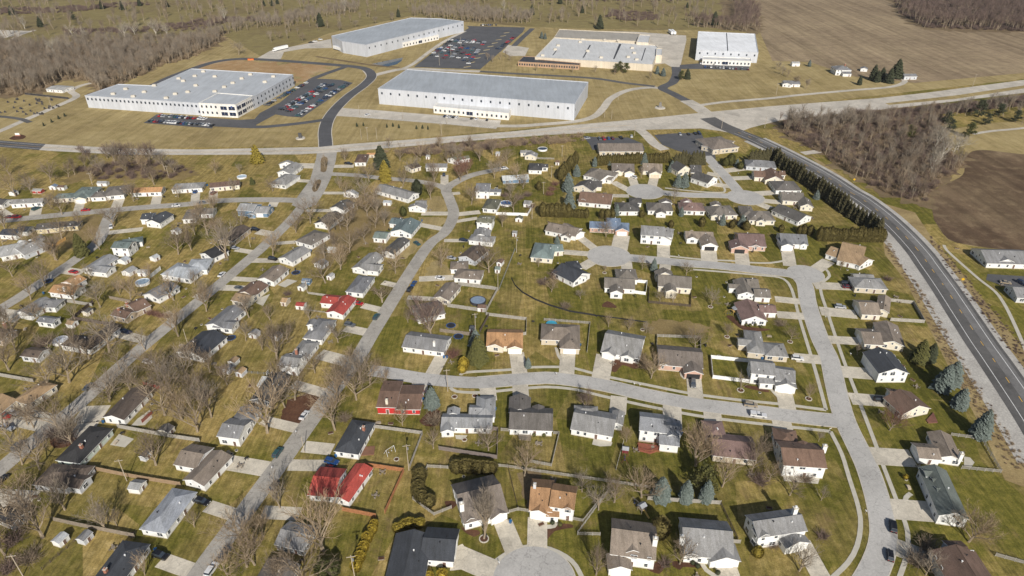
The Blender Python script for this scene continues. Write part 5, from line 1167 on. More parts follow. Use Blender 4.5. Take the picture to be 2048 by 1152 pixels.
def arbor_mesh(seed, w=.2, shape=.55, n=800):
    r = random.Random(seed); C = MB()
    def rad(f): return w * (math.sin(math.pi * min(1, f * shape + .12 + (1 - shape) * .1)) ** .7 if f < .5 else (1 - ((f - .5) / .52) ** 1.7)) if f < 1 else 0
    rings = 8; m = 10; vs = []
    for i in range(rings + 1):
        f = i / rings; rr = max(.004, rad(f) * .82)
        vs += [(rr * math.cos(2*math.pi*k/m), rr * math.sin(2*math.pi*k/m), f * .97) for k in range(m)]
    C.add(vs, [(i*m + k, i*m + (k+1) % m, (i+1)*m + (k+1) % m, (i+1)*m + k) for i in range(rings) for k in range(m)])
    for i in range(n):
        f = r.random() ** .9; a = r.uniform(0, 6.28); rr = rad(f) * r.uniform(.8, 1.14)
        c = Vector((rr * math.cos(a), rr * math.sin(a), f)); u = Vector((math.cos(a) * .5, math.sin(a) * .5, 1)).normalized() * r.uniform(.03, .055)
        s = Vector((-math.sin(a), math.cos(a), 0)) * r.uniform(.018, .035) + rv(r, .01)
        C.add([c - u * .6 - s, c - u * .6 + s, c + u + rv(r, .012)], [(0, 1, 2)])
    T = MB(); T.tube((0, 0, -.01), (0, 0, .5), .02, .01, 5)
    return T.mesh('trunk', [BARKD]), C.mesh('crown', [LEAF['arbor']])
ARB = [arbor_mesh(6), arbor_mesh(7, .23), arbor_mesh(8, .18)]
ROUND = [arbor_mesh(9, .5, .8, 900)]
prnd = random.Random(99)
PENDING = []     # (object, phrase, pixel, category)
def put(kind, x, y, h, protos, k0, crown=None, trunk=None, base_h=1.0, wide=1.0, phrase='bare tree', name='tree', cat='tree', group=None, world=None, rot=None, label=None):
    p = Vector((*world, 0)) if world else G(x, y)
    s = h / base_h
    root = obj(name, None, None, (p.x, p.y, 0), (0, 0, prnd.uniform(0, 6.28) if rot is None else rot), (s * wide, s * wide, s)); root.empty_display_size = .3
    root['category'] = cat
    if group: root['group'] = group
    t = obj('trunk', protos[0], root, slots={0: trunk} if trunk else None)
    c = obj('crown', protos[1], root, slots={0: crown} if crown else None)
    if label: root['label'] = label
    else: PENDING.append((root, phrase, (x, y)))
    return root
def bt(x, y, h, tw=None, kind='b', **kw):
    protos = prnd.choice({'b': BARE, 'f': FAN, 'd': DENSE, 's': SMALL}[kind])
    tw = tw or prnd.choice(['brown', 'brown', 'grey', 'tan'])
    put('bare', x, y, h, protos, 0, TW[tw], kw.pop('trunk', None), 12.0, kw.pop('wide', prnd.uniform(.95, 1.18)), kw.pop('phrase', 'bare tree' if h > 7.5 else 'small bare tree'), 'bare_tree', **kw)
GRP = 'bare trees among the houses'
for x, y, h in [(32, 393, 14), (102, 366, 14), (103, 417, 9), (137, 354, 9), (184, 362, 10), (232, 329, 14), (275, 327, 14), (309, 370, 13), (268, 403, 12), (357, 395, 8), (124, 478, 13), (47, 487, 13), (200, 499, 13), (357, 509, 15), (383, 501, 12), (218, 407, 4),
    (468, 383, 8), (546, 383, 9), (621, 446, 15), (592, 466, 11), (546, 512, 14), (455, 515, 18), (691, 323, 9), (729, 484, 11), (679, 376, 8), (650, 335, 8), (632, 380, 7), (748, 405, 12), (695, 460, 13), (681, 458, 12), (751, 456, 10), (431, 347, 9), (480, 345, 6),
    (651, 566, 14), (681, 539, 13), (498, 635, 12), (413, 623, 13), (492, 682, 9), (554, 718, 16), (676, 685, 9), (764, 605, 10), (791, 547, 12), (630, 746, 10), (713, 800, 15), (570, 815, 11), (423, 835, 15), (720, 768, 14), (771, 774, 8),
    (201, 615, 14), (348, 601, 13), (90, 574, 13), (25, 553, 12), (219, 705, 18), (357, 673, 14), (62, 600, 12), (18, 741, 13), (139, 765, 17), (221, 796, 12), (98, 778, 14), (330, 831, 16), (395, 864, 16), (312, 931, 13), (121, 866, 15), (45, 929, 13), (320, 765, 15),
    (86, 1076, 17), (494, 1134, 14), (527, 1073, 9), (607, 1170, 14), (560, 1165, 10), (290, 1150, 8), (234, 1052, 6), (389, 1054, 7),
    (977, 901, 10), (867, 897, 8), (805, 851, 8), (1049, 952, 13), (1164, 984, 8), (1302, 757, 12), (1481, 780, 8), (1283, 995, 13), (1228, 1005, 11), (1444, 974, 14), (1502, 944, 11), (1579, 991, 10), (1512, 925, 12), (1359, 1128, 11), (1197, 1020, 12), (1538, 962, 9), (1252, 884, 7),
    (978, 545, 15), (882, 535, 12), (862, 399, 13), (943, 409, 12), (1027, 423, 13), (989, 357, 12), (1005, 454, 9), (1033, 366, 13), (919, 325, 12), (806, 374, 12), (840, 322, 12), (1046, 378, 9), (1284, 539, 9), (1372, 551, 9), (1421, 613, 10), (1320, 603, 7), (1346, 605, 6), (1454, 673, 7), (1580, 683, 8), (1390, 697, 12), (1292, 666, 6),
    (1348, 403, 9), (1282, 356, 8), (1212, 474, 10), (1714, 710, 6), (1637, 883, 5), (1617, 797, 7), (1642, 1001, 6), (1681, 540, 6), (1217, 654, 7), (1257, 660, 7), (1209, 545, 4), (1077, 534, 5), (1103, 584, 9), (1161, 598, 6), (823, 629, 8), (816, 645, 6), (1598, 1142, 11), (1192, 1150, 12), (1851, 1150, 9),
    (880, 300, 10), (905, 318, 11), (940, 300, 10), (960, 322, 12), (985, 310, 11), (1015, 328, 12), (860, 318, 10), (780, 300, 9), (800, 322, 11), (828, 345, 11), (868, 365, 14), (895, 330, 12), (1000, 345, 12), (1020, 395, 10), (730, 400, 12), (715, 420, 12), (735, 432, 13), (755, 430, 11), (770, 452, 10), (705, 440, 11), (660, 470, 12), (668, 500, 10), (700, 505, 13), (650, 520, 11), (770, 520, 9), (690, 395, 11), (720, 376, 10),
    (150, 350, 11), (205, 345, 11), (255, 350, 13), (290, 345, 12), (330, 340, 14), (350, 350, 11), (170, 335, 9), (20, 350, 12), (60, 380, 11), (10, 460, 12), (70, 500, 11), (110, 520, 10), (160, 455, 9), (415, 470, 16), (440, 480, 12), (390, 470, 12), (400, 440, 12), (430, 430, 13), (240, 740, 11), (180, 720, 13), (160, 700, 12), (100, 705, 10), (30, 700, 12), (10, 660, 10), (75, 640, 9), (150, 640, 8), (260, 780, 12), (300, 800, 14), (345, 790, 15), (370, 760, 14), (385, 730, 12), (290, 700, 9), (420, 745, 10), (455, 770, 10), (395, 800, 13), (365, 840, 13), (150, 880, 11), (55, 850, 10), (20, 880, 12), (80, 940, 13), (20, 1050, 14), (50, 1010, 13), (130, 1020, 12), (10, 1110, 12), (480, 1090, 12), (510, 1130, 12), (455, 1150, 9), (740, 770, 12), (700, 740, 10), (690, 770, 12), (676, 800, 13), (560, 760, 10), (590, 800, 12), (540, 640, 8), (525, 700, 8), (575, 680, 9), (620, 640, 8), (410, 600, 10), (390, 570, 8), (300, 560, 8), (240, 590, 8), (180, 560, 8)]:
    if 1100 < x and y > 480: bt(x, y, h * .88, kind=prnd.choice('bs') if h < 9 else 'b')
    else: bt(x, y, h, kind='b' if h > 8 else 's')
XS = [(x, y) for x, y in [(prnd.uniform(0, 860), prnd.uniform(320, 1120)) for _ in range(900)]]
added = []
def clear_of(x, y, m=1.2):
    w_ = g2(x, y)
    for hs in HOUSES:
        if abs(hs[1][0] - w_[0]) + abs(hs[1][1] - w_[1]) < 30:
            for q_ in hs[3]:
                d_ = Vector((*w_, 0)) - q_.O; i_, j_ = d_.dot(q_.a), d_.dot(q_.b)
                if -m < i_ < q_.La + m and -m < j_ < q_.Lb + m: return False
    for L_, r_ in ((ST_A, 5), (ST_B, 5)):
        for a_, b_ in zip(L_, L_[1:]):
            t_ = max(0, min(1, (Vector(w_) - a_).dot(b_ - a_) / (b_ - a_).length_squared))
            if (a_.lerp(b_, t_) - Vector(w_)).length < r_: return False
    return True
for x, y in XS:
    w_ = g2(x, y)
    if len(added) < 14 and clear_of(x, y) and x < 900 - (y - 320) * .45 and all((w_[0] - a_) ** 2 + (w_[1] - b_) ** 2 > 150 for a_, b_ in added):
        added.append(w_); bt(x, y, prnd.uniform(9, 15.5))
bt(535, 866, 20, 'tan', phrase='giant bare tree'); bt(670, 860, 17, 'tan'); bt(647, 1101, 21, 'tan', phrase='giant bare tree'); bt(862, 670, 17, 'plum', 'd')
bt(968, 1077, 19, 'grey', 'f', wide=.8, phrase='fan-shaped bare tree'); bt(1391, 932, 17, 'tan', 'f', wide=1.15, phrase='fan-shaped bare tree'); bt(921, 362, 14, 'red', 'd'); bt(935, 350, 11, 'red', 'd')
bt(1779, 861, 9, 'red', 'd', wide=1.2, phrase='dense round reddish tree'); bt(1171, 819, 7.5, 'plum', 'd', wide=1.1, phrase='dense round dark bare tree'); bt(1937, 1084, 12, 'tan', 'd', phrase='dense bare tree')
for x, y, h in ((240, 325, 13), (262, 322, 12), (300, 325, 13), (215, 318, 10), (180, 322, 8), (165, 310, 7)): bt(x, y, h, 'plum', 'd')
# low bare bushes
def bush(x, y, h, tw='plum', w=1.3, phrase='bare bush'):
    p = G(x, y)
    o = obj('bare_bush', prnd.choice(BRUSH), None, (p.x, p.y, 0), (0, 0, prnd.uniform(0, 6)), (h * w, h * w, h), {0: TW[tw]}); o['category'] = 'bush'
    PENDING.append((o, phrase, (x, y)))
for x, y, h, tw in [(870, 845, 4, 'brown'), (1113, 556, 4.5, 'plum'), (1085, 568, 3, 'plum'), (1130, 615, 3, 'brown'), (1560, 650, 3, 'brown'), (1775, 560, 2.5, 'plum'), (1520, 965, 3.5, 'plum'), (1485, 900, 3, 'plum'), (1610, 960, 3, 'brown'), (1280, 720, 3.5, 'tan'), (1290, 735, 3.5, 'tan'), (905, 712, 3.5, 'red'), (85, 690, 4, 'plum'), (300, 628, 2.2, 'red'), (310, 630, 2.2, 'red'), (322, 633, 2.2, 'red'), (334, 635, 2.2, 'red'), (1700, 532, 2, 'brown'), (1098, 390, 3, 'red'), (1104, 380, 3, 'red'), (1110, 370, 3, 'red'), (1010, 393, 3, 'plum'), (1040, 398, 3, 'plum'), (1055, 392, 3, 'plum'), (1062, 415, 3, 'plum'), (1540, 1090, 2.5, 'plum'), (1330, 1130, 2.5, 'plum'), (1645, 1075, 2.4, 'plum'), (480, 620, 2, 'brown'), (575, 590, 2.2, 'plum'), (690, 840, 3, 'brown'), (410, 795, 3, 'plum'), (450, 745, 3.5, 'plum'), (110, 870, 4, 'plum'), (135, 880, 4, 'plum'), (1250, 720, 2, 'brown'), (1420, 1070, 3, 'tan'), (1856, 1100, 4, 'brown'), (1830, 1125, 4, 'brown'), (1870, 1130, 3.5, 'plum'), (15, 1140, 4, 'plum'), (60, 1120, 4, 'brown'), (25, 1085, 4, 'plum')]:
    bush(x, y, h, tw)

def con(x, y, h, leaf='spruce', protos=SPR, phrase=None, wide=1.0, name='spruce_tree', **kw):
    put('con', x, y, h, prnd.choice(protos), 0, LEAF[leaf], None, 1.0, wide, phrase or {'spruce': 'blue spruce', 'dark': 'dark evergreen', 'green': 'green evergreen', 'yellow': 'yellowing evergreen', 'olive': 'olive green evergreen'}.get(leaf, 'evergreen'), name, **kw)
for x, y, h in [(1153, 352, 8), (1136, 382, 12), (1138, 418, 12), (1189, 333, 7), (1114, 487, 5), (1218, 330, 7), (1250, 326, 8), (1288, 328, 8), (1343, 341, 7), (1368, 374, 10), (1355, 374, 9), (1444, 450, 7), (1233, 430, 7), (1362, 432, 6), (1483, 452, 7), (1473, 334, 6), (1307, 541, 7), (1056, 735, 5), (864, 812, 9), (1321, 997, 9.5), (1370, 1001, 9), (1411, 1001, 9), (1882, 780, 12), (1900, 768, 11), (1917, 814, 9), (1957, 874, 12.5), (951, 694, 9), (1339, 344, 5), (1632, 398, 6)]:
    con(x, y, h, wide=1.1)
for x, y, h, l in [(166, 511, 13, 'olive'), (515, 326, 13, 'yellow'), (771, 362, 14, 'yellow'), (763, 336, 16, 'dark'), (505, 369, 5, 'green'), (956, 724, 13, 'olive'), (1836, 724, 11, 'olive'), (1858, 722, 9, 'dark'), (82, 54, 13, 'dark'), (25, 30, 13, 'dark'), (641, 53, 17, 'dark'), (1064, 30, 14, 'dark'), (1199, 58, 17, 'dark'), (1428, 50, 17, 'dark'), (1164, 26, 11, 'dark'), (1374, 16, 8, 'dark'), (1745, 161, 15, 'dark'), (1753, 164, 11, 'dark'), (1791, 156, 18, 'dark'), (1777, 166, 14, 'dark'), (1762, 160, 12, 'dark'), (1718, 170, 9, 'dark'), (1618, 133, 7, 'spruce'), (1083, 77, 8, 'spruce'), (1090, 78, 7, 'spruce'), (1314, 148, 8, 'spruce'), (1326, 152, 8, 'spruce'), (1374, 158, 10, 'dark'), (1120, 8, 12, 'dark'), (335, 14, 10, 'dark'), (280, 12, 12, 'dark'), (205, 18, 13, 'dark'), (245, 20, 13, 'dark'), (528, 12, 9, 'dark'), (545, 12, 9, 'dark'), (555, 8, 9, 'dark'), (797, 34, 11, 'dark'), (930, 22, 10, 'dark')]:
    con(x, y, h, l, wide=1.15 if l != 'yellow' else 1.25)
for x, y, h, l in [(1956, 234, 14, 'dark'), (1936, 276, 12, 'green'), (1996, 234, 11, 'dark'), (1893, 248, 10, 'dark'), (1818, 276, 10, 'olive'), (1971, 250, 9, 'dark'), (1231, 146, 9, 'green'), (1251, 146, 10, 'green'), (1240, 141, 9, 'green'), (1362, 160, 9, 'green'), (1407, 983, 11, 'olive'), (2030, 245, 10, 'dark'), (145, 40, 12, 'dark'), (1900, 262, 9, 'dark')]:
    con(x, y, h, l, PINE, 'round-crowned pine', 1.25, 'pine_tree')
def arb(x, y, h, leaf='arbor', w=1.0, phrase='arborvitae', protos=ARB, name='arborvitae', cat='tree', group=None, world=None, label=None):
    put('arb', x, y, h, prnd.choice(protos), 0, LEAF[leaf], None, 1.0, w, phrase, name, cat, group, world, None, label)
def hedge(label, pts, n, h, leaf, w, group, protos=ARB):
    L = [Vector(g2(*p)) for p in pts]; tot = [0]
    for i in range(len(L) - 1): tot.append(tot[-1] + (L[i+1] - L[i]).length)
    for k in range(n):
        s = tot[-1] * k / (n - 1); i = max(j for j in range(len(tot)) if tot[j] <= s + 1e-6); i = min(i, len(L) - 2)
        p = L[i].lerp(L[i+1], (s - tot[i]) / (tot[i+1] - tot[i]))
        arb(0, 0, h * prnd.uniform(.88, 1.1), leaf, w, '', protos, 'hedge_tree', 'hedge tree', group, (p.x + prnd.uniform(-.2, .2), p.y + prnd.uniform(-.2, .2)), (ORD[k] + ' ' + label.replace(' in the ', ' from the left in the ', 1)) if k < 30 else label + ' right part' if False else (ORD[n - 1 - k] + ' ' + label.replace(' in the ', ' from the right in the ', 1)))
hedge('bronze arborvitae in the tall hedge below the office parking lots', [(1196, 331), (1333, 325)], 30, 7.5, 'arbor', 1.15, 'office hedge')
hedge('bronze arborvitae in the hedge behind the left spruces', [(1120, 360), (1150, 328)], 7, 8.5, 'arbor', 1.3, 'corner hedge')
hedge('tall bronze arborvitae in the clump left of the big spruces', [(1085, 432), (1136, 434)], 12, 8, 'arbor', 1.35, 'west clump')
hedge('short bronze arborvitae right of the big spruces', [(1144, 434), (1172, 436)], 7, 5.5, 'arbor', 1.3, 'short clump')
hedge('bronze arborvitae in the straight hedge beside the tan roofed house', [(1637, 481), (1700, 483), (1762, 483)], 24, 8, 'arbor', 1.2, 'east hedge')
hedge('dark cedar in the windbreak along the curving highway', [(1549, 325), (1575, 345), (1600, 362), (1650, 398), (1700, 436), (1735, 458), (1754, 474)], 34, 11, 'cedar', .85, 'highway windbreak', SPR)
hedge('dark cedar in the short row right of the tan office', [(1500, 329), (1545, 320)], 7, 9.5, 'cedar', .9, 'office row', SPR)
hedge('dark cedar in the pair of rows beside the parking lot entrance', [(1350, 333), (1372, 329), (1385, 332), (1404, 329)], 9, 10, 'cedar', .9, 'entrance row', SPR)
hedge('bronze shrub in the thick clipped hedge behind the round cul-de-sac', [(914, 942), (983, 944)], 9, 5, 'arbor', 2.2, 'thick hedge')
hedge('golden shrub in the leaning hedge by the utility easement', [(748, 1055), (738, 1080), (727, 1105), (712, 1140)], 10, 3.6, 'gold', 2.0, 'golden hedge')
hedge('small rounded shrub in the row beside the large charcoal roof', [(795, 1060), (815, 1052), (840, 1052)], 7, 3.2, 'yellow', 2.4, 'shrub row')
hedge('bronze bush in the clump inside the pentagon fence', [(841, 958), (837, 975), (836, 990), (845, 1003), (858, 1010)], 6, 4.5, 'arbor', 2.4, 'pentagon bushes')
for x, y, h, w, l in [(1203, 437, 6, 1.6, 'arbor'), (1214, 437, 6, 1.7, 'arbor'), (1224, 436, 5.5, 1.6, 'arbor'), (1283, 434, 4.5, 1.8, 'arbor'), (1403, 453, 6, 1.6, 'arbor'), (1463, 456, 5, 2, 'arbor'), (1491, 460, 5.5, 1.8, 'arbor'), (1561, 464, 4.5, 1.8, 'arbor'), (1597, 468, 5, 1.7, 'arbor'), (1606, 468, 6, 1.6, 'arbor'), (1619, 470, 6, 1.5, 'arbor'), (1341, 455, 4.5, 2, 'arbor'), (928, 737, 5.5, 2, 'gold'), (925, 744, 3.5, 2.2, 'gold'), (648, 1150, 6, 1.6, 'green'), (668, 1150, 6, 1.6, 'green'), (1319, 1072, 8, 1.7, 'arbor'), (1514, 1112, 4, 1.7, 'yellow'), (885, 1155, 3.5, 2, 'gold'), (858, 1158, 3, 2, 'gold'), (807, 432, 6, 1.5, 'green'), (835, 390, 10, 1.6, 'dark'), (1078, 380, 6, 1.4, 'arbor'), (434, 519, 2.6, 3, 'gold'), (1460, 330, 8, 1.8, 'olive'), (1450, 332, 6, 1.8, 'olive'), (1480, 338, 5, 2, 'olive'), (1810, 958, 2, 2, 'gold')]:
    arb(x, y, h, l, w, {'gold': 'golden shrub', 'green': 'green shrub', 'yellow': 'yellow-green shrub'}.get(l, 'bronze arborvitae'))
for x, y in ((88, 252), (104, 245), (118, 238), (130, 233), (714, 253), (727, 252), (774, 255), (786, 253), (798, 256), (833, 258), (845, 257), (856, 259)):
    con(x, y, 3.2, 'dark', label='young dark evergreen planted in the dry grass near the highway', group='young evergreens by the highway')
# foundation shrubs along some fronts
for x, y in ((1492, 652), (1500, 653), (1510, 652), (1522, 656), (1483, 649), (1068, 872), (1088, 873), (1270, 594), (1240, 596), (1105, 1048), (1120, 1052), (1395, 1135), (1385, 1128), (1435, 1148)):
    o = obj('shrub', ROUND[0][1], None, tuple(G(x, y)), None, (1.5, 1.5, 1.5), {0: LEAF['dark'] if x % 2 else LEAF['olive']}); o['category'] = 'shrub'; PENDING.append((o, 'round clipped shrub', (x, y)))

# ---------------------------------------------------------------- woods (one mass each) and park trees
proto_col = bpy.data.collections.new('wood_sources')
def src(name, meshes):
    T, C, tm, cm = meshes
    mb = MB(); mb.add(T.v, T.f, 0); n = len(mb.v)
    mb.add(C.v, C.f, 1)
    return mb
def wood_proto(cname, tm, cm, items, kind='tree'):
    c = bpy.data.collections.new(cname)
    for i, it in enumerate(items):
        if kind == 'tree':
            mb = MB(); mb.add(it[2].v, it[2].f, 0); mb.add(it[3].v, it[3].f, 1); me = mb.mesh('wood_tree', [tm, cm])
        else: me = it.mesh('wood_brush', [cm])
        o = bpy.data.objects.new('wood_tree', me); c.objects.link(o)
    return c
PC = {'grey': wood_proto('grey_wood', BARK, TW['grey'], WOODM), 'plum': wood_proto('plum_wood', BARK, TW['plum'], WOODM), 'brown': wood_proto('brown_wood', BARK, TW['brown'], WOODM),
      'brush': wood_proto('brush', BARK, TW['plum'], BRUSHC, 'b'), 'brushb': wood_proto('brush_brown', BARK, TW['tan'], BRUSHC, 'b')}
def inpoly(x, y, P):
    c = False; n = len(P)
    for i in range(n):
        x1, y1 = P[i]; x2, y2 = P[(i + 1) % n]
        if (y1 > y) != (y2 > y) and x < (x2 - x1) * (y - y1) / (y2 - y1) + x1: c = not c
    return c
def scatter(poly, area_per, seed, mind=0, cap=4000):
    P = [g2(*p) for p in poly]; r = random.Random(seed)
    x0 = min(p[0] for p in P); x1 = max(p[0] for p in P); y0 = min(p[1] for p in P); y1 = max(p[1] for p in P)
    A = abs(sum(P[i][0] * P[(i+1) % len(P)][1] - P[(i+1) % len(P)][0] * P[i][1] for i in range(len(P)))) / 2
    n = min(cap, int(A / area_per)); out = []; t = 0
    while len(out) < n and t < n * 40:
        t += 1; x = r.uniform(x0, x1); y = r.uniform(y0, y1)
        if inpoly(x, y, P) and (mind == 0 or all((x - a) ** 2 + (y - b_) ** 2 > mind * mind for a, b_ in out)): out.append((x, y))
    return out
def wood(name, label, cat, poly, area_per, kind, smin, smax, seed):
    pts = scatter(poly, area_per, seed)
    me = bpy.data.meshes.new(name); me.from_pydata([(x, y, 0) for x, y in pts], [], [])
    o = obj(name, me); tag(o, label, cat); o['kind'] = 'stuff'
    ng = bpy.data.node_groups.new(name, 'GeometryNodeTree')
    ng.interface.new_socket('Geometry', in_out='INPUT', socket_type='NodeSocketGeometry'); ng.interface.new_socket('Geometry', in_out='OUTPUT', socket_type='NodeSocketGeometry')
    gi = ng.nodes.new('NodeGroupInput'); go = ng.nodes.new('NodeGroupOutput'); ip = ng.nodes.new('GeometryNodeInstanceOnPoints'); ci = ng.nodes.new('GeometryNodeCollectionInfo')
    ci.inputs['Collection'].default_value = PC[kind]; ci.inputs['Separate Children'].default_value = True; ci.inputs['Reset Children'].default_value = True
    ip.inputs['Pick Instance'].default_value = True
    rs = ng.nodes.new('FunctionNodeRandomValue'); rs.data_type = 'FLOAT_VECTOR'; rs.inputs['Max'].default_value = (0.12, 0.12, 6.28); rs.inputs['Min'].default_value = (-.12, -.12, 0); rs.inputs['Seed'].default_value = seed
    ss = ng.nodes.new('FunctionNodeRandomValue'); ss.data_type = 'FLOAT'; ss.inputs[2].default_value = smin; ss.inputs[3].default_value = smax; ss.inputs['Seed'].default_value = seed + 5
    l = ng.links.new
    l(gi.outputs[0], ip.inputs['Points']); l(ci.outputs[0], ip.inputs['Instance']); l(rs.outputs[0], ip.inputs['Rotation']); l(ss.outputs[1], ip.inputs['Scale']); l(ip.outputs[0], go.inputs[0])
    m = o.modifiers.new('instances', 'NODES'); m.node_group = ng
    return o
W1 = [(-300, 115), (0, 92), (90, 96), (200, 84), (350, 88), (436, 66), (448, 80), (385, 116), (325, 132), (246, 168), (200, 186), (172, 160), (130, 160), (88, 180), (40, 192), (0, 190), (-300, 250)]
wood('woodland', 'broad leafless wood behind the left factory', 'wood', W1, 44, 'grey', .6, 1.25, 1)
wood('woodland', 'browner trees mixed through the broad leafless wood', 'wood', W1, 60, 'brown', .6, 1.15, 31)
wood('undergrowth', 'brown brush under the broad leafless wood', 'undergrowth', W1, 22, 'brushb', 2.2, 4.5, 2)
W2 = [(1556, 244), (1640, 236), (1700, 232), (1780, 236), (1850, 226), (1892, 236), (1878, 268), (1898, 300), (1925, 332), (1866, 380), (1850, 408), (1796, 396), (1700, 348), (1640, 306), (1568, 268)]
wood('woodland', 'leafless thicket between the curving highway and the plowed field', 'wood', W2, 85, 'plum', .4, .75, 3)
wood('woodland', 'paler brown trees mixed through the thicket by the plowed field', 'wood', W2, 80, 'brown', .45, 1.0, 33)
wood('woodland', 'grey trees mixed through the thicket by the plowed field', 'wood', W2, 130, 'grey', .5, 1.1, 34)
wood('undergrowth', 'tangled brush inside the thicket by the plowed field', 'undergrowth', W2, 20, 'brush', 2.0, 4.2, 4)
wood('undergrowth', 'tan weeds inside the thicket by the plowed field', 'undergrowth', W2, 11, 'brushb', 1.5, 3.2, 35)
wood('woodland', 'dark leafless wood beyond the corn field', 'wood', [(1790, 4), (1800, 28), (1850, 56), (2048, 63), (2500, 50), (2500, -30), (1770, -30)], 30, 'plum', .9, 1.4, 5)
wood('undergrowth', 'dark brush at the foot of the far corn field wood', 'undergrowth', [(1790, 4), (1800, 28), (1850, 56), (2048, 63), (2500, 50), (2500, 0)], 40, 'brush', 3, 5, 6)
wood('woodland', 'leafless tree belt behind the white seam roofed hall', 'wood', [(1368, 40), (1390, 55), (1470, 62), (1518, 66), (1516, 30), (1500, -10), (1462, -10), (1468, 50)], 42, 'plum', .7, 1.2, 7)
wood('woodland', 'thin leafless tree belt left of the top warehouse', 'wood', [(512, 44), (560, 42), (640, 22), (720, 12), (720, 24), (660, 34), (600, 50), (512, 58), (440, 72), (440, 58)], 40, 'grey', .6, 1.1, 8)
wood('woodland', 'leafless tree belt behind the big full parking lot', 'wood', [(815, 24), (930, 22), (1060, 34), (1062, 48), (940, 44), (830, 36)], 34, 'grey', .6, 1.1, 9)
wood('undergrowth', 'brown brush strip along the south side of the highway', 'undergrowth', [(760, 306), (820, 296), (900, 289), (1024, 281), (1165, 269), (1168, 284), (1050, 292), (1000, 298), (900, 306), (850, 312)], 12, 'brushb', 1.8, 3.6, 10)
wood('undergrowth', 'dark brush strip along the south side of the highway', 'undergrowth', [(800, 305), (850, 296), (900, 290), (1024, 282), (1100, 276), (1080, 290), (1000, 298), (900, 306), (850, 312)], 18, 'brush', 1.8, 3.6, 40)
wood('undergrowth', 'brush strip along the divided highway on the right', 'undergrowth', [(1700, 228), (1780, 224), (1900, 212), (2048, 196), (2200, 180), (2200, 198), (2048, 212), (1950, 222), (1880, 232), (1780, 238)], 9, 'brush', 2, 5, 11)
wood('woodland', 'leafless trees along the right edge beside the divided highway', 'wood', [(1850, 222), (1950, 212), (2100, 196), (2150, 260), (2060, 262), (2030, 240), (1980, 226), (1900, 236)], 60, 'grey', .6, 1.0, 12)
wood('undergrowth', 'dense brush behind the upper left street', 'undergrowth', [(150, 340), (230, 326), (340, 322), (395, 345), (320, 362), (200, 360)], 22, 'brush', 1.8, 3.6, 13)
wood('undergrowth', 'tall dead grass along the east highway ditch', 'dead grass', [(1768, 470), (1790, 500), (1808, 540), (1832, 562), (1880, 640), (1935, 740), (1985, 820), (2040, 900), (2060, 945), (2010, 930), (1960, 840), (1905, 745), (1862, 655), (1814, 560), (1776, 510)], 1.6, 'brushb', .3, .9, 14)
wood('undergrowth', 'dark weeds along the east highway ditch', 'dead grass', [(1775, 480), (1796, 515), (1850, 590), (1900, 675), (1960, 770), (2040, 890), (2060, 930), (2010, 880), (1940, 760), (1880, 660), (1814, 560), (1776, 510)], 22, 'brush', .4, 1.0, 41)
wood('undergrowth', 'dead weeds on the far side of the east highway', 'dead grass', [(1860, 470), (1935, 555), (2048, 695), (2090, 760), (2100, 800), (2048, 742), (1930, 590), (1862, 488)], 2.5, 'brush', .3, .9, 15)
wood('undergrowth', 'sparse heath patches in the far parkland', 'undergrowth', [(1220, 20), (1310, 26), (1320, 40), (1250, 42), (1210, 34)], 12, 'brush', 1.5, 3, 16)
wood('undergrowth', 'reddish brush patches in the far middle parkland', 'undergrowth', [(1040, 2), (1300, 4), (1440, 0), (1440, -10), (1040, -12)], 60, 'brush', 1.5, 4, 42)
wood('undergrowth', 'brush along the far left stream', 'undergrowth', [(-20, 30), (120, 26), (300, 10), (300, 4), (100, 16), (-20, 18)], 30, 'brush', 2, 4.5, 43)
wood('undergrowth', 'brush below the far left pale trees', 'undergrowth', [(130, 72), (260, 66), (400, 60), (460, 44), (560, 44), (560, 38), (440, 36), (300, 54), (130, 62)], 30, 'brush', 2, 4.5, 44)
def park(poly, per, seed, phrase, h0, h1, mind, tws=('grey', 'brown', 'tan')):
    wood('scattered_trees', phrase[0], 'trees', poly, per, 'grey', h0 / 12, h1 / 12, seed)
    wood('scattered_trees', 'browner ' + phrase[0], 'trees', poly, per * 1.6, 'brown', h0 / 12, h1 / 12, seed + 100)
def park_old(poly, per, seed, phrase, h0, h1, mind, tws=('grey', 'brown', 'tan')):
    for x, y in scatter(poly, per, seed, mind):
        h = prnd.uniform(h0, h1); q = project(Vector((x, y, 0)))
        if q[0] < -150 or q[0] > 2200: continue
        pr = prnd.choice(WOODM + [None, None])
        pr = prnd.choice(BARE[:4]) if pr is None else pr[:2]
        put('bare', 0, 0, h, pr, 0, TW[prnd.choice(tws)], None, 12.0, prnd.uniform(.9, 1.25), '', 'bare_tree', 'tree', phrase[1], (x, y), None, phrase[0])
park([(-100, 84), (200, 76), (430, 56), (520, 34), (700, 6), (700, -20), (-200, -20), (-200, 80)], 1150, 21, ('bare trees scattered over the far parkland on the left', 'far left parkland trees'), 10, 17, 14)
park([(560, 86), (640, 62), (800, 28), (815, 18), (700, 8), (560, 50), (520, 66), (520, 88)], 800, 22, ('bare trees on the grass left of the top warehouse', 'trees left of the top warehouse'), 8, 13, 12)
park([(1000, 30), (1110, 52), (1290, 58), (1380, 56), (1450, 40), (1440, -20), (720, -20), (720, 10), (820, 20)], 1000, 23, ('bare trees scattered over the far parkland in the middle', 'far middle parkland trees'), 10, 16, 14)
park([(430, 64), (560, 44), (560, 38), (430, 50)], 400, 24, ('bare trees at the end of the broad wood', 'wood end trees'), 10, 15, 8)
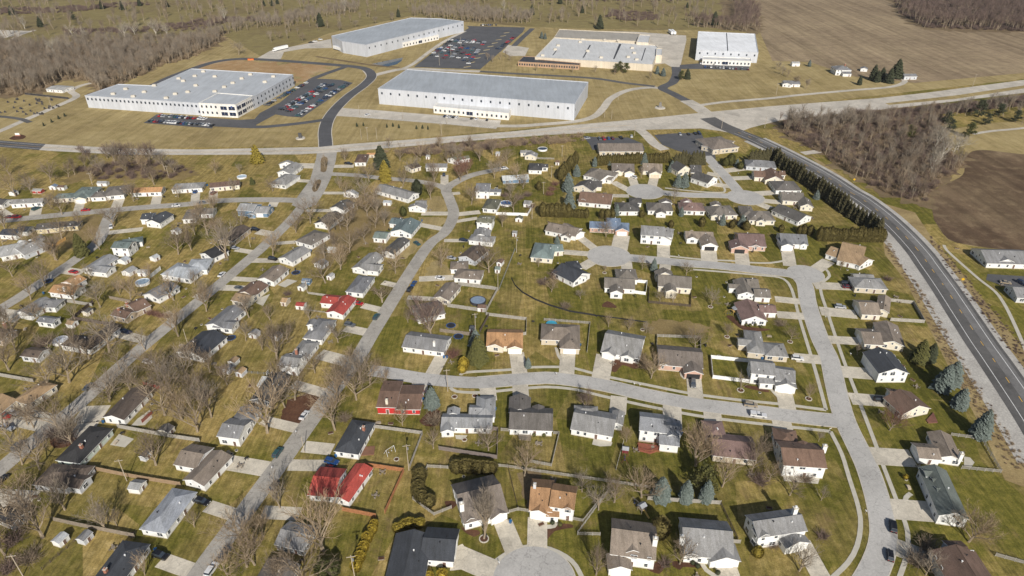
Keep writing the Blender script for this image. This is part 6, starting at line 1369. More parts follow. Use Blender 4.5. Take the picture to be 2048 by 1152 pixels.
for x, y, h in ((112, 112, 19), (50, 58, 14), (252, 77, 17), (312, 72, 18), (145, 72, 14), (450, 40, 15), (175, 90, 17), (270, 70, 16), (335, 75, 15), (690, 22, 15), (1008, 22, 14)):
    bt(x, y, h, 'pale', 'b', trunk=BARKP, label='pale-limbed sycamore standing out against the far left woods' if x < 600 else 'pale-limbed sycamore in the far middle parkland', group='pale sycamores' if x < 600 else 'middle pale sycamores')
for x, y, h in ((478, 110, 14), (1576, 258, 16), (1588, 262, 17), (1604, 248, 14), (1634, 266, 16), (1680, 262, 17), (1730, 262, 16), (1690, 250, 14), (1880, 325, 19), (1862, 345, 15), (1870, 300, 17), (1845, 310, 16), (1820, 330, 14), (1915, 300, 14), (1905, 310, 15)):
    bt(x, y, h, 'pale' if x > 1860 else 'grey', 'b', trunk=BARKP if x > 1860 else None, label=('pale tall tree over the east side of the curving highway thicket' if x > 1800 else 'tall bare tree over the west side of the curving highway thicket') if x > 1500 else 'lone bare tree at the end of the broad wood lane', group='tall thicket trees' if x > 1500 else None)
for x, y, h in ((1590, 172, 9), (1612, 178, 9), (1565, 150, 9), (1575, 155, 8), (1555, 140, 9), (1300, 158, 8), (1230, 150, 6), (1108, 143, 7), (1145, 145, 7), (1072, 142, 7), (1190, 145, 7), (975, 120, 7), (985, 125, 7), (1012, 115, 7), (1000, 120, 7), (1020, 122, 7), (540, 78, 9), (560, 78, 9), (605, 82, 9), (680, 62, 11), (712, 55, 10), (752, 48, 10), (785, 42, 11)):
    bt(x, y, h, None, 's' if h < 9 else 'b', phrase='bare tree')
# ---------------------------------------------------------------- vehicles
def paint(name, c, rough=0.3, metal=0.15):
    k = 'car_paint_' + name
    if k in MATS: return MATS[k]
    m, nt, b = new_mat(k); b.inputs['Base Color'].default_value = (*c, 1); b.inputs['Roughness'].default_value = rough; b.inputs['Metallic'].default_value = metal
    b.inputs['Coat Weight'].default_value = 0.4; MATS[k] = m; return m
PAINTS = {'white': (0.72, 0.72, 0.72), 'silver': (0.40, 0.41, 0.43), 'grey': (0.13, 0.135, 0.14), 'black': (0.015, 0.015, 0.018), 'red': (0.42, 0.012, 0.015), 'maroon': (0.13, 0.012, 0.02), 'blue': (0.02, 0.07, 0.22), 'navy': (0.015, 0.025, 0.06), 'teal': (0.03, 0.09, 0.10), 'tan': (0.34, 0.28, 0.20)}
def car_meshes(L, W, belt, top, x0b, x1b, x0t, x1t, hood, trunk_z):
    b = MB(); w = W / 2; h = L / 2
    prof = [(-h, .32), (-h, trunk_z - .12), (-h + .12, trunk_z), (x0b, belt), (x1b, belt), (h - .5, hood), (h - .06, hood - .16), (h, .42), (h - .03, .28)]
    n = len(prof)
    ins = [0.06 if z > .62 else 0.0 for _, z in prof]
    vs = [(x, -(w - i), z) for (x, z), i in zip(prof, ins)] + [(x, (w - i), z) for (x, z), i in zip(prof, ins)]
    b.add(vs, [tuple(range(n)), tuple(range(2 * n - 1, n - 1, -1))] + [((i + 1) % n, i, n + i, n + (i + 1) % n) for i in range(n)])
    b.add([(x0t, -w + .22, top), (x1t, -w + .22, top), (x1t, w - .22, top), (x0t, w - .22, top), (x0t + .06, -w + .28, top + .06), (x1t - .08, -w + .28, top + .06), (x1t - .08, w - .28, top + .06), (x0t + .06, w - .28, top + .06)],
          [(4, 5, 6, 7), (0, 1, 5, 4), (1, 2, 6, 5), (2, 3, 7, 6), (3, 0, 4, 7)])
    g = MB(); i, j = .09, .22
    vs = [(x0b + .05, -w + i, belt - .02), (x1b - .02, -w + i, belt - .02), (x1b - .02, w - i, belt - .02), (x0b + .05, w - i, belt - .02), (x0t, -w + j, top), (x1t, -w + j, top), (x1t, w - j, top), (x0t, w - j, top)]
    g.add(vs, [(4, 5, 6, 7), (0, 1, 5, 4), (1, 2, 6, 5), (2, 3, 7, 6), (3, 0, 4, 7)])
    return b.mesh('body', [paint('white', PAINTS['white'])]), g.mesh('windows', [GLASS])
CARS = {'sedan': (car_meshes(4.7, 1.82, .92, 1.42, -1.75, 1.15, -1.05, .35, .90, .98), 4.7, 1.82),
        'suv': (car_meshes(4.75, 1.92, 1.06, 1.72, -2.25, 1.15, -2.0, .45, 1.04, 1.06), 4.75, 1.92),
        'hatchback': (car_meshes(4.2, 1.78, .98, 1.52, -1.95, 1.1, -1.5, .3, .94, 1.0), 4.2, 1.78)}
b = MB(); b.tube((0, -.11, 0), (0, .11, 0), .33, .33, 12); b.tube((0, -.12, 0), (0, .12, 0), .18, .18, 8, 1); WHEEL = b.mesh('wheel', [TYRE, METAL])
b = MB(); b.box(-.04, -.18, -.08, .04, .18, .08); HLAMP = b.mesh('headlight', [plain('lamp_clear', (0.75, 0.75, 0.72), 0.2)]); RLAMP = b.mesh('taillight', [plain('lamp_red', (0.30, 0.01, 0.01), 0.3)])
b = MB()
b.box(-2.85, -.93, .45, -.75, .93, .72); b.box(-2.85, -.93, .72, -.75, -.8, 1.15); b.box(-2.85, .8, .72, -.75, .93, 1.15); b.box(-2.85, -.8, .72, -2.75, .8, 1.12); b.box(-.75, -.95, .4, 1.15, .95, 1.1); b.box(1.15, -.93, .4, 2.75, .93, 1.02); b.box(2.75, -.85, .35, 2.9, .85, .7)
b.box(-.6, -.7, 1.68, .45, .7, 1.76)
PICK = b.mesh('body', [paint('white', PAINTS['white'])])
g = MB(); g.add([(-.72, -.86, 1.1), (1.1, -.86, 1.1), (1.1, .86, 1.1), (-.72, .86, 1.1), (-.62, -.7, 1.69), (.5, -.7, 1.69), (.5, .7, 1.69), (-.62, .7, 1.69)], [(4, 5, 6, 7), (0, 1, 5, 4), (1, 2, 6, 5), (2, 3, 7, 6), (3, 0, 4, 7)]); PICKG = g.mesh('windows', [GLASS])
CARS['pickup'] = ((PICK, PICKG), 5.7, 1.9)
b = MB(); b.box(-2.8, -.92, 1.15, -.76, .92, 1.7); b.box(-2.6, -.935, 1.3, -1, .935, 1.55, 1); CAPM = b.mesh('bed_cap', [paint('white', PAINTS['white']), GLASS])
def vehicle(kind, colr, x, y, ang, label, group=None, lamps=False, world=None):
    (bm_, gm_), L, W = CARS[kind]
    p = Vector((*world, 0)) if world else G(x, y)
    root = thing('parked_' + ('car' if kind != 'pickup' else 'pickup'), label, 'car' if kind != 'pickup' else 'pickup truck', (p.x, p.y, .11), ang, group)
    obj('body', bm_, root, slots={0: paint(colr, PAINTS[colr])}); obj('windows', gm_, root)
    wb = L * .29
    for sx in (-wb * 1.02, wb * 1.05):
        for sy in (-W/2 + .1, W/2 - .1): obj('wheel', WHEEL, root, (sx, sy, .33))
    if lamps:
        for sy in (-.6, .6):
            obj('headlight', HLAMP, root, (L/2 - .0, sy, .66)); obj('taillight', RLAMP, root, (-L/2 + .0, sy, .78))
    return root
def hd(x1, y1, x2, y2):
    a, b_ = g2(x1, y1), g2(x2, y2); return math.atan2(b_[1] - a[1], b_[0] - a[0])
AB = hd(503, 1005, 632, 827); AA = hd(158, 808, 266, 710); PERP = hd(480, 922, 535, 937)
V = vehicle
q = V('pickup', 'white', 1516, 833, hd(1493, 821, 1600, 834), 'white pickup with a bed cap parked on the curving street', lamps=True); obj('bed_cap', CAPM, q)
V('suv', 'tan', 1501, 812, hd(1493, 821, 1600, 834), 'two-tone beige and dark suv at the kerb opposite the white pickup', lamps=True)
V('suv', 'grey', 1386, 770, hd(1387, 752, 1390, 797), 'grey suv on the drive of the open brick garage', lamps=True)
V('suv', 'black', 1785, 1056, hd(1766, 1100, 1762, 1050), 'black suv, upper of two parked on the lower right street', lamps=True)
V('hatchback', 'black', 1779, 1114, hd(1766, 1100, 1762, 1050), 'dark car, lower of two parked on the lower right street', lamps=True)
V('suv', 'black', 1760, 802, hd(1704, 797, 1775, 802), 'black suv on the drive beside the pinkish round tree', lamps=True)
V('sedan', 'maroon', 1695, 576, hd(1632, 571, 1707, 574), 'dark red sedan beside a black suv in the east drive')
V('suv', 'black', 1691, 569, hd(1632, 571, 1707, 574), 'black suv parked behind the dark red sedan')
V('suv', 'silver', 1680, 616, hd(1640, 622, 1709, 629), 'silver suv on the drive of the vinyl fenced house')
V('suv', 'white', 1594, 719, hd(1595, 716, 1648, 722), 'white suv next to the covered boat by the hip-roofed ranch')
V('sedan', 'white', 609, 833, AB, 'white sedan at the kerb below the giant bare tree', lamps=True)
V('suv', 'teal', 556, 908, AB, 'dark green suv parked at the left kerb of the long street', lamps=True)
V('hatchback', 'black', 549, 974, AB, 'black hatchback at the right kerb across from the brown lawn', lamps=True)
V('suv', 'white', 424, 1142, AB, 'white van-like suv cut by the bottom edge of the long street', lamps=True)
V('suv', 'grey', 450, 1110, AB, 'grey suv under bare branches near the bottom of the street')
V('suv', 'black', 406, 1006, PERP, 'black suv on the cracked drive by the silver hip roof', lamps=True)
V('suv', 'black', 322, 1114, PERP, 'black suv beside the charcoal hipped ranch at the bottom')
V('suv', 'blue', 664, 926, PERP, 'bright blue suv in front of the lower red roof', lamps=True)
V('sedan', 'maroon', 664, 940, PERP, 'dark maroon sedan beside the bright blue suv', lamps=True)
V('suv', 'teal', 753, 636, AB, 'dark green suv at the kerb right of the red metal roof', lamps=True)
V('sedan', 'red', 717, 609, PERP, 'bright red coupe on the drive of the red-roofed ranch', lamps=True)
V('suv', 'black', 546, 520, PERP, 'black suv at the gable of the grey roofed white ranch')
V('sedan', 'white', 444, 551, AA, 'white sedan at the kerb of the west street')
V('sedan', 'grey', 479, 578, PERP, 'grey sedan on the drive of the orange and brown roof')
V('sedan', 'red', 148, 546, PERP, 'bright red sports car beside the pale roofed ranch', lamps=True)
V('pickup', 'navy', 251, 666, PERP, 'navy pickup on the drive above the west street')
V('hatchback', 'white', 296, 726, PERP, 'white hatchback on a drive below the slate blue ranch')
V('sedan', 'grey', 178, 776, AA, 'dark grey sedan at the left kerb of the west street')
V('suv', 'grey', 38, 894, AA, 'dark suv under bare branches at the left street kerb')
V('suv', 'red', 10, 835, PERP, 'red suv at the left edge beside a silver sedan', lamps=True)
V('sedan', 'silver', 28, 828, PERP, 'silver sedan right behind the red suv at the left edge', lamps=True)
V('pickup', 'silver', 16, 858, PERP, 'silver pickup at the left edge below the red suv', lamps=True)
V('sedan', 'black', 5, 962, AA, 'dark blue car at the very left edge of the street')
V('sedan', 'red', 172, 422, hd(78, 433, 195, 423), 'small red car parked on the upper left street')
V('sedan', 'white', 353, 413, hd(293, 415, 371, 409), 'white sedan parked on the upper left street')
V('sedan', 'maroon', 20, 436, 0.1, 'dark red sedan, left of two at the far left kerb'); V('suv', 'red', 34, 436, 0.1, 'red suv, right of two at the far left kerb')
V('suv', 'teal', 73, 419, PERP + 1.5, 'dark teal suv before the carport of the long ranch')
V('suv', 'white', 586, 357, PERP, 'white suv, upper of two beside the two-gabled grey house'); V('sedan', 'white', 585, 362, PERP, 'white sedan, lower of two beside the two-gabled grey house')
V('pickup', 'black', 697, 329, PERP, 'black pickup beside the brick-orange bungalow')
V('sedan', 'white', 223, 455, hd(219, 425, 208, 460), 'white sedan on the short side street at the upper left')
V('suv', 'maroon', 428, 388, AB, 'maroon suv before the faded pink-brown roof')
V('suv', 'black', 511, 461, PERP, 'black suv by the dark brown roofed ranch'); V('sedan', 'silver', 470, 498, PERP, 'silver-blue sedan by the black roofed ranch')
V('suv', 'blue', 393, 385, AB, 'blue suv on the drive of the grey hipped ranch'); V('sedan', 'grey', 404, 407, hd(371, 409, 412, 403), 'grey sedan on the street below the blue suv')
V('suv', 'navy', 888, 351, hd(889, 368, 889, 350), 'navy suv on the narrow drive at the bend')
V('sedan', 'navy', 927, 482, PERP, 'navy sedan beside the grey-violet roof'); V('sedan', 'teal', 834, 489, hd(834, 489, 842, 494), 'dark teal sedan behind the big round hedge')
V('sedan', 'white', 880, 558, PERP, 'white sedan on the drive of the curled walk ranch'); V('sedan', 'silver', 903, 518, PERP, 'silver sedan at the dark roof under the leaning tree')
V('sedan', 'blue', 828, 569, AB, 'blue sedan, upper of two at the right kerb'); V('suv', 'black', 820, 581, AB, 'black suv, lower of two at the right kerb')
V('suv', 'grey', 700, 652, PERP, 'dark grey suv below the bright red metal roof')
V('sedan', 'white', 1008, 338, 0.3, 'white car at the end of the tree-shaded street'); V('suv', 'white', 1267, 356, 2.2, 'white suv on the drive of the twin-gable house')
V('sedan', 'tan', 2010, 567, -.3, 'pale sedan parked beside the right edge duplex'); V('suv', 'navy', 2042, 568, -1.2, 'navy suv near the right edge blue gable')
V('suv', 'silver', 1485, 490, 1.57, 'silver suv inside the open brick garage'); 
ORD = ['first', 'second', 'third', 'fourth', 'fifth', 'sixth', 'seventh', 'eighth', 'ninth', 'tenth', 'eleventh', 'twelfth', 'thirteenth', 'fourteenth', 'fifteenth', 'sixteenth', 'seventeenth', 'eighteenth', 'nineteenth', 'twentieth', 'twenty-first', 'twenty-second', 'twenty-third', 'twenty-fourth', 'twenty-fifth', 'twenty-sixth', 'twenty-seventh', 'twenty-eighth', 'twenty-ninth', 'thirtieth']
crnd = random.Random(5)
def row(r, x1, y1, x2, y2, n, name, skip=.1, ang=None, end='left'):
    a = Vector(g2(*px(r, x1, y1))); b_ = Vector(g2(*px(r, x2, y2))); d = b_ - a
    h = math.atan2(d.y, d.x) + (1.5708 if ang is None else ang); k = 0
    for i in range(n):
        if crnd.random() < skip: continue
        p = a + d * (i / max(1, n - 1)) + Vector((crnd.uniform(-.15, .15), crnd.uniform(-.3, .3)))
        c = crnd.choice(['white', 'white', 'black', 'black', 'grey', 'silver', 'silver', 'red', 'maroon', 'blue', 'navy', 'teal', 'black', 'grey'])
        t = crnd.choice(['sedan', 'suv', 'suv', 'hatchback', 'pickup'])
        vehicle(t, c, 0, 0, h + (math.pi if crnd.random() < .4 else 0), '%s %s, %s from the %s in the %s' % (c, t, ORD[k], end, name), 'cars in the ' + name, world=(p.x, p.y)); k += 1
row('T2', 85, 845, 400, 668, 18, 'row along the factory side', .12)
row('T2', 205, 880, 560, 672, 24, 'middle double row, left side', .06); row('T2', 260, 893, 610, 680, 24, 'middle double row, right side', .1)
row('T2', 335, 930, 752, 660, 28, 'row along the outer edge', .12)
row('T1', 1285, 932, 1640, 956, 18, 'back row before the white office corner', .05); row('T1', 1205, 972, 1700, 1008, 24, 'front row before the white office corner', .08)
for k in range(7):
    row('T2', 1400 + k * 50, 445 + k * 11, 1570 + k * 44, 318 + k * 2, 17, ['far left', 'second', 'third', 'fourth', 'fifth', 'sixth', 'far right'][k] + ' row of the big dark lot', .28)
row('T2', 1935, 395, 2060, 305, 10, 'right edge row of the big lot', .1); row('T2', 1800, 205, 1920, 203, 9, 'top row of the big dark lot', .2)
row('T2', 1512, 936, 1605, 945, 5, 'row before the middle warehouse', 0); row('T2', 1728, 953, 1765, 957, 2, 'pair before the middle warehouse door', 0)
V('sedan', 'white', 735, 231, .9, 'white car alone at the left end of the pale lot'); V('sedan', 'black', 974, 241, 1.5, 'black car alone at the right end of the pale lot')
row('T3', 1545, 538, 1890, 560, 15, 'lower row before the white hall', .2); row('T3', 1510, 512, 1880, 525, 12, 'upper row before the white hall', .35)
row('T3', 600, 1112, 620, 1130, 1, 'west office lot corner', 0); row('T3', 700, 1120, 870, 1108, 6, 'west office lot row', .1)
V('sedan', 'white', 1263, 274, 1.5, 'white car at the right end of the west office lot')
row('T3', 1345, 1078, 1410, 1078, 2, 'east office lot pair', 0); row('T3', 1465, 1074, 1495, 1072, 2, 'east office lot dark pair', 0)
# semi trailers
b = MB(); b.box(-8, -1.28, 1.1, 8, 1.28, 4.05); TRB = b.mesh('trailer_box', [VINYL]); b = MB(); b.box(-1.6, -1.2, .7, .9, 1.2, 3.3); b.box(.9, -1.15, .7, 2.2, 1.15, 1.9); b.box(-1.5, -1.0, 3.3, .2, 1.0, 3.9); b.box(.9, -1.0, 2.05, .95, 1.0, 3.0, 1); CABM = b.mesh('cab', [VINYL, GLASS])
b = MB(); b.box(-6, -.5, .8, 6.5, .5, 1.1); CHS = b.mesh('chassis', [DARK])
def semi(x, y, ang, label, cab=True):
    p = G(x, y); t = thing('semi_truck' if cab else 'semi_trailer', label, 'truck' if cab else 'trailer', (p.x, p.y, .08), ang)
    obj('trailer_box', TRB, t); obj('chassis', CHS, t)
    for sx in (-6.6, -5.3) + ((8.2, 10.9) if cab else ()):
        for sy in (-1.05, 1.05): obj('wheel', WHEEL, t, (sx, sy, .5), None, (1.5, 1.5, 1.5))
    if cab: obj('cab', CABM, t, (9.8, 0, 0))
    return t
semi(564, 100, hd(580, 95, 545, 103), 'white semi truck waiting on the pale apron at the upper left')
semi(676, 101, hd(665, 97, 686, 103), 'white trailer docked at the corner of the top warehouse', False)
semi(1341, 68, 1.62, 'left of two white trailers behind the beige factory', False); semi(1346.5, 68, 1.62, 'right of two white trailers behind the beige factory', False)
V('pickup', 'white', 630, 84, .5, 'white truck behind the semi on the pale apron'); V('suv', 'white', 641, 80, .4, 'white box van near the dock of the top warehouse'); V('pickup', 'black', 622, 86, .5, 'black truck left of the white one on the apron')

# ---------------------------------------------------------------- fences
def panel(kind):
    b = MB(); L = 2.4
    if kind == 'board':
        for i in range(12): b.box(i * .2 + .012, -.02 + .012 * (i % 2), .05, i * .2 + .185, .02 + .012 * (i % 2), 1.0)
        b.box(0, .035, .25, L, .08, .32); b.box(0, .035, .75, L, .08, .82)
    elif kind == 'picket':
        for i in range(12): b.box(i * .2 + .05, -.02, .05, i * .2 + .15, .02, 1.0)
        b.box(0, .02, .25, L, .06, .33); b.box(0, .02, .72, L, .06, .8)
    elif kind == 'vinyl':
        b.box(0, -.03, .05, L, .03, .9); b.box(0, -.05, .9, L, .05, 1.0); b.box(0, -.05, .04, L, .05, .14)
    elif kind == 'rail':
        for z in (.3, .6, .9): b.box(0, -.03, z - .06, L, .03, z + .06)
    elif kind == 'wire':
        for z in (.1, .55, .98): b.box(0, -.012, z - .012, L, .012, z + .012)
        for i in range(24): b.box(i * .1, -.004, .1, i * .1 + .012, .004, .98)
    return b
PNL = {k: panel(k).mesh('panel', [WOOD]) for k in ('board', 'picket', 'vinyl', 'rail', 'wire')}
b = MB(); b.box(-.07, -.07, 0, .07, .07, 1.06); POST = b.mesh('post', [WOOD])
def fence(label, kind, m, h, pts, cat='fence', z0=0.0):
    P = [Vector(g2(*p)) for p in pts]
    root = thing('fence', label, cat, (P[0].x, P[0].y, z0)); o0 = P[0]
    for i in range(len(P) - 1):
        d = P[i+1] - P[i]; n = max(1, round(d.length / 2.4)); w = d.length / n; r = math.atan2(d.y, d.x)
        for k in range(n):
            p = P[i] + d * (k / n) - o0
            obj('panel', PNL[kind], root, (p.x, p.y, 0), (0, 0, r), (w / 2.4, 1, h), {0: m}); obj('post', POST, root, (p.x, p.y, 0), (0, 0, r), (1, 1, h), {0: m})
    p = P[-1] - o0; obj('post', POST, root, (p.x, p.y, 0), None, (1, 1, h), {0: m})
    return root
CHAIN = METAL
GREYW = plain('silvered_wood', (0.33, 0.31, 0.275), 0.9, 0, 0.2, 1.2); DKW = plain('dark_stained_wood', (0.10, 0.075, 0.06), 0.9, 0, 0.2, 1.2); YELW = plain('bright_new_pine', (0.60, 0.36, 0.12), 0.8, 0, .12, 1)
fence('grey board fence behind the light grey cross-gabled house', 'board', plain('mauve_wood', (0.20, 0.165, 0.15), .9), 1.8, [(878, 900), (994, 918), (996, 862), (984, 861)])
fence('pale rail fence around the pergola yard', 'picket', GREYW, 1.5, [(1002, 862), (1018, 863)]); fence('pale fence round the lawn right of the pergola', 'picket', GREYW, 1.4, [(1107, 868), (1118, 869), (1103, 933), (1060, 925)])
fence('long picket fence running between the back yards', 'picket', GREYW, 1.3, [(985, 932), (1015, 935), (1080, 945), (1150, 955), (1228, 966), (1300, 977)])
fence('white picket fence around the pentagon back yard', 'picket', GREYW, 1.4, [(908, 938), (855, 935), (826, 1000), (868, 1031), (903, 1017)])
fence('thin dark fence right of the pentagon yard', 'wire', DKW, 1.3, [(1016, 936), (1036, 1018)]); fence('curved pale fence left of the orange two-storey house', 'picket', GREYW, 1.4, [(1018, 1026), (1036, 1021), (1056, 1024)])
fence('fence corner right of the orange two-storey house', 'picket', GREYW, 1.4, [(1146, 1040), (1166, 1044), (1205, 995)]); fence('picket fence below the small conifer', 'picket', GREYW, 1.4, [(1155, 1070), (1200, 1071)]); fence('slanting rail fence between the bottom yards', 'rail', GREYW, 1.3, [(1155, 1068), (1215, 985)])
fence('pale board fence behind the three blue spruces', 'board', GREYW, 1.7, [(1295, 1000), (1370, 1005), (1441, 1009)]); fence('dark rail fence side of the lot with arched window house', 'rail', DKW, 1.3, [(1441, 1009), (1475, 1080)]); fence('short pale fence by the two-car garage', 'board', GREYW, 1.6, [(1462, 1086), (1480, 1087)])
fence('white vinyl fence beside the white two-storey house', 'vinyl', VINYL, 1.7, [(1500, 725), (1421, 717), (1425, 757), (1498, 766)])
fence('grey board fence around the yard with the round pool', 'board', GREYW, 1.9, [(917, 571), (984, 579), (996, 582)]); fence('tall grey board fence below the round pool', 'board', GREYW, 1.9, [(895, 614), (972, 625), (996, 580)])
fence('old board fence around the dry garden plot', 'board', GREYW, 1.7, [(972, 630), (978, 632), (1053, 641), (1052, 670), (1040, 672)]); fence('dark fence left of the dry garden plot', 'board', DKW, 1.7, [(978, 632), (960, 665)])
fence('low pale fence behind the taupe hipped ranch', 'picket', GREYW, 1.3, [(1088, 641), (1180, 648), (1174, 705)]); 
fence('black silt fence curving across the big lawn', 'vinyl', DARK, .9, [(1023, 558), (1030, 572), (1045, 586), (1070, 600), (1100, 612), (1140, 624), (1190, 632), (1194, 634)])
fence('black silt fence line across the brown strip', 'vinyl', DARK, .6, [(1194, 632), (1240, 638), (1292, 645)])
fence('dark picket fence around the arched window house yard', 'picket', DKW, 1.4, [(1298, 575), (1297, 606), (1381, 614), (1382, 585)])
fence('white vinyl fence of the small gated yard', 'vinyl', VINYL, 1.7, [(1272, 565), (1294, 567), (1291, 590), (1268, 587)])
fence('grey fence of the plot above the brick garage house', 'picket', GREYW, 1.5, [(1401, 703), (1400, 677), (1314, 674), (1313, 700)])
fence('pale vinyl fence around the east yard with the patio', 'vinyl', GREYW, 1.7, [(1770, 602), (1826, 608), (1848, 646), (1780, 642)])
fence('brown board fence around the chimney house yard', 'rail', GREYW, 1.5, [(1901, 872), (1962, 880), (2001, 946), (1922, 938)])
fence('grey board fence around the charcoal ranch yard', 'board', GREYW, 1.6, [(749, 856), (845, 869), (820, 935)])
fence('cedar fence right of the lower red roof', 'board', NEWWOOD, 1.8, [(732, 933), (808, 944), (770, 1028)]); fence('cedar fence piece below the lower red roof', 'board', NEWWOOD, 1.8, [(685, 1022), (752, 1035)])
fence('orange new pine fence beside the yellowish ranch', 'board', YELW, 1.8, [(97, 492), (110, 494), (132, 480)])
fence('long board fence between the long charcoal ranch and brown ranch', 'board', GREYW, 1.8, [(236, 856), (290, 866), (345, 876), (400, 884)])
fence('tan board fence below the long charcoal ranch', 'board', plain('tan_board', (.30, .21, .13), .9), 1.8, [(168, 936), (250, 953), (300, 962), (362, 972)])
fence('board fence below the sunroom house', 'board', WOOD, 1.8, [(108, 1042), (162, 1054), (270, 1075)]); fence('dark wire fence on the lower left', 'wire', DKW, 1.2, [(150, 1083), (85, 1140)])
fence('white board fence above the small dark roofed house', 'board', GREYW, 1.8, [(-5, 752), (68, 765)]); fence('grey board fence by the orange roofed ranch', 'board', GREYW, 1.8, [(130, 604), (185, 613)])
fence('board fence behind the tan brick ranch', 'board', WOOD, 1.7, [(220, 598), (262, 606)]); fence('wooden fence round the corner shed yard', 'board', DKW, 1.7, [(187, 606), (146, 639), (200, 648), (245, 655)])
fence('long wire fence through the middle back yards', 'wire', METAL, 1.1, [(430, 736), (480, 745), (540, 750)]); fence('pale board fence beside the grey hipped ranch', 'board', GREYW, 1.2, [(617, 588), (690, 598)]); fence('low pale fence below the red shed', 'rail', GREYW, .8, [(610, 621), (650, 626)])
fence('cedar fence around the brown ranch patio', 'board', plain('red_stained_wood', (.22, .05, .03), .9), 1.6, [(285, 846), (305, 828)]); fence('white vinyl fence behind the olive hip house', 'vinyl', VINYL, 1.8, [(992, 430), (1055, 432), (1062, 420)])
fence('red-brown board fence in front of the bare tree tangle', 'board', plain('barn_red_wood', (.25, .04, .03), .9), 1.8, [(288, 771), (322, 779)])
fence('white fence panel beside the white metal roof', 'vinyl', VINYL, 2.0, [(302, 556), (322, 540)]); fence('grey rail fence across the right bottom corner', 'picket', GREYW, 1.4, [(1990, 1112), (2048, 1128), (2080, 1137)])
fence('fence beside the charcoal roof hut by the pole', 'board', WOOD, 1.8, [(880, 664), (945, 672)]); fence('old grey fence by the round dark pool near the highway', 'picket', GREYW, 1.3, [(1070, 318), (1108, 319)])
fence('thin fence along the utility easement', 'wire', METAL, 1.2, [(1030, 500), (998, 580)]); fence('long fence left of the playset', 'wire', GREYW, 1.4, [(1247, 885), (1232, 940)])
fence('silver fence beside the barn red deck', 'rail', NEWWOOD, 1.0, [(1275, 890), (1290, 905), (1318, 905)])

# ---------------------------------------------------------------- poles, signs, pools, play equipment
b = MB(); b.tube((0, 0, -.2), (0, 0, 1), .17, .10, 8); POLEM = b.mesh('shaft', [POLEW])
b = MB(); b.box(-1.2, -.06, -.07, 1.2, .06, .07); CROSS = b.mesh('crossarm', [POLEW]); b = MB(); b.tube((0, 0, 0), (0, 0, .28), .07, .04, 6); INS = b.mesh('insulator', [METAL]); b = MB(); b.tube((0, 0, -.45), (0, 0, .45), .26, .26, 10); TRF = b.mesh('transformer', [METAL])
POLES = []
def pole(x, y, h, rot=0.2, arm=True, tr=False, cat='utility pole', name='utility_pole', dark=False):
    p = G(x, y); t = obj(name, None, None, (p.x, p.y, 0), (0, 0, rot)); t['category'] = cat
    s = obj('shaft', POLEM, t, None, None, (1, 1, h))
    if arm:
        obj('crossarm', CROSS, t, (0, -.15, h - .5))
        for i in (-1.0, -.4, .4, 1.0): obj('insulator', INS, t, (i, -.15, h - .45))
    if tr: obj('transformer', TRF, t, (.35, -.1, h - 1.8))
    PENDING.append((t, cat, (x, y))); POLES.append((p, h)); return t
for a in [(895.7, 783, 10.5), (818, 941, 11.5, .2, True, True), (712, 1168, 12, .2, True, True), (254, 962, 9.5), (46, 1152, 9), (1103, 355, 8), (1124, 313, 8), (1087, 388, 8), (1064, 438, 10), (1033, 505, 9, .2, True, True), (996, 580, 9.5), (951, 666, 10, .2, True, True), (609, 905, 7, 0, False), (615, 586, 7), (501, 494, 7, 0, False), (736, 281, 10), (883, 272, 9), (723, 279, 8, 0, False), (754, 279, 9, 0, False), (894, 250, 8, 0, False), (806, 240, 8, 0, False), (719, 230, 8, 0, False), (1269, 271, 8, 0, False), (1443, 257, 9, 0, False), (1529, 256, 9, 0, False), (1552, 190, 10), (1945, 173, 11), (104, 217, 10), (338, 355, 8), (765, 605, 8, 0, False), (376, 690, 8, 0, False), (1209, 235, 8, 0, False), (1223, 238, 7, 0, False), (185, 370, 8), (10, 500, 8), (1236, 200, 7, 0, False)]:
    pole(*a)
for x, y in ((879, 131), (902, 113), (922, 96)): pole(x, y, 12, 0, False, cat='parking lot lamp post', name='lamp_post')
b = MB()
def wire(a, c, sag=.6, off=0):
    pa, ha = a; pc, hc = c; A = Vector((pa.x + off, pa.y, ha - .2)); C = Vector((pc.x + off, pc.y, hc - .2)); n = 8; prev = A
    for i in range(1, n + 1):
        t = i / n; q = A.lerp(C, t); q.z -= sag * 4 * t * (1 - t); b.tube(prev, q, .018, .018, 3, 0, False); prev = q
chain = [POLES[i] for i in (2, 1, 11, 10, 9, 8, 7, 5, 6)]
for k, (a, c) in enumerate(zip(chain, chain[1:])):
    b = MB(); wire(a, c, .8, -1.0); wire(a, c, .8, 1.0); o = obj('overhead_wire', b.mesh('overhead_wire', [DARK])); tag(o, 'pair of thin overhead wires, %s span up the easement from the bottom' % ORD[k], 'wire', 'overhead wires')
def poolthing(x, y, r, label, wallm, waterm, h=1.2, name='round_pool', cat='pool'):
    p = G(x, y); t = thing(name, label, cat, tuple(p)); n = 28
    m = MB(); ci = [(r * math.cos(2*math.pi*i/n), r * math.sin(2*math.pi*i/n)) for i in range(n)]
    vs = [(x_, y_, 0) for x_, y_ in ci] + [(x_, y_, h) for x_, y_ in ci] + [(x_ * .93, y_ * .93, h) for x_, y_ in ci] + [(x_ * .93, y_ * .93, h - .25) for x_, y_ in ci]
    m.add(vs, [(k*n + i, k*n + (i+1) % n, (k+1)*n + (i+1) % n, (k+1)*n + i) for k in range(3) for i in range(n)]); obj('wall', m.mesh('wall', [wallm]), t)
    m = MB(); m.add([(x_ * .93, y_ * .93, h - .2) for x_, y_ in ci], [tuple(range(n))]); obj('water', m.mesh('water', [waterm]), t); return t
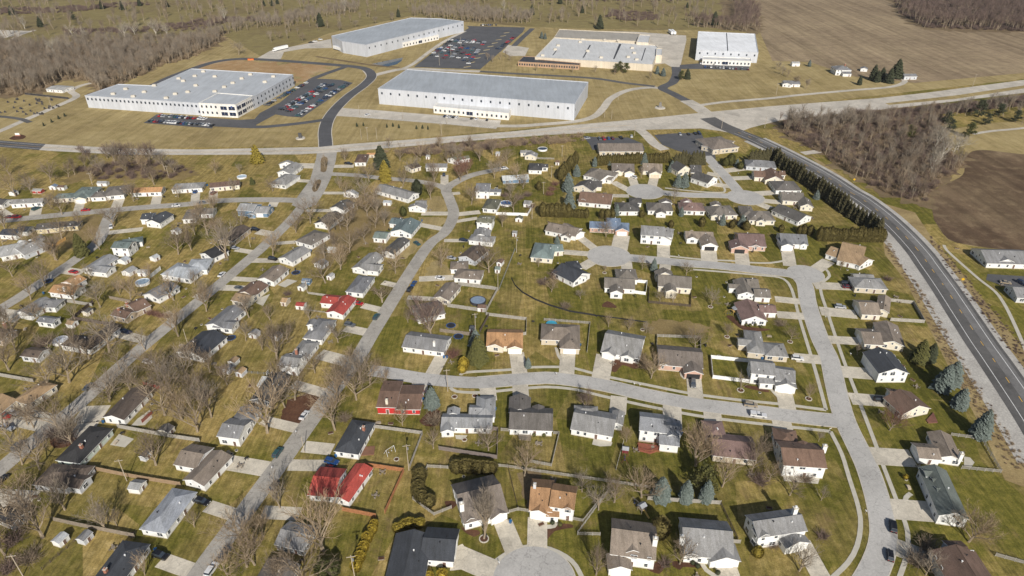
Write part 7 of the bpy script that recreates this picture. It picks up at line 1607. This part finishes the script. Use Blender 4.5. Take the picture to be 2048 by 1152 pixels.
WT = plain('pool_cover_dark', (0.03, 0.045, 0.07), 0.3); WL = plain('pool_ice_pale', (0.40, 0.50, 0.58), 0.25); WB = plain('pool_cover_blue', (0.03, 0.12, 0.30), 0.5); WC = plain('pool_cyan', (0.05, 0.30, 0.42), 0.4)
poolthing(286, 567, 3.2, 'white-walled round pool with pale blue cover by the orange play tent', VINYL, WL); poolthing(956, 604, 3.6, 'round pool with black rim and pale water behind the beige flat roof', plain('black_rim', (.04, .04, .05)), plain('pool_grey_blue', (.22, .28, .36), .2))
poolthing(484, 355, 3.0, 'pale round pool behind the faded pink-brown roof', VINYL, WL, .9); poolthing(1085, 300, 3.4, 'round pool with black cover near the highway', VINYL, WT); poolthing(1012, 409, 3.4, 'blue covered round pool behind the olive hip house', VINYL, WB)
poolthing(122, 684, 3.0, 'white round pool beside the dark hipped house', VINYL, plain('pool_white_cover', (.55, .58, .62))); poolthing(1103, 650, 2.4, 'light blue round pool behind the taupe hipped ranch', plain('blue_liner', (.05, .28, .42)), WC, .7)
b = MB(); n = 20
for i in range(6): a = i * math.pi / 3; b.tube((1.9*math.cos(a), 1.9*math.sin(a), 0), (1.9*math.cos(a), 1.9*math.sin(a), .85), .035, .035, 5)
TL = b.mesh('legs', [METAL]); b = MB(); b.add([(1.75*math.cos(2*math.pi*i/n), 1.75*math.sin(2*math.pi*i/n), .86) for i in range(n)], [tuple(range(n))]); TM = b.mesh('bouncing_mat', [plain('mat_black', (.02, .02, .025), .7)])
b = MB(); vs = [(r_*math.cos(2*math.pi*i/n), r_*math.sin(2*math.pi*i/n), .88) for r_ in (1.75, 2.05) for i in range(n)]; b.add(vs, [(i, n+i, n+(i+1) % n, (i+1) % n) for i in range(n)]); TR = b.mesh('rim_pad', [plain('pad_blue', (.02, .10, .30), .5)])
for x, y, l in ((462, 679, 'black round trampoline behind the weathered grey ranch'), (902, 654, 'blue trampoline beside the plum brown tree'), (917, 676, 'blue-rimmed trampoline on the bark patch'), (592, 548, 'dark trampoline behind the taupe patio'), (97, 565, 'dark trampoline behind the orange roofed white ranch')):
    t = thing('trampoline', l, 'trampoline', tuple(G(x, y))); obj('legs', TL, t); obj('bouncing_mat', TM, t); obj('rim_pad', TR, t)
def playset(x, y, rz, label, wood_m, slide):
    t = thing('playset', label, 'playset', tuple(G(x, y)), rz)
    b = MB()
    for i in (-.9, .9):
        for j in (-.9, .9): b.box(i-.06, j-.06, 0, i+.06, j+.06, 2.6)
    obj('tower_frame', b.mesh('tower_frame', [wood_m]), t)
    b = MB(); b.box(-.95, -.95, 1.3, .95, .95, 1.38); obj('deck', b.mesh('deck', [wood_m]), t)
    b = MB(); b.add([(-1.1, -1.1, 2.6), (1.1, -1.1, 2.6), (1.1, 1.1, 2.6), (-1.1, 1.1, 2.6), (0, -1.1, 3.3), (0, 1.1, 3.3)], [(0, 4, 5, 3), (1, 2, 5, 4), (0, 1, 4), (2, 3, 5)]); obj('canopy', b.mesh('canopy', [plain('canopy_grey', (.3, .31, .33))]), t)
    b = MB(); b.add([(.9, -.3, 1.35), (.9, .3, 1.35), (3.4, .3, .15), (3.4, -.3, .15), (.9, -.3, 1.28), (.9, .3, 1.28), (3.4, .3, .08), (3.4, -.3, .08)], [(3, 2, 1, 0), (4, 5, 6, 7), (0, 4, 7, 3), (1, 2, 6, 5)]); obj('slide', b.mesh('slide', [slide]), t)
    b = MB(); b.tube((-.9, 0, 2.3), (-4.2, 0, 2.3), .06, .06, 5); b.tube((-4.2, 0, 2.3), (-4.4, 1.1, 0), .05, .05, 5); b.tube((-4.2, 0, 2.3), (-4.4, -1.1, 0), .05, .05, 5); obj('swing_beam', b.mesh('swing_beam', [wood_m]), t)
    for i in (-2, -3.2):
        b = MB(); b.tube((i, -.25, 2.3), (i, -.25, .5), .012, .012, 3); b.tube((i, .25, 2.3), (i, .25, .5), .012, .012, 3); b.box(i-.12, -.25, .45, i+.12, .25, .5); obj('swing', b.mesh('swing', [plain('swing_blue', (.03, .1, .35))]), t)
playset(1283, 1022, -1.0, 'wooden playset with yellow slide near the blue spruces', WOOD, plain('slide_yellow', (.65, .42, .08), .4))
playset(1468, 627, .2, 'yellow wooden play tower beside the plum gabled house', YWOOD, plain('slide_yellow', (.65, .42, .08), .4))
playset(1250, 908, 1.4, 'red and blue swing set behind the brick-red deck', plain('frame_red', (.25, .05, .05), .5), plain('slide_blue', (.04, .1, .3), .4))
b = MB()
for i in (-1.6, 1.6):
    b.tube((i, 0, 2.1), (i - .3, 1.1, 0), .05, .05, 5); b.tube((i, 0, 2.1), (i - .3, -1.1, 0), .05, .05, 5)
b.tube((-1.6, 0, 2.1), (1.6, 0, 2.1), .05, .05, 5)
for i in (-.7, .5): b.tube((i, -.2, 2.1), (i, -.2, .5), .01, .01, 3); b.tube((i, .2, 2.1), (i, .2, .5), .01, .01, 3); b.box(i-.1, -.22, .45, i+.1, .22, .5)
t = obj('swing_frame', b.mesh('swing_frame', [TRIM]), None, tuple(G(781, 905)), (0, 0, .8)); tag(t, 'white A-frame swing in the yard of the charcoal ranch', 'swing set')
# rubbish bins
b = MB(); b.add([(-.27, -.3, .05), (.27, -.3, .05), (.27, .3, .05), (-.27, .3, .05), (-.33, -.36, 1.0), (.33, -.36, 1.0), (.33, .38, 1.0), (-.33, .38, 1.0)], [(3, 2, 1, 0), (4, 5, 6, 7), (0, 1, 5, 4), (1, 2, 6, 5), (2, 3, 7, 6), (3, 0, 4, 7)]); BINB = b.mesh('bin_body', [plain('bin_blue', (.02, .09, .22), .5)])
b = MB(); b.box(-.35, -.4, 1.0, .35, .42, 1.08); b.tube((-.3, .42, .98), (.3, .42, .98), .03, .03, 5); BINL = b.mesh('lid', [plain('bin_lid', (.02, .12, .30), .5)]); b = MB(); b.tube((-.33, .28, .12), (.33, .28, .12), .12, .12, 8); BINW = b.mesh('wheels', [TYRE])
for x, y in ((1021, 1046), (989, 824), (991, 820), (847, 801), (672, 914), (715, 916), (207, 846), (312, 1102), (1363, 868), (622, 503), (586, 526), (888, 716), (894, 716), (460, 918), (1524, 719), (912, 563), (1735, 638), (415, 372), (524, 836), (1160, 692), (88, 588), (844, 443), (14, 812), (540, 413)):
    t = obj('rubbish_bin', None, None, tuple(G(x, y) + Vector((0, 0, .02))), (0, 0, prnd.uniform(0, 6))); t['category'] = 'rubbish bin'
    obj('bin_body', BINB, t); obj('lid', BINL, t); obj('wheels', BINW, t); PENDING.append((t, 'blue rubbish bin', (x, y)))
# mailboxes, stone rings and small yard things
b = MB(); b.box(-.06, -.06, 0, .06, .06, 1.05); b.box(-.12, -.28, 1.05, .12, .28, 1.3, 1); MBX = b.mesh('mailbox', [WOOD, TRIM])
for x, y in ((1268, 772), (1279, 774), (1650, 638), (1730, 1027), (1476, 350), (998, 1130), (1112, 751), (593, 868), (1700, 712), (1436, 337), (1357, 515), (545, 940)):
    o = obj('mailbox', MBX, None, tuple(G(x, y) + Vector((0, 0, .1))), (0, 0, .3)); o['category'] = 'mailbox'; PENDING.append((o, 'mailbox', (x, y)))
b = MB(); n = 14
for i in range(n):
    a = 2*math.pi*i/n; c, s_ = math.cos(a), math.sin(a); p = Vector((c*1.0, s_*1.0, 0)); e = Vector((-s_, c, 0))*.2; o_ = Vector((c, s_, 0))*.12
    b.add([p-e-o_, p+e-o_, p+e+o_, p-e+o_] + [q + Vector((0, 0, .25)) for q in (p-e-o_, p+e-o_, p+e+o_, p-e+o_)], [(4, 5, 6, 7), (0, 1, 5, 4), (1, 2, 6, 5), (2, 3, 7, 6), (3, 0, 4, 7)])
b.add([(.9*math.cos(2*math.pi*i/n), .9*math.sin(2*math.pi*i/n), .12) for i in range(n)], [tuple(range(n))], 1)
RING = b.mesh('stone_ring', [CONC, MULCH])
for x, y, s_ in ((968, 1078, 1.3), (1481, 781, 1.2), (909, 794, 1.0), (950, 792, 1.0), (1617, 798, 1.1), (929, 880, .8), (1421, 614, 1.0), (1580, 684, 1.0), (1454, 674, 1.0), (1438, 714, 1.0), (793, 919, .8), (1209, 546, .9), (1285, 660, .8)):
    o = obj('stone_ring', RING, None, tuple(G(x, y)), None, (s_, s_, 1)); o['category'] = 'stone ring'; PENDING.append((o, 'stone ring bed', (x, y)))
# mulch beds and rock beds in front of houses
for pts in ([(935, 1068), (925, 1060), (921, 1050), (930, 1058), (955, 1060), (960, 1068), (948, 1074)], [(1225, 725), (1236, 718), (1268, 724), (1280, 734), (1268, 738), (1245, 730), (1232, 744), (1222, 742)], [(1095, 1056), (1110, 1048), (1140, 1048), (1146, 1055), (1110, 1062), (1096, 1078), (1088, 1072)],
            [(1345, 1122), (1372, 1125), (1392, 1128), (1405, 1135), (1388, 1135), (1366, 1134), (1360, 1140), (1346, 1133)], [(1293, 1135), (1318, 1122), (1328, 1135), (1318, 1148), (1300, 1142)], [(1452, 633), (1466, 632), (1482, 650), (1510, 655), (1540, 658), (1530, 662), (1495, 662), (1478, 655)], [(1489, 770), (1530, 776), (1538, 785), (1510, 780), (1490, 775)],
            [(1204, 610), (1215, 602), (1230, 610), (1232, 616), (1205, 614)], [(890, 1002), (915, 1004), (905, 1018), (893, 1014)], [(1560, 860), (1566, 880), (1574, 895), (1560, 890), (1552, 875)]):
    patch('garden_bed', pts, 0.02, MULCH, rnd=1)
# signs
def sign(x, y, label, w_, h_, m, zc=2.2, rot=0.0, diamond=False):
    t = thing('road_sign', label, 'road sign', tuple(G(x, y)), rot)
    b = MB(); b.tube((0, 0, 0), (0, 0, zc), .05, .05, 5); obj('post', b.mesh('post', [METAL]), t)
    b = MB(); b.box(-w_/2, -.03, -h_/2, w_/2, -.0, h_/2); o = obj('plate', b.mesh('plate', [m]), t, (0, -.06, zc), (0, RAD(45) if diamond else 0, 0))
YS = plain('sign_yellow', (.75, .45, .02), .4); GS = plain('sign_green', (.02, .20, .08), .4)
sign(1923, 567, 'yellow diamond warning sign beside the east highway near the path', 1.1, 1.1, YS, 2.4, -.6, True); sign(1707, 366, 'yellow diamond warning sign on the far side of the curving highway', 1.1, 1.1, YS, 2.4, -.6, True)
sign(1657, 868, 'white street name blades on the corner below the white pickup', 1.2, .25, VINYL, 2.6, .5)
p = G(601, 277); t = thing('entrance_sign', 'dark monument sign in a pale round planter near the dark road', 'sign', tuple(p)); b = MB(); b.tube((0, 0, 0), (0, 0, .5), 3.4, 3.3, 20); obj('planter', b.mesh('planter', [CONC]), t); b = MB(); b.box(-1.2, -.3, .5, 1.2, .3, 4.2); obj('sign_slab', b.mesh('sign_slab', [plain('slab_dark', (.06, .06, .065))]), t)
p = G(1320, 216); t = thing('entrance_sign', 'stone monument sign on a paved island by the factory junction', 'sign', tuple(p)); b = MB(); b.tube((0, 0, 0), (0, 0, .4), 4.4, 4.2, 14); obj('planter', b.mesh('planter', [CONC]), t); b = MB(); b.add([(-1.6, -.3, .4), (1.6, -.3, .4), (1.6, .3, .4), (-1.6, .3, .4), (-.8, -.25, 4.6), (.5, -.25, 5.2), (.5, .25, 5.2), (-.8, .25, 4.6)], [(4, 5, 6, 7), (0, 1, 5, 4), (1, 2, 6, 5), (2, 3, 7, 6), (3, 0, 4, 7)]); obj('sign_slab', b.mesh('sign_slab', [plain('slab_stone', (.17, .16, .15))]), t)
p = G(36, 272); t = thing('entrance_sign', 'small brick sign on a mulch bed at the cemetery entrance', 'sign', tuple(p)); b = MB(); b.box(-2, -.3, 0, 2, .3, .8); obj('planter', b.mesh('planter', [BRICK]), t); b = MB(); b.box(-1.6, -.15, .8, 1.6, .15, 2.2); obj('sign_slab', b.mesh('sign_slab', [TRIM]), t); patch('garden_bed', [(18, 277), (36, 269), (52, 272), (46, 278), (28, 280)], .03, MULCH, rnd=1)
# cemetery headstones and flower clumps
b = MB(); b.box(-.45, -.12, 0, .45, .12, .75); b.tube((0, -.12, .72), (0, .12, .72), .42, .42, 10); b.box(-.6, -.3, 0, .6, .3, .15); HST = b.mesh('headstone', [plain('granite_dark', (.07, .065, .065), .5)])
hr = random.Random(3)
for i in range(70):
    if i < 30: x, y = 52 + i * 2.9, 189 + i * .31
    else: x, y = hr.uniform(0, 118), hr.uniform(198, 232)
    if not (x > 95 and y > 218):
        o = obj('headstone', HST, None, tuple(G(x, y)), (0, 0, .2), (1.5, 1.5, 1.5)); tag(o, 'dark headstone in the cemetery left of the factory lane', 'headstone', 'cemetery headstones')
# islands of the big lot
for i, (x, y) in enumerate([(1690, 535), (1725, 500), (1770, 465), (1805, 430), (1845, 400), (1877, 372), (1910, 345), (1942, 318), (1977, 288), (2005, 262)]):
    c = g2(*px('T2', x, y)); m = MB(); poly = [(c[0] + 3.6 * math.cos(t_) * 1.0 + 1.0 * math.sin(t_), c[1] + 3.6 * math.cos(t_) * .8 - .9 * math.sin(t_)) for t_ in [2*math.pi*k/16 for k in range(16)]]
    m.prism(ccw(poly), 0.05, .22, 0, 1); o = obj('lot_island', m.mesh('lot_island', [CONC, MEADOW])); o['kind'] = S
# orange container and odds
b = MB(); b.box(-3, -1.2, 0, 3, 1.2, 1.6); b.box(-2.9, -1.1, 1.4, 2.9, 1.1, 1.62, 1)
for i in range(7): b.box(-2.8 + i * .9, -1.28, .1, -2.7 + i * .9, -1.2, 1.5)
t = obj('skip', b.mesh('skip', [plain('skip_orange', (.65, .16, .03), .6), DARK]), None, tuple(G(502, 120)), (0, 0, .1)); tag(t, 'orange skip container at the corner of the graded clay site', 'skip')
# deck and pergola pieces
def deck(label, pts, m, h=.5, rail=True):
    P = ccw([g2(*p) for p in pts]); c = Vector((*P[0], 0)); t = thing('deck', label, 'deck', tuple(c)); rel = [(x - c.x, y - c.y) for x, y in P]
    b = MB(); b.prism(rel, 0, h); obj('deck_floor', b.mesh('deck_floor', [m]), t)
    if rail:
        n = len(rel)
        for i in range(n):
            a, e = rel[i], rel[(i+1) % n]; b = MB(); b.tube((*a, h + .9), (*e, h + .9), .05, .05, 4)
            k = max(1, int(math.dist(a, e) / .4))
            for j in range(k + 1): q = (a[0] + (e[0]-a[0])*j/k, a[1] + (e[1]-a[1])*j/k); b.tube((*q, h), (*q, h + .9), .025, .025, 4, 0, False)
            obj('railing', b.mesh('railing', [m]), t)
deck('brick-red wooden deck behind the white two-storey house', [(1276, 888), (1318, 894), (1316, 903), (1300, 908), (1276, 902)], plain('deck_red', (.24, .075, .045), .8), .7)
deck('brown deck beside the charcoal ranch', [(722, 895), (750, 893), (748, 910), (722, 912)], plain('deck_brown', (.20, .10, .06), .8), .3, False)
deck('dark red deck beside the brown roofed cream house', [(1852, 842), (1866, 826), (1875, 846), (1856, 847)], plain('deck_dkred', (.16, .07, .05), .8), .4, False)
deck('small wooden deck with pergola behind the greybrown roofed house', [(1036, 866), (1060, 866), (1062, 882), (1038, 880)], WOOD, .4)
deck('cedar patio slab beside the brown ranch', [(275, 838), (300, 820), (305, 835), (290, 850), (262, 852)], WALK, .12, False)

# yard clutter behind and beside the houses
b = MB(); b.tube((0, 0, .68), (0, 0, .74), .6, .6, 12); b.tube((0, 0, 0), (0, 0, .7), .05, .05, 6); TBL = b.mesh('table_top', [WOOD])
b = MB(); b.box(-.25, -.25, .4, .25, .25, .46); b.box(-.25, .2, .46, .25, .26, .95)
for i in (-.22, .22):
    for j in (-.22, .22): b.box(i-.02, j-.02, 0, i+.02, j+.02, .4)
CHR = b.mesh('chair', [DARK])
b = MB(); wr_ = random.Random(8)
for i in range(22): yy = (i % 8) * .24; zz = .1 + .2 * (i // 8); b.tube((-.5, yy + .1 * (i // 8), zz), (.5 + wr_.uniform(-.1, .1), yy + .1 * (i // 8), zz), .11, .11, 6)
LOGS = b.mesh('woodpile', [POLEW])
b = MB(); b.box(-.9, -.5, 0, .9, .5, .35); b.box(-.8, -.4, .3, .8, .4, .38, 1); BED = b.mesh('raised_bed', [WOOD, MULCH])
b = MB(); b.box(-.5, -.28, .75, .5, .28, 1.05); b.box(-.3, -.25, 1.05, .3, .25, 1.2); b.box(-.42, -.22, 0, -.36, .22, .75); b.box(.36, -.22, 0, .42, .22, .75); b.box(.5, -.2, .8, .8, .2, .84); GRL = b.mesh('grill', [DARK])
b = MB(); n = 12; b.tube((0, 0, 0), (0, 0, .3), .5, .55, n); b.tube((0, 0, .28), (0, 0, .31), .42, .42, n, 1); FP = b.mesh('fire_pit', [CONC, DARK])
yr = random.Random(12)
for hi, hs in enumerate(HOUSES):
    if hs[0][1] < 380 or hs[0][1] > 1150 or not hs[3]: continue
    q_ = hs[3][0]
    for _ in range(yr.choice((1, 2, 2, 3))):
        for _t in range(8):
            i_ = yr.uniform(-4, q_.La + 4); j_ = yr.choice((yr.uniform(-5, -1.5), q_.Lb + yr.uniform(1.5, 6)))
            w_ = q_.O + q_.a * i_ + q_.b * j_; P_ = project(w_)
            if clear_of(P_[0], P_[1], .8): break
        else: continue
        k_ = yr.choice('tttwbbggff'); rz_ = yr.uniform(0, 6.28)
        if k_ == 't':
            o = obj('patio_table', None, None, tuple(w_), (0, 0, rz_)); o['category'] = 'patio table'; obj('table_top', TBL, o)
            for a_ in (0, 1.6, 3.2, 4.8): obj('chair', CHR, o, (.95 * math.cos(a_), .95 * math.sin(a_), 0), (0, 0, a_ - 1.57), None, {0: WOOD})
            PENDING.append((o, 'patio table with chairs', P_))
        else:
            nm, me, c_ = {'w': ('woodpile', LOGS, 'woodpile'), 'b': ('raised_bed', BED, 'garden bed'), 'g': ('grill', GRL, 'grill'), 'f': ('fire_pit', FP, 'fire pit')}[k_]
            o = obj(nm, me, None, tuple(w_), (0, 0, rz_)); o['category'] = c_; PENDING.append((o, nm.replace('_', ' '), P_))

# ---------------------------------------------------------------- labels that need the neighbours
lst = []
for o_, phrase, xy in PENDING:
    w_ = o_.location; ds = sorted(((w_.x - h_[1][0]) ** 2 + (w_.y - h_[1][1]) ** 2, i) for i, h_ in enumerate(HOUSES))[0]
    lst.append((ds[1], phrase, ds[0], o_))
from itertools import groupby
lst.sort(key=lambda t_: (t_[0], t_[1], t_[2]))
for (hi, phrase), grp in groupby(lst, key=lambda t_: (t_[0], t_[1])):
    grp = list(grp)
    for k, t_ in enumerate(grp):
        rank = 'nearest' if k == 0 else ORD[k] + ' nearest'
        t_[3]['label'] = ('%s %s to the %s' % (rank, phrase, HOUSES[hi][2])) if len(grp) > 1 else ('%s close to the %s' % (phrase, HOUSES[hi][2]))
        if len(t_[3]['label'].split()) > 16: t_[3]['label'] = t_[3]['label'].replace(' nearest ', ' ').replace(' close to the ', ' near ').replace(' to the ', ' by the ', 1).replace('round clipped shrub', 'clipped shrub').replace('patio table with chairs', 'patio table').replace('dense round dark', 'dense round')

# ---------------------------------------------------------------- the air: a thin even winter haze
hz = MB(); hz.box(-6100, -700, -1, 6100, 9100, CAM_H + 5)
hm = bpy.data.materials.new('haze_air'); hm.use_nodes = True; nt = hm.node_tree
for n_ in list(nt.nodes): nt.nodes.remove(n_)
pv = nt.nodes.new('ShaderNodeVolumePrincipled'); pv.inputs['Color'].default_value = (0.9, 0.94, 1.0, 1); pv.inputs['Density'].default_value = 0.00003
oo = nt.nodes.new('ShaderNodeOutputMaterial'); nt.links.new(pv.outputs[0], oo.inputs['Volume'])
ho = obj('haze', hz.mesh('haze', [hm])); ho['kind'] = 'stuff'; tag(ho, 'thin pale haze filling the air over the whole town', 'haze')
